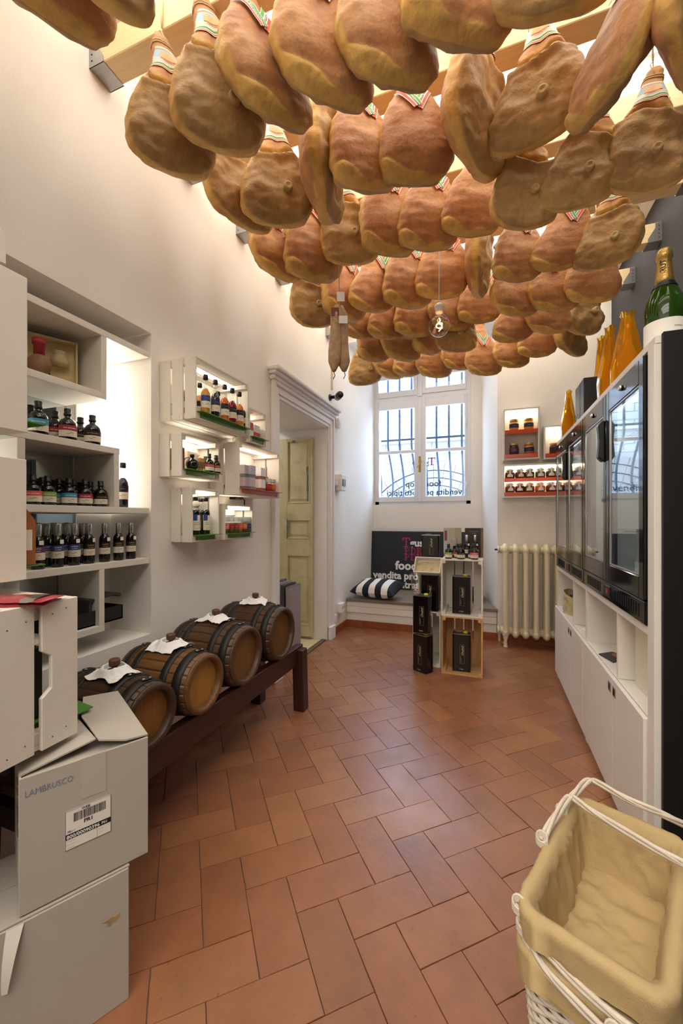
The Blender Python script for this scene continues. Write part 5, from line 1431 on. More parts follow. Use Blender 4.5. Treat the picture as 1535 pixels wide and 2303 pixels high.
# strip of torn tape hanging from the top edge
mb = MB()
x0 = W2 / 2 - 0.235
mb.grid(lambda u, v: (x0 + u * (0.030 - 0.020 * v) + 0.012 * v * v - 0.02 * v, -0.0015 - 0.010 * math.sin(2.6 * v) - 0.004 * u * v, H2 - 0.004 - 0.125 * v), 4, 12); mb.build('torn_tape', M('torn_paper', rgb(232, 226, 216), 0.7), box2)

# crate standing on the upper carton
ztop = Zb + Hb + 0.030
XF = -0.958
pA = P(0, XF, 175, 1655); pB = P(0, XF, 176, 1341)
z0c = 0.666; Hc = pB.z - z0c
yR = pA.y; wc = 0.30
cr = thing('display_crate', (XF, yR - wc / 2, z0c), PI / 2, 'white board crate with hand hole standing on the open carton', 'crate')
th = 0.012; dep = 0.36
y_b2 = P(0, XF, 94, 1690).y; y_b1 = P(0, XF, 78, 1690).y
def Yl(y): return y - (yR - wc / 2)
hz0, hz1 = P(0, XF, 100, 1570).z - z0c, P(0, XF, 100, 1470).z - z0c
b2 = [(Yl(y_b2), 0), (wc / 2, 0), (wc / 2, Hc), (Yl(y_b2), Hc), (Yl(y_b2), hz1 + 0.006), (Yl(y_b2) + 0.022, hz1 - 0.010), (Yl(y_b2) + 0.022, hz0 + 0.018), (Yl(y_b2), hz0)]
def cbox(nm, *b, bev=0.0015):
    mb = MB(); mb.box(*b); return mb.build(nm, CRATE_WHITE, cr, bevel=bev)
def nails(o, pts):
    nb = MB()
    for (x, z) in pts: nb.lathe([(0.0018, 0), (0.0012, -0.0006), (0, -0.0007)], 6, (x, 0, z), 0, 'y')
    nb.build('nails', NAIL, o)['kind'] = 'stuff'
mb = MB(); mb.prism(b2, 0, th, 'y'); o = mb.build('board', CRATE_WHITE, cr, bevel=0.0015)
nails(o, [(Yl(y_b2) + 0.024, Hc - 0.03), (Yl(y_b2) + 0.056, Hc - 0.022), (Yl(y_b2) + 0.024, 0.022), (Yl(y_b2) + 0.056, 0.03)])
o = cbox('board', Yl(y_b1) - 0.125, Yl(y_b1), 0, th, 0, Hc)
nails(o, [(Yl(y_b1) - 0.018, Hc - 0.035), (Yl(y_b1) - 0.055, Hc - 0.045), (Yl(y_b1) - 0.02, 0.03), (Yl(y_b1) - 0.055, 0.02)])
for s in (0, 1):
    z = 0 if s == 0 else Hc - th
    cbox('board', -wc / 2, -wc / 2 + 0.14, th, dep, z, z + th); cbox('board', -wc / 2 + 0.145, wc / 2 - 0.002, th, dep, z, z + th)
    zz = th if s == 0 else Hc - th - 0.028
    cbox('corner_batten', -wc / 2, wc / 2 - 0.002, th, th + 0.028, zz, zz + 0.028)
cbox('board', -wc / 2, -wc / 2 + 0.14, dep, dep + th, 0, Hc); cbox('board', -wc / 2 + 0.15, wc / 2, dep, dep + th, 0, Hc)
acrylic((XF - 0.16, yR, z0c), PI, 0.25, 0.25, GREEN_ACR, 'green acrylic liner inside the crate on the open carton', z=0.05, over=0.0)
for k in range(2):
    carton('carton', (XF - 0.09 - 0.075 * k, yR - 0.10, z0c + 0.052), PI, 0.06, 0.11, 0.17, DKC, 'dark bottle carton inside the crate on the open carton, %s' % ('in front' if k == 0 else 'behind'), 'carton', None, None)
# foil packets lying on the crate
for k in range(2):
    zz = z0c + Hc + 0.001 + 0.008 * k
    p = P(2, zz, 40 - 6 * k, 1338)
    t = thing('foil_packet', (XF - 0.06, yR - 0.115 + 0.01 * k, zz), math.radians(-58 - 8 * k), 'flat red foil packet on the near crate, %s of two' % ('lower' if k == 0 else 'upper'), 'packet', 'foil packets on the crate')
    mb = MB(); mb.grid(lambda u, v: ((u - .5) * 0.09, (v - .5) * 0.17, 0.0065 * (1 - (2 * u - 1) ** 4) * (1 - (2 * v - 1) ** 4) + 0.0008 * math.sin(30 * v)), 8, 14)
    mb.grid(lambda u, v: ((u - .5) * 0.09, (v - .5) * 0.17, 0.0), 1, 1); mb.build('packet', M('foil_red', rgb(190, 70, 78), 0.25, metal=0.4), t)
    mb = MB(); mb.grid(lambda u, v: ((u - .5) * 0.09, 0.05 + (v - .5) * 0.03, 0.0072 * (1 - (2 * u - 1) ** 4)), 8, 3); mb.build('foil_band', SILVER, t)

# ================================================================== barrels on their stand
OAKS = [M('oak_stave_%d' % k, c, 0.38, var=0.26, scale=6, stretch=(1.2, 14, 14), rand=0.05, dark=rgb(40, 26, 18), dscale=5, damount=0.5, bump=0.2, bscale=40) for k, c in enumerate((rgb(66, 46, 30), rgb(108, 74, 40), rgb(82, 56, 35), rgb(76, 51, 33), rgb(64, 44, 30)))]
HEADS = [M('oak_head_%d' % k, c, 0.5, var=0.15, scale=5, stretch=(14, 14, 1.2), dark=rgb(70, 44, 22), dscale=4, damount=0.35, bump=0.15, bscale=40) for k, c in enumerate((rgb(136, 90, 42), rgb(172, 122, 58), rgb(122, 82, 44), rgb(112, 76, 42), rgb(100, 70, 40)))]
HOOP = M('hoop_iron', rgb(40, 35, 32), 0.5, metal=0.3, var=0.2, scale=30)
STAND = M('dark_stained_wood', rgb(58, 32, 26), 0.4, var=0.25, scale=5, stretch=(14, 1.2, 14), bump=0.15, bscale=40)
XH = -1.075                                                  # plane of the barrel fronts
stand_top = 0.405
bar = [(637, 1412, 0.156, 0.36, 0.50), (553, 1455, 0.147, 0.36, 0.47), (463, 1508, 0.128, 0.36, 0.44), (345, 1570, 0.120, 0.35, 0.42), (205, 1650, 0.098, 0.33, 0.36)]
prev = None
BWORD = ['largest barrel, farthest along the stand by the doorway', 'second largest barrel, next to the farthest one', 'light oak barrel in the middle of the stand', 'small dark barrel beside the open carton', 'smallest barrel mostly hidden behind the open carton']
ys = []
for k, (px, py, R, Lb, _) in enumerate(bar):
    p = P(0, XH, px, py)
    y = p.y
    if k == 4: y = ys[-1] - 0.236
    if k == 1: y += 0.012
    XB = XH - (0.075 if k == 4 else 0.0)
    ys.append(y)
    zc = stand_top + R * 0.955
    t = thing('wooden_barrel', (XB, y, zc - R * 1.06), 0, 'oak ' + BWORD[k], 'barrel', 'barrels on the stand')
    zc_l = R * 1.06
    Lb = 0.36 + 0.1 * (R - 0.12)
    if k == 4: Lb = 0.31
    def rad(u): return R * (0.90 + 0.16 * math.sin(PI * u))          # u 0 back .. 1 front
    n = 22
    me = None
    mb = MB()
    segs = 10
    da = 2 * PI / n
    ang0 = 0.0
    vs_ = []
    for i in range(segs + 1):
        u = i / segs
        for q in (-0.5, -0.25, 0, 0.25, 0.5):
            a = q * da * 0.988
            vs_.append((-Lb + Lb * u, rad(u) * math.sin(a), rad(u) * math.cos(a)))
    for i in (0, segs):
        pass
    no = len(vs_)
    for i in range(segs + 1):
        u = i / segs
        for q in (-0.5, -0.25, 0, 0.25, 0.5):
            a = q * da * 0.988
            vs_.append((-Lb + Lb * u, (rad(u) - 0.016) * math.sin(a), (rad(u) - 0.016) * math.cos(a)))
    fs = []
    for i in range(segs):
        for j in range(4):
            a_ = i * 5 + j; fs.append((a_, a_ + 1, a_ + 6, a_ + 5)); b_ = no + a_; fs.append((b_, b_ + 5, b_ + 6, b_ + 1))
        fs.append((i * 5, i * 5 + 5, no + i * 5 + 5, no + i * 5)); fs.append((i * 5 + 4, no + i * 5 + 4, no + i * 5 + 9, i * 5 + 9))
    for i in (0, segs):
        for j in range(4): fs.append((i * 5 + j, i * 5 + j + 1, no + i * 5 + j + 1, no + i * 5 + j))
    mb.add(vs_, fs, 0, True)
    me = mb.mesh('stave', OAKS[(0, 1, 2, 3, 4)[[3, 2, 1, 0, 4][k]]])
    for q in range(n):
        put('stave', me, t, (0, 0, zc_l), (2 * PI * q / n, 0, 0))
    hm = HEADS[[3, 2, 1, 0, 4][k]]
    for (xa, xb) in ((-0.034, -0.024), (-Lb + 0.024, -Lb + 0.034)):
        # head of upright planks
        ri = rad(1) - 0.018
        npl = 5
        hp = None
        for q in range(npl):
            y0, y1 = -ri + 2 * ri * q / npl + 0.0004, -ri + 2 * ri * (q + 1) / npl - 0.0004
            m_ = 6
            poly = [(y0 + (y1 - y0) * i / m_, -math.sqrt(max(0, ri * ri - (y0 + (y1 - y0) * i / m_) ** 2))) for i in range(m_ + 1)]
            poly += [(yy, -zz) for yy, zz in reversed(poly)]
            hb = MB(); hb.prism(poly, xa, xb, 'x'); o = hb.build('head_plank', hm, t); o.location = (0, 0, zc_l)
    ch = MB()
    # rounded chime ring at the front
    ro, ri = rad(1) + 0.001, rad(1) - 0.024
    ch.lathe([(ri, -0.022), (ri + 0.003, -0.004), (ri + 0.008, 0.003), (ro - 0.006, 0.003), (ro + 0.001, -0.004), (ro + 0.001, -0.012), (ri, -0.022)], 40, (0, 0, zc_l), 0, 'x', cap=False); ch.build('chime', OAKS[[3, 2, 1, 0, 4][k]], t)
    for u0, wdt in ((0.10, 0.034), (0.255, 0.030), (0.705, 0.030), (0.875, 0.036)):
        hb = MB(); xc = -Lb + Lb * u0; uu = wdt / Lb / 2
        hb.lathe([(rad(u0 - uu) + 0.001, xc - wdt / 2), (rad(u0 - uu) + 0.0035, xc - wdt / 2), (rad(u0) + 0.004, xc), (rad(u0 + uu) + 0.0035, xc + wdt / 2), (rad(u0 + uu) + 0.001, xc + wdt / 2)], 40, (0, 0, zc_l), 0, 'x', cap=False)
        h_o = hb.build('hoop', HOOP, t)
        pl = MB()
        def lap(u, v, u0=u0, wdt=wdt, xc=xc):
            a = (u - 0.5) * 0.42 + 0.12; r_ = rad(u0) + 0.0062
            e = wdt * 0.42 * math.sqrt(max(0.0, 1 - (2 * u - 1) ** 6))
            return Vector((xc + (v - .5) * 2 * e, r_ * math.sin(a), zc_l + r_ * math.cos(a)))
        pl.grid(lap, 10, 3)
        for a in (0.0, 0.24):
            r_ = rad(u0) + 0.0062
            Tm = Matrix.Translation((xc, r_ * math.sin(a), zc_l + r_ * math.cos(a))) @ Matrix.Rotation(-a, 4, 'X')
            pl.lathe([(0.006, 0), (0.005, 0.0022), (0, 0.0032)], 8, T=Tm, m=1)
        pl.build('hoop_lap', [HOOP, STEEL], h_o, fix=False)
    bg = MB(); xb_ = -Lb * 0.5
    zt_ = zc_l + R * 1.06
    bg.lathe([(0.030, -0.004), (0.027, 0.012), (0.010, 0.014), (0.009, 0.024), (0.017, 0.026), (0.019, 0.030), (0.019, 0.046), (0.016, 0.050), (0, 0.050)], 10, (xb_, 0, zt_), smooth=False); bg.build('bung', M('bung_wood', rgb(96, 66, 42), 0.5, var=0.2, scale=30), t)
    # cloth round the bung
    cl = thing('cloth', (XB + xb_, y, zc - R * 1.06 + zt_), random.uniform(-.3, .3) + (0.0 if k else 0.2), 'white cotton cloth draped around the bung of the %s' % BWORD[k].split(',')[0], 'cloth', 'cloths on the barrels')
    cm = MB(); sd = k * 5.3
    wx_, wy_ = 0.075, 0.062
    def clothf(u, v, sd=sd, R=R):
        x = (u - .5) * 2 * wx_; yy = (v - .5) * 2 * wy_
        n1 = mnoise.noise(Vector((x * 22 + sd, yy * 22, sd))); n2 = mnoise.noise(Vector((x * 55, yy * 55 + sd, sd)))
        x2 = x + 0.022 * mnoise.noise(Vector((yy * 18, sd, x * 9))); y2 = yy + 0.022 * mnoise.noise(Vector((x * 18, sd + 4, yy * 9)))
        r_ = math.hypot(x2, y2)
        drop = R * 1.06 - math.sqrt(max(0, (R * 1.06) ** 2 - y2 * y2))
        ring = 0.020 * math.exp(-((r_ - 0.036) / 0.016) ** 2)
        push = max(0.0, 0.033 - r_)
        if r_ > 1e-4: x2 += x2 / r_ * push; y2 += y2 / r_ * push
        return Vector((x2, y2, 0.006 - drop + ring + 0.010 * abs(n1) + 0.006 * abs(n2)))
    cm.grid(clothf, 34, 30)
    cloth_o = cm.build('cloth_sheet', CLOTH_W, cl)
    sol = cloth_o.modifiers.new('thick', 'SOLIDIFY'); sol.thickness = 0.0016
    sub = cloth_o.modifiers.new('smooth', 'SUBSURF'); sub.levels = 1; sub.render_levels = 1
# the stand
y_far = 2.30; y_near = ys[-1] - 0.13
sd_ = thing('barrel_stand', (XH - 0.18, (y_far + y_near) / 2, 0), 0, 'long dark stained wooden stand carrying the row of barrels', 'stand')
hy = (y_far - y_near) / 2
for x in (-0.14, 0.13):
    mb = MB(); mb.box(x - 0.022, x + 0.022, -hy, hy, stand_top - 0.115, stand_top - 0.004); mb.build('rail', STAND, sd_, bevel=0.003)
for (x, s) in ((-0.155, 1), (0.155, 1), (-0.155, -1), (0.155, -1)):
    mb = MB(); yy = s * (hy - 0.035)
    mb.add([(x + a, yy + b, 0) for a, b in ((-0.036, -0.036), (0.036, -0.036), (0.036, 0.036), (-0.036, 0.036))] + [(x * .97 + a, yy - s * 0.012 + b, stand_top - 0.02) for a, b in ((-0.036, -0.036), (0.036, -0.036), (0.036, 0.036), (-0.036, 0.036))], [(3, 2, 1, 0), (4, 5, 6, 7), (0, 1, 5, 4), (1, 2, 6, 5), (2, 3, 7, 6), (3, 0, 4, 7)])
    mb.build('leg', STAND, sd_, bevel=0.004)
for s in (-1, 1):
    mb = MB(); mb.box(-0.13, 0.13, s * (hy - 0.06) - 0.02, s * (hy - 0.06) + 0.02, stand_top - 0.09, stand_top - 0.03); mb.build('cross_piece', STAND, sd_, bevel=0.003)
# ================================================================== cabinet with two fridges along the right wall
CX = 0.50
cy1 = P(0, CX, 1253).y; cy0 = P(0, CX, 1476).y
cym = P(0, CX, 1317.5).y
zTop = 1.775
zC1, zC0 = 0.8425, 0.816                          # counter board
zD = 0.545                                         # top of the doors
def bx(root, nm, x0, x1, y0, y1, z0, z1, mat=WHITE_LAM, bev=0.0012):
    mb = MB(); o_ = root.location
    mb.box(x0 - o_.x, x1 - o_.x, y0 - o_.y, y1 - o_.y, z0 - o_.z, z1 - o_.z); return mb.build(nm, mat, root, bevel=bev)
xb = XR - 0.004
yI = P(0, CX, 1460).y                              # inner face of the near end panel
far = thing('cabinet_unit', (0.775, (cy1 + cym) / 2, 0), 0, 'white low cabinet with two doors and open pigeonholes, nearer the radiator', 'cabinet')
near = thing('cabinet_unit', (0.775, (cy0 + cym) / 2, 0), 0, 'white low cabinet with two doors and open pigeonholes, nearer the baskets', 'cabinet')
pt = 0.018
for root, ya, yb, ydiv in ((far, cym + 0.001, cy1, P(0, CX, 1288).y), (near, yI - 0.001, cym - 0.001, P(0, CX, 1386.5).y)):
    bx(root, 'side_panel', CX, xb, ya, ya + pt, 0.0, zC0); bx(root, 'side_panel', CX, xb, yb - pt, yb, 0.0, zC0)
    bx(root, 'shelf_board', CX + 0.001, xb, ya + pt, yb - pt, zD - 0.018, zD - 0.001)
    bx(root, 'divider', CX + 0.001, xb - 0.2, ydiv - 0.008, ydiv + 0.008, zD, zC0 - .001)
    bx(root, 'back_panel', xb - 0.22, xb - 0.205, ya + pt, yb - pt, zD, zC0 - .001)
    bx(root, 'plinth', CX + 0.004, CX + 0.02, ya + pt, yb - pt, 0.0, 0.045)
    for (p0, p1, hs) in ((ya + 0.003, ydiv - 0.0015, 1), (ydiv + 0.0015, yb - 0.003, -1)):
        d = bx(root, 'door', CX - 0.017, CX - 0.001, p0, p1, 0.05, zD - 0.004, WHITE_LAM, 0.0015)
        hy_ = (p1 - 0.03) if hs > 0 else (p0 + 0.03)
        mb = MB(); o_ = root.location
        mb.box(CX - 0.0195 - o_.x, CX - 0.0165 - o_.x, hy_ - 0.017 - o_.y, hy_ + 0.017 - o_.y, zD - 0.068, zD - 0.030)
        h1 = mb.build('handle', STEEL, d)
        h1.parent = d
        mb = MB(); mb.box(CX - 0.0205 - o_.x, CX - 0.0196 - o_.x, hy_ - 0.009 - o_.y, hy_ + 0.009 - o_.y, zD - 0.060, zD - 0.038); mb.build('finger_recess', DARK_METAL, d)
frame = thing('cabinet_surround', (0.775, (cy0 + cy1) / 2, 0), 0, 'white cabinet surround with black end panel framing the two fridges', 'cabinet')
bx(frame, 'counter_board', CX - 0.004, xb, yI + 0.0, cy1, zC0, zC1)
bx(frame, 'top_board', CX - 0.004, xb, cy0 + 0.001, cy1, zTop - 0.024, zTop)
bx(frame, 'far_panel', CX - 0.004, xb, cy1 - 0.016, cy1, zC1, zTop - 0.024)
bx(frame, 'near_panel', CX - 0.006, CX + 0.016, cy0 + 0.002, yI - 0.002, 0.0, zTop - 0.0245)
ep = bx(frame, 'end_panel', CX + 0.012, xb, cy0 - 0.016, cy0 + 0.001, 0.0, zTop + 0.004, M('black_laminate', rgb(24, 21, 22), 0.55, spec=0.3))
ep['label'] = 'matt black end panel'
# ------------------------------------------------------------------ fridges
FR_WHITE = M('fridge_liner', rgb(222, 222, 218), 0.35)
def fridge(ya, yb, label):
    FX = CX - 0.012
    z0, z1 = zC1 + 0.004, zTop - 0.03
    r = thing('bottle_fridge', (FX + 0.25, (ya + yb) / 2, z0), 0, label, 'fridge', 'back-bar fridges')
    H = z1 - z0; w = (yb - ya) / 2
    def b(nm, x0, x1, y0, y1, a, c, mat, bev=0.0, par=None):
        mb = MB(); mb.box(x0 - r.location.x, x1 - r.location.x, y0 - r.location.y, y1 - r.location.y, a, c); return mb.build(nm, mat, par or r, bevel=bev)
    xk = xb - 0.03
    mb = MB()
    def bb(x0, x1, y0, y1, a, c): mb.box(x0 - r.location.x, x1 - r.location.x, y0 - r.location.y, y1 - r.location.y, a, c)
    bb(FX + 0.03, xk, ya, ya + 0.03, 0.0, H); bb(FX + 0.03, xk, yb - 0.03, yb, 0.0, H); bb(FX + 0.03, xk, ya + .03, yb - .03, H - 0.03, H); bb(FX + 0.03, xk, ya + .03, yb - .03, 0.0, 0.10); bb(xk - 0.02, xk, ya + .03, yb - .03, 0.10, H - .03)
    mb.build('cabinet_body', BLACK_GLOSS, r, bevel=0.003)
    mb = MB()
    bb(FX + 0.05, xk - 0.021, ya + .0305, ya + .034, 0.10, H - .03); bb(FX + 0.05, xk - 0.021, yb - .034, yb - .0305, 0.10, H - .03); bb(xk - 0.025, xk - 0.021, ya + .034, yb - .034, 0.104, H - .034); bb(FX + 0.05, xk - .021, ya + .034, yb - .034, H - 0.034, H - 0.0305); bb(FX + .05, xk - .021, ya + .034, yb - .034, .1005, .104)
    mb.build('liner', FR_WHITE, r)
    b('interior_light', FX + 0.06, FX + 0.075, ya + 0.08, yb - 0.08, H - 0.046, H - 0.036, emitter('fridge_led', (0.85, 0.94, 1.0, 1), 26.0))
    for z in (0.30, 0.50, 0.70):
        mb = MB()
        for k in range(26):
            x = FX + 0.07 + (xk - FX - 0.11) * k / 25
            mb.tube([(x - r.location.x, ya + .036 - r.location.y, z), (x - r.location.x, yb - .036 - r.location.y, z)], 0.0016, 4)
        for y in (ya + 0.05, yb - 0.05, (ya + yb) / 2): mb.tube([(FX + .065 - r.location.x, y - r.location.y, z - .003), (xk - .04 - r.location.x, y - r.location.y, z - .003)], 0.0025, 4)
        mb.build('wire_shelf', CHROME, r)['kind'] = 'stuff'
    # louvred base
    lo = b('base_grille', FX, FX + 0.03, ya, yb, 0.0, 0.078, BLACK_GLOSS, 0.003)
    nsl = 10
    for q in (0.06, 0.62):
        for k in range(nsl):
            y = ya + (yb - ya) * (q + 0.030 * k)
            b('slot', FX - 0.0012, FX + 0.002, y, y + 0.010, 0.018, 0.062, M('slot_black', rgb(4, 4, 4), 0.9), 0, lo)
    b('thermostat', FX - 0.003, FX + 0.004, ya + (yb - ya) * 0.44, ya + (yb - ya) * 0.55, 0.016, 0.064, BLACK, 0.002, lo)
    b('switch', FX - 0.005, FX - 0.003, ya + (yb - ya) * 0.47, ya + (yb - ya) * 0.50, 0.03, 0.05, LBL['red'], 0, lo)
    # two glass doors
    for k in range(2):
        y0, y1 = ya + k * w + 0.002, ya + (k + 1) * w - 0.002
        xo = FX - 0.004
        za, zb = 0.082, H - 0.004
        fwid = 0.042; ftop = 0.085
        mb = MB(); bb(xo, xo + 0.032, y0, y0 + fwid, za, zb); bb(xo, xo + 0.032, y1 - fwid, y1, za, zb); bb(xo, xo + 0.032, y0 + fwid, y1 - fwid, za, za + 0.075); bb(xo, xo + 0.032, y0 + fwid, y1 - fwid, zb - ftop, zb)
        d = mb.build('door', BLACK_GLOSS, r, bevel=0.003)
        b('glass', xo + 0.006, xo + 0.010, y0 + fwid - .004, y1 - fwid + .004, za + 0.071, zb - ftop + .004, FRIDGE_GLASS, 0, d)
        mb = MB()
        for (p, q, s_, t_) in ((y0 + fwid, y0 + fwid + .006, za + .075, zb - ftop), (y1 - fwid - .006, y1 - fwid, za + .075, zb - ftop), (y0 + fwid, y1 - fwid, za + .075, za + .081), (y0 + fwid, y1 - fwid, zb - ftop - .006, zb - ftop)):
            bb(xo + .002, xo + .006, p, q, s_, t_)
        mb.build('glazing_bead', STEEL, d)
        mb = MB(); mb.lathe([(0.011, 0), (0.011, -0.008), (0.008, -0.012), (0, -0.012)], 12, (xo - r.location.x, (y0 + y1) / 2 - r.location.y, zb - 0.042), 0, 'x'); mb.build('lock', CHROME, d)
    # handles on the doors by the middle seam
        if True:
            yh = (y1 - 0.030) if k == 0 else (y0 + 0.030)
            hz = H * 0.60 if True else 0
            mb = MB()
            zz0, zz1 = H * 0.672, H * 0.872
            pts = [(zz0, 0.010), (zz0 + .02, 0.026), ((zz0 + zz1) / 2, 0.021), (zz1 - .02, 0.026), (zz1, 0.010)]
            poly = [(xo - r.location.x - a, z) for z, a in pts] + [(xo - r.location.x, zz1), (xo - r.location.x, zz0)]
            mb.prism([(a, z) for a, z in poly], yh - 0.020 - r.location.y, yh + 0.020 - r.location.y, 'y')
            if k == 1: mb.build('handle', BLACK, d, bevel=0.004)
    return r
fridge(cym + 0.004, cy1 - 0.022, 'black glass-door fridge nearer the radiator')
fridge(yI + 0.004, cym - 0.003, 'black glass-door fridge nearer the champagne bottle')

# things in the pigeonholes
def flat_on(name, px, py, z, w, d, h, rz, mat, label, cat, dx_=0.0):
    p = P(2, z, px, py)
    return carton(name, (max(CX + 0.06, p.x) + dx_, p.y, z), rz, w, d, h, mat, label, cat)
yv = (P(0, CX, 1288).y + cy1) / 2
t = thing('paper_wrapped_bag', (CX + 0.075, yv + 0.02, zD), 0.2, 'crumpled cream paper bag with dark print in the farthest pigeonhole', 'bag')
mb = MB(); mb.grid(lambda u, v: Vector((0.075 * math.cos(2 * PI * u) * (1 - .3 * v) - 0.02 * v + 0.012 * mnoise.noise(Vector((u * 9, v * 7, 2))), 0.11 * math.sin(2 * PI * u) * (1 - .35 * v) + 0.012 * mnoise.noise(Vector((u * 9, v * 7, 5))), 0.14 * v + 0.02 * math.sin(2 * PI * u) * v)), 24, 10, wrap=True)
mb.grid(lambda u, v: Vector((0.075 * math.cos(2 * PI * u) * v, 0.11 * math.sin(2 * PI * u) * v, 0.001)), 24, 2, wrap=True)
mb.build('bag', M('crumpled_paper', rgb(196, 180, 136), 0.7, dark=rgb(60, 56, 40), dscale=14, damount=0.5), t)
mb = MB(); mb.lathe([(0, 0), (0.03, 0.0), (0.034, 0.02), (0.02, 0.04), (0, 0.045)], 12, (-0.01, 0, 0.10)); mb.build('dark_contents', BLACK, t)
yv2 = (cym + P(0, CX, 1288).y) / 2
carton('paper_sheets', (CX + 0.11, yv2, zD), 0.15, 0.15, 0.2, 0.004, PAPER, 'small pile of white papers in a far pigeonhole', 'papers')
t = thing('brochure', (CX + 0.05, P(0, CX + .05, 1378).y, zD), 0.3, 'dark folded brochure lying in a near pigeonhole', 'brochure')
mb = MB(); mb.prism([(-0.03, -0.05), (0.09, 0.02), (0.05, 0.09), (-0.03, 0.06)], 0.0, 0.006); mb.build('pages', M('brochure_dark', rgb(44, 42, 48), 0.4), t)
mb = MB(); mb.prism([(0.02, 0.0), (0.08, 0.025), (0.05, 0.07), (0.02, 0.05)], 0.0062, 0.0068); mb.build('photo', M('brochure_photo', rgb(150, 100, 80), 0.4), t)
yv3 = (yI + P(0, CX, 1386).y) / 2
t = thing('printed_carton', (CX + 0.17, yv3 + 0.0, zD), PI / 2, 'white carton with brown lettering in the nearest pigeonhole', 'carton')
mb = MB(); mb.box(-0.15, 0.13, 0.0, 0.12, 0, 0.262); mb.build('body', M('carton_ivory', rgb(224, 218, 198), 0.6), t, bevel=0.002)
mb = MB()
add_text(mb, '~~~~~ ~', 0.055, lambda a, b: Vector((-0.13 + a, -0.001, 0.085 + b)), 0, 'LEFT', 0.0, shear=0.3); mb.build('print', M('brown_ink', rgb(150, 92, 56), 0.6), t, fix=False)

# ================================================================== on top of the cabinet
CELLO = M('yellow_cellophane', rgb(240, 176, 40), 0.10, spec=0.6, trans=0.72, bump=0.9, bscale=22, ior=1.12)
def wrapped(px, py_top, X, label, w=0.055, square=False, hh=None):
    p = P(0, X, px)
    D = -X * SY + p.y * CY
    h = CAM_H + (HORIZON - py_top) / FPX * D - zTop
    t = thing('wrapped_bottle', (X, p.y, zTop), random.uniform(0, 1), label, 'wrapped bottle', 'bottles wrapped in yellow cellophane')
    mb = MB(); sd = px
    def f(u, v):
        a = 2 * PI * u
        r = w * (1.0 if v < .30 else 1.0 - 0.66 * ((v - .30) / .65) if v < .95 else 0.34 + 0.1 * (v - .95) / .05)
        if v < 0.02: r *= 0.9
        r *= 1 + 0.10 * mnoise.noise(Vector((math.cos(a) * 2.2, math.sin(a) * 2.2, v * 4 + sd))) + 0.05 * math.sin(9 * a + sd) * (0.3 + v)
        return Vector((r * math.cos(a), r * math.sin(a), 0.001 + h * v + 0.006 * math.sin(3 * a) * (v > .95)))
    mb.grid(f, 40, 30, wrap=True); mb.build('cellophane', CELLO, t)
    mb = MB(); hb = h * 0.88
    mb.lathe([(0, 0.002), (w * .62, 0.002), (w * .66, 0.01), (w * .66, hb * .52), (w * .3, hb * .72), (w * .2, hb * .78), (w * .2, hb * .98), (0, hb)], 16); mb.build('bottle', M('amber_contents', rgb(196, 132, 30), 0.15), t)
    return t
wrapped(1411, 705, 0.60, 'tall bottle wrapped in yellow cellophane, nearest the champagne', 0.068)
t = wrapped(1371, 737, 0.60, 'yellow cellophane wrapped bottle with a white price sticker, second from the champagne', 0.058)
mb = MB(); mb.box(-0.016, 0.016, -0.066, -0.065, 0.16, 0.172); o = mb.build('price_sticker', PAPER, t); t.rotation_euler = (0, 0, 0.2)
wrapped(1351, 760, 0.64, 'yellow cellophane wrapped bottle half hidden behind two others', 0.05)
wrapped(1278, 880, 0.56, 'small yellow cellophane wrapped bottle beyond the black box', 0.05)
p = P(0, 0.555, 1309); 
D = -0.555 * SY + p.y * CY
hB = CAM_H + (HORIZON - 862) / FPX * D - zTop
t = thing('black_gift_box', (0.60, p.y, zTop), 0, 'black gift box with pale green emblem on top of the cabinet', 'box')
mb = MB(); mb.box(-0.06, 0.09, -0.11, 0.13, 0, hB); mb.build('box', M('black_box_card', rgb(40, 40, 46), 0.5), t, bevel=0.002)
mb = MB(); mb.box(-0.0615, -0.0603, -0.012, -0.0105, 0, hB); mb.build('seam', BLACK, t)
EMB = M('pale_green_ink', rgb(150, 196, 168), 0.6)
mb = MB(); mb.box(-0.0615, -0.0605, 0.035, 0.088, 0.045, 0.062); mb.build('emblem_band', EMB, t)
mb = MB(); mb.prism([(0.055, 0.070), (0.066, 0.070), (0.072, 0.088), (0.064, 0.080), (0.060, 0.090), (0.056, 0.080), (0.049, 0.088)], -0.0615, -0.0605, 'x'); mb.build('emblem', EMB, t)
mb = MB(); mb.box(-0.0625, -0.0603, -0.012, 0.02, 0.055, 0.066); mb.build('clasp', BLACK, t)
# champagne magnum
GREEN_GLASS = M('green_glass', rgb(44, 84, 20), 0.05, spec=0.7, trans=0.5, ior=1.4)
X = 0.565
p = P(0, X, 1493); D = -X * SY + p.y * CY
hM = CAM_H + (HORIZON - 561) / FPX * D - zTop
R = 74 / 2 / FPX * D
t = thing('champagne_bottle', (X, max(p.y, cy0 + R + 0.004), zTop), YAW, 'green champagne magnum with gold foil neck on the near end of the cabinet', 'bottle')
s = hM
mb = MB(); mb.lathe([(0, 0.0), (R * .9, 0), (R, 0.008), (R, s * .40), (R * .93, s * .48), (R * .62, s * .60), (R * .45, s * .67), (R * .40, s * .75)], 28); mb.build('glass', GREEN_GLASS, t)
mb = MB(); mb.lathe([(R * .50, s * .645), (R * .46, s * .70), (R * .40, s * .80), (R * .36, s * .90), (R * .42, s * .905), (R * .42, s * .935), (R * .38, s * .97), (R * .30, s * 0.995), (0, s)], 24); mb.build('foil', GOLD, t)
mb = MB(); mb.lathe([(R * .62 + .002, s * .60), (R * .50 + .0015, s * .648)], 24, cap=False); mb.build('collar', DARK_METAL, t)
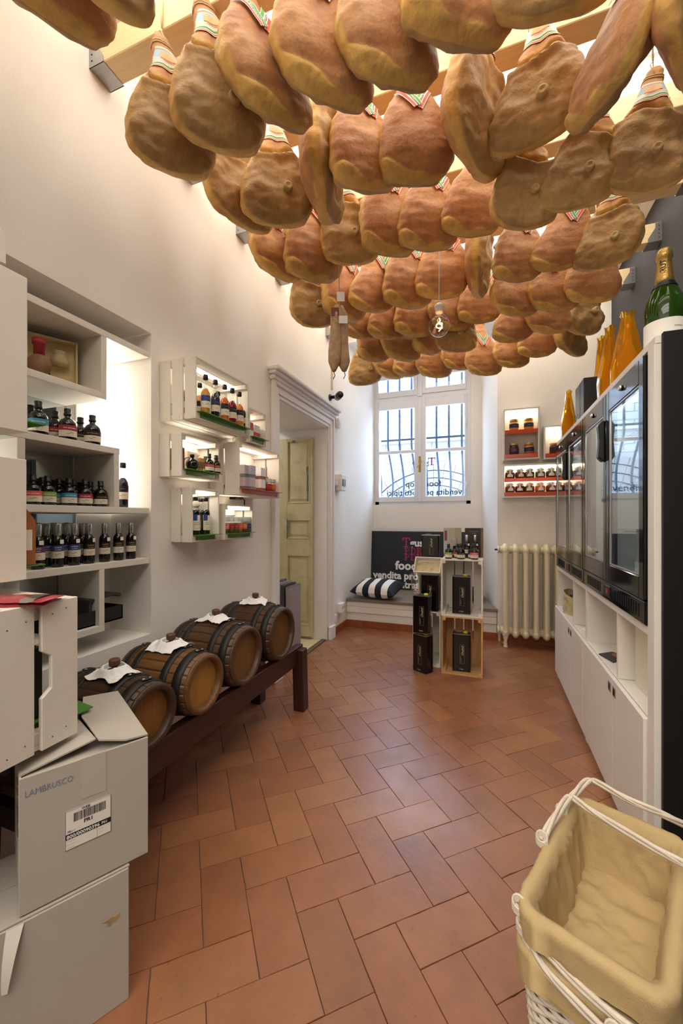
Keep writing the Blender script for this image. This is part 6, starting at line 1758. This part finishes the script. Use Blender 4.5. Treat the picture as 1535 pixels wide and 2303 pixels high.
mb = MB(); mb.lathe([(R + .001, s * .04), (R + .001, s * .25)], 24, a0=-PI / 2 - 2.2, a1=-PI / 2 + 0.75, cap=False); lb_ = mb.build('label', PAPER, t, fix=False)
put('print', wrap_text('----', R, s * .15, 0.02, GOLDINK, 0.0022), lb_)
put('print', wrap_text('------', R, s * .09, 0.014, INK, 0.0022), lb_)
ft = MB(); v, f = text_geo('BRUT', 0.022, 'CENTER', 0.01)
ft.add([((R * .40 + .002) * math.cos(-PI / 2 - 0.5 - b / (R * .4)), (R * .40 + .002) * math.sin(-PI / 2 - 0.5 - b / (R * .4)), s * .79 + a) for a, b in v], f); ft.build('print', INK, t, fix=False)

# ================================================================== lit jar shelves on the end wall
def wall_box(px0, px1, pyt, pyb, d, label, name='jar_shelf', shelf=None):
    Yf = YB - d
    x0, x1 = P(1, Yf, px0).x, P(1, Yf, px1).x
    z1_, z0_ = P(1, Yf, (px0 + px1) / 2, pyt).z, P(1, Yf, (px0 + px1) / 2, pyb).z
    t = thing(name, ((x0 + x1) / 2, Yf, z0_), 0, label, 'shelf', 'lit jar shelves on the end wall')
    L, H = x1 - x0, z1_ - z0_; th = 0.014
    for nm, b in (('side_board', (-L / 2, -L / 2 + th, 0, d - .002, 0, H)), ('side_board', (L / 2 - th, L / 2, 0, d - .002, 0, H)), ('top_board', (-L / 2 + th, L / 2 - th, 0, d - .002, H - th, H)), ('bottom_board', (-L / 2 + th, L / 2 - th, 0, d - .002, 0, th)), ('back_board', (-L / 2 + th, L / 2 - th, d - .012, d - .003, th, H - th))):
        mb = MB(); mb.box(*b); mb.build(nm, WHITE_LAM, t, bevel=0.001)
    return t, L, H, th, x0, x1, Yf, z0_, z1_
def lip(t, L, th, z, d, h=0.035):
    mb = MB(); mb.box(-L / 2 + th, L / 2 - th, -0.003, 0.0, z - h, z); mb.box(-L / 2 + th, L / 2 - th, 0, d - .014, z - 0.004, z)
    mb.build('red_shelf', RED_ACR, t)
def led(t, L, H, th, d, z=None):
    mb = MB(); z = H - th - 0.008 if z is None else z
    mb.box(-L / 2 + 0.03, L / 2 - 0.03, d * .5, d * .5 + 0.012, z, z + 0.006); mb.build('led_strip', emitter('led_glow2', (1.0, 0.85, 0.62, 1), 22.0), t)
def jam(fill, band):
    r = 0.036
    g = [(0, 0), (r * .9, 0), (r, 0.006), (r, 0.062), (r * .86, 0.072), (r * .84, 0.076)]
    c = [(r * .90, 0.074), (r * .92, 0.076), (r * .92, 0.089), (r * .88, 0.091), (0, 0.091)]
    body = MB(); body.lathe([(0, 0.002), (r * .94, 0.002), (r * .95, 0.060), (r * .8, 0.069), (0, 0.069)], 18)
    lab = [(r, 0.020, 0.052, LBL[band], 3.0, [wrap_text('--- -----', r, 0.034, 0.008, WINK)])]
    return bottle_kind('jam_%s_%s' % (fill, band), g, CLEAR, c, M('jar_lid', rgb(190, 170, 120), 0.3, metal=0.6), lab, [('contents', body.mesh('contents', M('jam_' + fill, dict(gold=rgb(232, 170, 60), dark=rgb(54, 26, 36), orange=rgb(206, 116, 50), red=rgb(110, 40, 34), green=rgb(110, 100, 44), brown=rgb(104, 70, 40))[fill], 0.3)), None)], n=18)
def honey(fill):
    r = 0.040
    g = [(0, 0), (r * .85, 0), (r, 0.010), (r, 0.046), (r * .8, 0.060), (r * .72, 0.064)]
    c = [(r * .78, 0.062), (r * .8, 0.064), (r * .8, 0.075), (r * .75, 0.077), (0, 0.077)]
    body = MB(); body.lathe([(0, 0.002), (r * .82, 0.002), (r * .95, 0.012), (r * .95, 0.045), (r * .75, 0.058), (0, 0.058)], 18)
    tagm = MB()
    for (a0_, a1_, z0, z1_) in ((-0.55, 0.55, 0.012, 0.028), (-0.40, 0.40, 0.028, 0.036), (-0.18, 0.18, 0.036, 0.058)):
        tagm.lathe([(r + .0012, z0), (r + .0012, z1_)], 8, a0=-PI / 2 + a0_, a1=-PI / 2 + a1_)
    tagm.box(-0.007, 0.007, -r - 0.002, -r * .75, 0.056, 0.080)
    return bottle_kind('honey_' + fill, g, CLEAR, c, M('jar_lid_glass', rgb(210, 205, 190), 0.2, metal=0.4), (), [('contents', body.mesh('contents', M('jam_' + fill, dict(gold=rgb(232, 170, 60), dark=rgb(54, 26, 36), orange=rgb(206, 116, 50), red=rgb(110, 40, 34), green=rgb(110, 100, 44), brown=rgb(104, 70, 40))[fill], 0.3)), None), ('seal_label', tagm.mesh('seal_label', PAPER, fix=False), None)], n=18)
d1 = 0.13
t, L, H, th, x0, x1, Yf, z0, z1_ = wall_box(1131, 1213, 917, 1033, d1, 'white lit two-tier jar shelf, upper left on the end wall')
zs = P(1, Yf, 1170, 966).z - z0
lip(t, L, th, th + 0.036, d1); lip(t, L, th, zs, d1); led(t, L, H, th, d1)
for k, (px, fl, bd, zz) in enumerate(((1155, 'gold', 'navy', zs), (1188, 'gold', 'navy', zs), (1155, 'dark', 'purple', th + 0.0365), (1189, 'orange', 'navy', th + 0.0365))):
    X_ = P(1, Yf + 0.05, px).x
    place('jar', jam(fl, bd), (X_, Yf + 0.05, z0 + zz), 0.2, '%s glass jar with label, %s tier %s of the two-tier shelf' % ({'gold': 'golden', 'dark': 'dark', 'orange': 'orange'}[fl], 'upper' if k < 2 else 'lower', 'left' if k % 2 == 0 else 'right'), 'jar', 'glass jars on the two-tier shelf', s=1.18)
t, L, H, th, x0, x1, Yf, z0, z1_ = wall_box(1222, 1300, 955, 1031, d1, 'white lit jar shelf partly hidden behind the fridge')
lip(t, L, th, th + 0.036, d1); led(t, L, H, th, d1)
for k, px in enumerate((1245, 1272)):
    place('jar', jam('red', 'black'), (P(1, Yf + .05, px).x, Yf + .05, z0 + th + .0365), 0.2, 'dark red glass jar on the shelf behind the fridge corner, %s' % ('left' if k == 0 else 'right'), 'jar', s=1.1)
t, L, H, th, x0, x1, Yf, z0, z1_ = wall_box(1130, 1300, 1042, 1118, d1, 'long white lit shelf of squat jars above the radiator')
zs = P(1, Yf, 1200, 1074).z - z0
lip(t, L, th, th + 0.036, d1); lip(t, L, th, zs, d1); led(t, L, H, th, d1); led(t, L, H, th, d1, zs - .014)
for q in range(2):
    for k, px in enumerate((1146, 1168.5, 1190, 1214, 1238, 1262)):
        fl = ['brown', 'red', 'brown', 'green', 'brown', 'red'][(k + 2 * q) % 6] if q == 0 else ['brown', 'red', 'green', 'orange', 'red', 'brown'][k]
        place('jar', honey(fl), (P(1, Yf + .05, px).x, Yf + .05, z0 + (zs if q == 0 else th + .0365)), random.uniform(-.2, .3), 'squat glass jar with white seal, %s from the left on the %s tier' % (ORD[k], 'upper' if q == 0 else 'lower'), 'jar', 'squat jars above the radiator', s=1.12)
t = thing('cable', (P(1, YB, 1215).x, YB, P(1, YB, 1215, 1122).z), 0, 'thin white cable drooping below the squat jar shelf', 'cable')
mb = MB(); mb.tube([(-0.02, -0.006, 0.02), (0.0, -0.006, -0.02), (0.06, -0.006, -0.05), (0.13, -0.006, -0.055), (0.18, -0.006, -0.03)], 0.003, 6); mb.build('wire', WHITE_PAINT, t)
# ================================================================== crates and tins in the middle
TIN = M('tin_black', rgb(18, 13, 15), 0.12, spec=0.6)
TINR = M('tin_rim', rgb(150, 146, 140), 0.3, metal=0.8)
TINP = M('tin_print', rgb(120, 112, 96), 0.5)
yellow = M('yellow_cap', rgb(220, 210, 60), 0.5)
def tin(x, y, z, rz, label, w=0.135, d=0.085, h=0.292, cap=True):
    t = thing('black_tin', (x, y, z), rz, label, 'tin', 'black tins')
    mb = MB(); r = 0.012
    poly = []
    for (cx_, cy_, a0_) in ((w / 2 - r, d / 2 - r, 0), (-w / 2 + r, d / 2 - r, PI / 2), (-w / 2 + r, -d / 2 + r, PI), (w / 2 - r, -d / 2 + r, 1.5 * PI)):
        for k in range(4): a = a0_ + PI / 2 * k / 3; poly.append((cx_ + r * math.cos(a), cy_ + r * math.sin(a)))
    mb.prism(poly, 0.003, h - 0.003); mb.build('body', TIN, t)
    mb = MB(); mb.prism([(a * 1.012, b * 1.018) for a, b in poly], h - 0.004, h); mb.build('rim', TINR, t)
    mb = MB(); mb.prism([(a * 1.012, b * 1.018) for a, b in poly], 0, 0.004); mb.build('rim', TINR, t)
    mb = MB(); mb.prism([(a * .93, b * .9) for a, b in poly], h, h + 0.0006); mb.build('lid', M('tin_lid', rgb(120, 116, 112), 0.3, metal=0.8), t)
    if cap: mb = MB(); mb.lathe([(0.017, 0), (0.017, 0.012), (0.014, 0.014), (0, 0.014)], 14, (w * .22, 0, h)); mb.build('cap', yellow, t)
    mb = MB(); mb.tube([(-w * .3, 0, h), (-w * .28, 0, h + 0.008), (0.0, 0, h + 0.009), (w * .02, 0, h)], 0.002, 6); mb.build('handle', TINR, t)
    mb = MB(); yy = -d / 2 - 0.0006; x0, x1, z0, z1_ = -0.012, 0.022, h * .22, h * .72
    for (a, b, c, e) in ((x0, x1, z0, z0 + .002), (x0, x1, z1_ - .002, z1_), (x0, x0 + .0015, z0, z1_), (x1 - .0015, x1, z0, z1_), (x0 + .004, x0 + .006, z0 + .01, z0 + .06), (x0 + .009, x0 + .011, z0 + .01, z0 + .05)):
        mb.box(a, b, yy, yy + .0005, c, e)
    o = mb.build('printed_frame', TINP, t)
    mb = MB(); v, f = text_geo('Ondoli', 0.026, 'LEFT', 0.0, 1.0, 0.4)
    mb.add([(x1 - 0.006 - b, yy - .0004, z0 + 0.062 + a) for a, b in v], f)
    mb.build('print', M('tin_gold', rgb(210, 196, 160), 0.5), t, fix=False)
    mb = MB(); v, f = text_geo('5 litri', 0.014, 'CENTER', 0.01); mb.add([(a, yy - .0004, 0.018 + b) for a, b in v], f); mb.build('print', M('tin_gold', rgb(210, 196, 160), 0.5), t, fix=False)
    return t
YC = 3.164
c1x = (-0.335 - 0.032) / 2
crate('display_crate', (c1x, YC, 0), 0, 0.303, 0.446, 0.30, 'raw pine crate standing on end on the floor, holding a black tin', nside=3, nback=4, mat=RAW_WOOD, th=0.011, gap=0.010)
crate('display_crate', (c1x, YC, 0.4465), 0, 0.306, 0.440, 0.30, 'white painted crate stacked on the raw pine crate', nside=3, nback=4, mat=CRATE_WHITE, th=0.011, gap=0.010)
xt = P(1, YC + .08, 1037).x
tin(xt, YC + 0.09, 0.0115, 0.05, 'black tin inside the raw pine crate')
xt = P(1, YC + .08, 1037).x
tin(xt, YC + 0.09, 0.458, 0.02, 'black tin inside the upper white crate')
crate('display_crate', (-0.462, 3.27, 0), 0, 0.225, 0.446, 0.34, 'plain white crate behind the stacked tins on the floor', nside=1, nback=2, th=0.011, ntop=1)
mbx = MB(); 
crate('display_crate', (-0.455, 3.42, 0.4465), 0, 0.20, 0.395, 0.20, 'white crate half hidden behind the black tins, carrying the highest tin', nside=1, nback=1, th=0.011, ntop=1)
rzt = math.atan2(3.087 - 3.152, -0.453 + 0.561)
tin(-0.475, 3.160, 0.0, rzt, 'black tin standing on the floor, lowest of the stack', w=0.135, d=0.092, h=0.293)
tin(-0.478, 3.150, 0.3075, -0.10, 'black tin on top of the floor tin', w=0.132, d=0.085, h=0.292)
tin(-0.440, 3.325, 0.447, -0.08, 'black tin on the plain white crate behind', w=0.145, d=0.09, h=0.295, cap=False)
tin(-0.458, 3.50, 0.842, 0.05, 'highest black tin beside the small bottles', w=0.15, d=0.09, h=0.215, cap=False)
# glass jar on the tins
t = thing('glass_jar', (-0.525, 3.152, 0.6145), 0, 'open clear glass jar with orange scraps on top of the tins', 'jar')
mb = MB(); mb.lathe([(0, 0.003), (0.036, 0.003), (0.040, 0.008), (0.041, 0.15), (0.044, 0.155), (0.042, 0.156), (0.039, 0.150), (0.038, 0.01), (0, 0.008)], 24); mb.build('glass', CLEAR, t)
for k, (a, c) in enumerate(((0.4, rgb(220, 130, 80)), (2.0, rgb(230, 200, 170)), (4.0, rgb(206, 100, 60)))):
    mb = MB(); mb.grid(lambda u, v: (0.02 * math.cos(a) + (u - .5) * 0.022, 0.02 * math.sin(a) + (v - .5) * 0.022, 0.014 + 0.006 * math.sin(5 * u) + 0.004 * v), 4, 4); mb.build('scrap', M('scrap_%d' % k, c, 0.6), t)
# open printed tray leaning on the tins
t = thing('wooden_tray', (-0.468, 3.30, 0.758), 0, 'open white wooden tray with printed lining tilted on the black tins', 'tray', rot=(math.radians(-38), 0, math.radians(-3)))
w, h, d = 0.22, 0.15, 0.06
mb = MB(); mb.box(-w / 2, w / 2, d - 0.006, d, 0, h); o = mb.build('base', CRATE_WHITE, t)
for b in ((-w / 2, w / 2, 0, d - .006, 0, 0.008), (-w / 2, w / 2, 0, d - .006, h - 0.008, h), (-w / 2, -w / 2 + 0.008, 0, d - .006, 0.008, h - .008), (w / 2 - 0.008, w / 2, 0, d - .006, 0.008, h - .008)):
    mb = MB(); mb.box(*b); mb.build('side', CRATE_WHITE, t, bevel=0.001)
mb = MB(); mb.box(-w / 2 + .009, w / 2 - .009, d - .008, d - .0065, .009, h - .009); mb.build('printed_lining', M('printed_lining', rgb(206, 190, 150), 0.6, dark=rgb(140, 110, 70), dscale=25, damount=0.7), t)
# bottles and cards on the white crate
zt = 0.4465 + 0.440
def on_top(px, y): return P(1, y, px).x
def small(px, y, band, lab, s=1.0): place('bottle', apothecary(band), (on_top(px, y), y, zt), 0.2, lab, 'bottle', 'small bottles on the white crate', s=s)
small(1008, YC + 0.05, 'lime', 'small black bottle with lime green label on the white crate', .92)
small(1036, YC + 0.04, 'black', 'small black bottle with black label on the white crate', .98)
small(1066, YC + 0.04, 'coral', 'small black bottle with coral red label on the white crate', .98)
small(1029, YC + 0.11, 'red', 'small black bottle with red label behind the others on the white crate', .92)
small(1060, YC + 0.10, 'blue', 'small black bottle with blue label half hidden on the white crate', .92)
for k, (px, nm) in enumerate(((1049, 'left'), (1068, 'right'))):
    y = YC + 0.15
    place('bottle', vinegar('black'), (on_top(px, y), y, zt), 0.1, 'slim vinegar bottle with silver cap at the back of the white crate, %s' % nm, 'bottle', s=1.12)
t = thing('decanter', (on_top(1021, YC + .14), YC + 0.14, zt), 0, 'small dark decanter with clear glass stopper and orange seal on the white crate', 'bottle')
mb = MB(); mb.lathe([(0, 0), (0.026, 0), (0.03, 0.012), (0.026, 0.045), (0.012, 0.065), (0.010, 0.09), (0.016, 0.094)], 18); mb.build('glass', DARK_GLASS, t)
mb = MB(); mb.lathe([(0.009, 0.09), (0.010, 0.10), (0.022, 0.125), (0.024, 0.145), (0.012, 0.165), (0, 0.168)], 12, smooth=False); mb.build('stopper', M('crystal', rgb(225, 225, 228), 0.05, trans=0.7), t)
put('seal', label_patch(0.0285, 0.02, 0.04, LBL['orange'], 0.9), t)
y = YC + 0.225
x0, x1 = on_top(997, y), on_top(1037, y)
t = thing('picture_card', ((x0 + x1) / 2, y, zt), 0, 'upright pale photo card behind the bottles on the white crate', 'card')
hC = P(1, y, 1015, 1187).z - zt
mb = MB(); mb.box(-(x1 - x0) / 2, (x1 - x0) / 2, 0, 0.008, 0, hC); mb.build('card', M('card_khaki', rgb(170, 162, 140), 0.4), t)
for (a, b, c, e, cn) in ((-.5, -.22, 0.0, 1.0, rgb(190, 186, 196)), (-.22, 0.12, 0.35, 1.0, rgb(186, 176, 152)), (-.45, -.30, .55, .9, rgb(130, 60, 90)), (-.5, .5, 0, .12, rgb(120, 128, 130))):
    ww = x1 - x0; mb = MB(); mb.box(a * ww, b * ww, -0.0012 - .0004 * (cn[0] < .3), -0.0002, c * hC, e * hC); mb.build('photo_area', M('photo_%d' % int(cn[0] * 999), cn, 0.4), t)
x0, x1 = on_top(1045, y), on_top(1086, y)
t = thing('dark_gift_box', ((x0 + x1) / 2, y - 0.02, zt), 0, 'dark brown upright gift box with small lettering on the white crate', 'box')
mb = MB(); ww = x1 - x0; mb.box(-ww / 2, ww / 2, 0, 0.06, 0, hC); mb.build('box', M('gift_dark', rgb(52, 40, 36), 0.4), t, bevel=0.002)
mb = MB()
for k, s_ in enumerate(('--------- ------', '-- -----')):
    add_text(mb, s_, 0.014, lambda a, b: Vector((a, -0.0008, hC * .88 - 0.016 * k + b)), 0, 'CENTER', 0.01)
mb.build('print', CREAM, t, fix=False)
mb = MB(); mb.box(ww / 2 - .018, ww / 2 - .0005, -0.001, -.0002, 0, hC); mb.build('edge_band', M('gift_edge', rgb(120, 92, 76), 0.4), t)

# ================================================================== sign on the bench
SIGN = M('sign_black', rgb(30, 32, 44), 0.45)
ySg = WY - 0.05
sx0, sx1 = P(1, ySg, 836).x, P(1, ySg, 1046).x
szt = P(1, ySg, 838, 1194).z
sg = thing('shop_sign', ((sx0 + sx1) / 2, ySg - 0.06, BZ + 0.001), 0, 'dark blue-black shop sign with white lettering leaning on the bench', 'sign', rot=(math.radians(-4), 0, 0))
hs = (szt - BZ)
mb = MB(); mb.box(-(sx1 - sx0) / 2, (sx1 - sx0) / 2, 0, 0.012, 0, hs); mb.build('panel', SIGN, sg, bevel=0.001)
cxs = (sx0 + sx1) / 2
def sX(px): return P(1, ySg - .03, px).x - cxs
def sZ(py, px=900): return P(1, ySg - .03, px, py).z - BZ
LETW = M('sign_white', rgb(236, 234, 232), 0.6)
PINK = M('sign_pink', rgb(186, 48, 104), 0.6)
def sline(body, px0, py, size, bold=0.035):
    mb = MB(); x0 = sX(px0); z0 = sZ(py, px0 + 30)
    add_text(mb, body, size, lambda a, b: Vector((x0 + a, -0.0012, z0 + b)), 0, 'LEFT', bold); mb.build('lettering', LETW, sg, fix=False)
vx = sX(904) - sX(840)                                    # width of the word vendita
sz_ = fit('vendita', vx, 0.035)
sline('vendita prodotti tipici', 840, 1300, sz_); sline('food shop', 889, 1281, sz_ * 1.18); sline('entrata libera', 889, 1322, sz_ * .98); sline('gusto', 921.5, 1229, sz_ * 1.0)
# serif initial and outlined capitals
def serif_strokes(ch):
    return {'T': [((0.5, 0), (0.5, 1)), ((0, 1), (1, 1)), ((0, 1), (0, .78)), ((1, 1), (1, .78)), ((.3, 0), (.7, 0))],
            'P': [((.2, 0), (.2, 1)), ((0, 0), (.42, 0)), ((0, 1), (.6, 1)), ((.6, 1), (.85, .88)), ((.85, .88), (.85, .62)), ((.85, .62), (.6, .5)), ((.6, .5), (.2, .5)), ((.34, .06), (.34, .94))],
            'D': [((.2, 0), (.2, 1)), ((0, 0), (.6, 0)), ((0, 1), (.6, 1)), ((.6, 1), (.92, .75)), ((.92, .75), (.92, .25)), ((.92, .25), (.6, 0)), ((.34, .06), (.34, .94))],
            'R': [((.2, 0), (.2, 1)), ((0, 0), (.42, 0)), ((0, 1), (.6, 1)), ((.6, 1), (.85, .88)), ((.85, .88), (.85, .66)), ((.85, .66), (.6, .54)), ((.6, .54), (.2, .54)), ((.55, .54), (.95, 0)), ((.34, .06), (.34, .94)), ((.8, 0), (1.05, 0))]}[ch]
def letter(mb, ch, x, z, w, h, t_):
    for (a, b), (c, d) in serif_strokes(ch):
        p0, p1 = Vector((x + a * w, z + b * h)), Vector((x + c * w, z + d * h)); dd = (p1 - p0); n = Vector((-dd.y, dd.x)).normalized() * t_ / 2; e = dd.normalized() * t_ / 2
        q = [p0 - e + n, p0 - e - n, p1 + e - n, p1 + e + n]
        mb.add([(k.x, -0.0012, k.y) for k in q], [(0, 1, 2, 3)])
mb = MB(); letter(mb, 'T', sX(905), sZ(1229), 0.085, 0.105, 0.014); mb.build('initial', PINK, sg, fix=False)
for row, py in ((0, 1245), (1, 1259)):
    for k, ch in enumerate('PDR'):
        mb = MB(); letter(mb, ch, sX(909) + 0.074 * k, sZ(py), 0.066, 0.072, 0.006); mb.build('outlined_capital', PINK, sg, fix=False)

# ================================================================== cushions
def cushion(name, loc, rz, w, d, h, label, stripes, rot=None):
    t = thing(name, loc, rz, label, 'cushion', None, rot)
    n = 7 if stripes else 1
    wht = M('cushion_white', rgb(232, 228, 222), 0.8, bump=0.1, bscale=200); blk = M('cushion_black', rgb(24, 25, 36), 0.8, bump=0.1, bscale=200)
    def f(u, v, s):
        x, y = 2 * u - 1, 2 * v - 1
        pinch = 1 - 0.10 * (1 - abs(x) ** 2) * 0 
        e = (max(0, 1 - abs(x) ** 3.0) * max(0, 1 - abs(y) ** 3.0)) ** 0.5
        sx = w / 2 * x * (1 - 0.07 * (1 - y * y)); sy = d / 2 * y * (1 - 0.07 * (1 - x * x))
        return Vector((sx, sy, h / 2 + s * h / 2 * e * (1 + 0.08 * mnoise.noise(Vector((x * 2, y * 2, s * 3))))))
    for k in range(n):
        mb = MB()
        for s in (-1, 1): mb.grid(lambda u, v, s=s: f((k + u) / n, v, s), 5 if stripes else 26, 26)
        mb.build('stripe' if stripes else 'cover', blk if (not stripes or k % 2 == 0) else wht, t)
    return t
pc = P(2, BZ, 836, 1352)
cushion('striped_cushion', (pc.x + 0.02, pc.y + 0.19, BZ + 0.032), math.radians(-8), 0.52, 0.36, 0.17, 'black and white striped cushion on the left of the window bench', True, rot=(math.radians(12), 0, math.radians(-10)))
pc = P(2, BZ, 1060, 1340)
cushion('dark_cushion', (-0.205, 4.53, BZ + 0.002), 0.0, 0.34, 0.32, 0.14, 'dark cushion on the bench half hidden behind the stacked crates', False)

# ================================================================== nested lined baskets in the right foreground
WICK = M('white_wicker', rgb(214, 202, 186), 0.55, var=0.12, scale=25, bump=0.2, bscale=80)
LIN = M('beige_linen', rgb(186, 162, 118), 0.85, var=0.05, scale=12, bump=0.25, bscale=260, spec=0.2)
def basket(rim_z, A, B, Cc, height, label, taper=0.80, depth=0.20, hang=0.05, bottom_liner=True):
    """A left corner, B back corner, Cc near corner of the rim (world xy)"""
    ex = (Cc - A); Lx = ex.length; ex = ex / Lx
    ey = (B - A); Ly = ey.length; ey = ey / Ly
    c = A + ex * Lx / 2 + ey * Ly / 2
    rz = math.atan2(ex.y, ex.x)
    t = thing('lined_basket', (c.x, c.y, rim_z - height), rz, label, 'basket', 'nested lined baskets')
    def rr(hw, hd, r, n=6):
        pts = []
        for (cx_, cy_, a0_) in ((hw - r, hd - r, 0), (-hw + r, hd - r, PI / 2), (-hw + r, -hd + r, PI), (hw - r, -hd + r, 1.5 * PI)):
            for k in range(n + 1): a = a0_ + PI / 2 * k / n; pts.append(Vector((cx_ + r * math.cos(a), cy_ + r * math.sin(a))))
        out = []
        for i in range(len(pts)):
            p, q = pts[i], pts[(i + 1) % len(pts)]
            m = max(1, int((q - p).length / 0.012))
            for k in range(m): out.append(p.lerp(q, k / m))
        return out
    hw, hd = Lx / 2, Ly / 2
    r0 = 0.035
    ring = rr(1.0 * hw, 1.0 * hd, r0)
    N_ = len(ring)
    def at(i, z, off=0.0):
        k = taper + (1 - taper) * (z / height)
        p = ring[i % N_]; n = Vector((p.x / hw, p.y / hd)); n = Vector((n.x ** 5, n.y ** 5)).normalized() if n.length else n
        return Vector((p.x * k + n.x * off, p.y * k + n.y * off, z))
    # woven body
    mb = MB(); rows_ = int(height / 0.0105)
    for j in range(rows_):
        z = 0.006 + j * 0.0105
        mb.tube([at(i, z, 0.0036 * math.sin(PI * (i / 2.0 + j))) for i in range(N_)], 0.0050, 5, closed=True)
    o = mb.build('wicker_weave', WICK, t); o['kind'] = 'stuff'
    mb = MB(); mb.prism([(p.x * taper * .98, p.y * taper * .98) for p in ring], 0.0, 0.008); mb.build('base', WICK, t)
    # rim: two plaited rods
    for q in range(2):
        mb = MB(); mb.tube([at(i, height - 0.008 + 0.003 * math.sin(i * .55 + q * PI), 0.003 * math.cos(i * .55 + q * PI)) for i in range(N_)], 0.005, 6, closed=True); mb.build('rim_rod', WICK, t)
    # linen: bottom, inner wall, roll over the rim, hanging hem
    def prof(s):                       # s 0..1 from the inner floor edge up, over and down outside
        up = depth / (depth + 0.03 + hang)
        if s < up: 
            k = s / up; return height - depth + depth * k, -0.015
        s2 = (s - up) / (1 - up)
        arc = 0.03 / (0.03 + hang)
        if s2 < arc:
            a = PI * s2 / arc; return height + 0.013 * math.sin(a), -0.015 + 0.0145 * (1 - math.cos(a))
        k = (s2 - arc) / (1 - arc); return height - hang * k, 0.014 + 0.004 * k
    mb = MB()
    def f(u, v):
        i = u * N_; i0 = int(i) % N_
        z, off = prof(v)
        up_ = depth / (depth + 0.03 + hang)
        p = at(i0, min(z, height), off)
        if v < up_: kk = 0.93 + 0.07 * (v / up_) ** .8; p.x *= kk; p.y *= kk
        s_ = 0.9 if v < up_ else 1.0
        fold = 0.0060 * mnoise.noise(Vector((p.x * 30, p.y * 30, z * 4))) + 0.0045 * mnoise.noise(Vector((p.x * 60 + z * 20, p.y * 60, z * 9)))
        cdir = Vector((p.x, p.y, 0)); 
        if cdir.length: cdir.normalize()
        p = p - cdir * abs(fold) * 2.4 if v < up_ else p + cdir * abs(fold); p.z = z + (0.006 * mnoise.noise(Vector((p.x * 20, p.y * 20, 3))) if v > 0.97 else 0)
        return p
    mb.grid(f, N_, 34, wrap=True)
    kf = taper + (1 - taper) * ((height - depth) / height)
    def fl(u, v):
        i0 = int(u * N_) % N_; p = at(i0, height - depth, -0.010)
        q = p * 1.0; q.x *= v * .93; q.y *= v * .93
        q.z = height - depth + 0.013 * mnoise.noise(Vector((q.x * 16 + q.y * 9, q.y * 26 - q.x * 6, 1))) * (1 - v ** 6) + 0.006 * mnoise.noise(Vector((q.x * 34, q.y * 48, 4))) * (1 - v ** 6)
        return q
    mb.grid(fl, N_, 22, wrap=True)
    lin_o = mb.build('linen_liner', LIN, t)
    return t, at, N_, ring, height, c, rz
RZ = 0.43
k_ = RZ
A = P(2, RZ, 1170, 2045).xy; B = P(2, RZ, 1296, 1797).xy; Cn = P(2, RZ, 1506, 2262).xy
# square the corner
ey = (B - A); ex = (Cn - A); exn = ex - ey * (ex.dot(ey) / ey.dot(ey))
Cn = A + exn.normalized() * ex.length
top = basket(RZ, A, B, Cn, 0.26, 'white wicker basket lined with beige linen, uppermost of the nested pair', depth=0.125)
sh_ = (Cn - A).normalized() * 0.004
low = basket(RZ - 0.075, A - sh_, B - sh_, Cn - sh_ * -1, RZ - 0.075, 'lower lined wicker basket under the uppermost one', depth=0.08, taper=0.82, hang=0.055)
def handle(root, pts, name='handle', r=0.0048):
    h = thing(name, (0, 0, 0)); h.parent = root
    inv = Matrix.Translation(root.location) @ Matrix.Rotation(root.rotation_euler.z, 4, 'Z'); inv.invert()
    pts = [inv @ Vector(p) for p in pts]
    # smooth
    P2 = []
    for i in range(len(pts) - 1):
        p0 = pts[max(i - 1, 0)]; p1 = pts[i]; p2 = pts[i + 1]; p3 = pts[min(i + 2, len(pts) - 1)]
        for k in range(8):
            s = k / 8; P2.append(0.5 * ((2 * p1) + (p2 - p0) * s + (2 * p0 - 5 * p1 + 4 * p2 - p3) * s * s + (3 * p1 - p0 - 3 * p2 + p3) * s ** 3))
    P2.append(pts[-1])
    for q in range(3):
        mb = MB(); mb.tube([p + Vector((0.0052 * math.cos(i * .16 + q * PI * 2 / 3), 0.0, 0.0052 * math.sin(i * .16 + q * PI * 2 / 3))) for i, p in enumerate(P2)], r, 6); mb.build('willow_rod', WICK, h)
    for e in (P2[0], P2[-1]):
        mb = MB()
        for k in range(4): mb.tube([e + Vector((0.012 * math.cos(a), 0.012 * math.sin(a) * .4, 0.004 * k + 0.010 * math.sin(a))) for a in [2 * PI * j / 12 for j in range(12)]], 0.0028, 5, closed=True)
        mb.build('binding', WICK, h)
def hp(px, py, z): return P(2, z, px, py)
troot = top[0]
Hh = RZ + 0.035
handle(troot, [hp(1218, 1893, RZ + 0.012), hp(1242, 1845, RZ + 0.03), hp(1277, 1796, RZ + 0.045), hp(1300, 1803, RZ + 0.048), hp(1350, 1837, RZ + 0.05), hp(1450, 1895, RZ + 0.05), hp(1548, 1950, RZ + 0.045), hp(1600, 1990, RZ + 0.012)])
handle(troot, [hp(1262, 1830, RZ + 0.010), hp(1290, 1786, RZ + 0.035), hp(1322, 1757, RZ + 0.04), hp(1350, 1764, RZ + 0.045), hp(1420, 1802, RZ + 0.045), hp(1500, 1836, RZ + 0.04), hp(1570, 1870, RZ + 0.010)])
lz = RZ - 0.07
lroot = low[0]
handle(lroot, [hp(1166, 2042, lz + 0.06), hp(1172, 2062, lz + 0.045), hp(1215, 2125, lz + 0.03), hp(1290, 2205, lz + 0.015), hp(1400, 2300, lz + 0.01), hp(1480, 2360, lz + .01)])
handle(lroot, [hp(1176, 2088, lz + 0.03), hp(1180, 2105, lz + 0.015), hp(1225, 2180, lz - 0.0), hp(1300, 2260, lz - 0.01), hp(1380, 2335, lz - .01)])
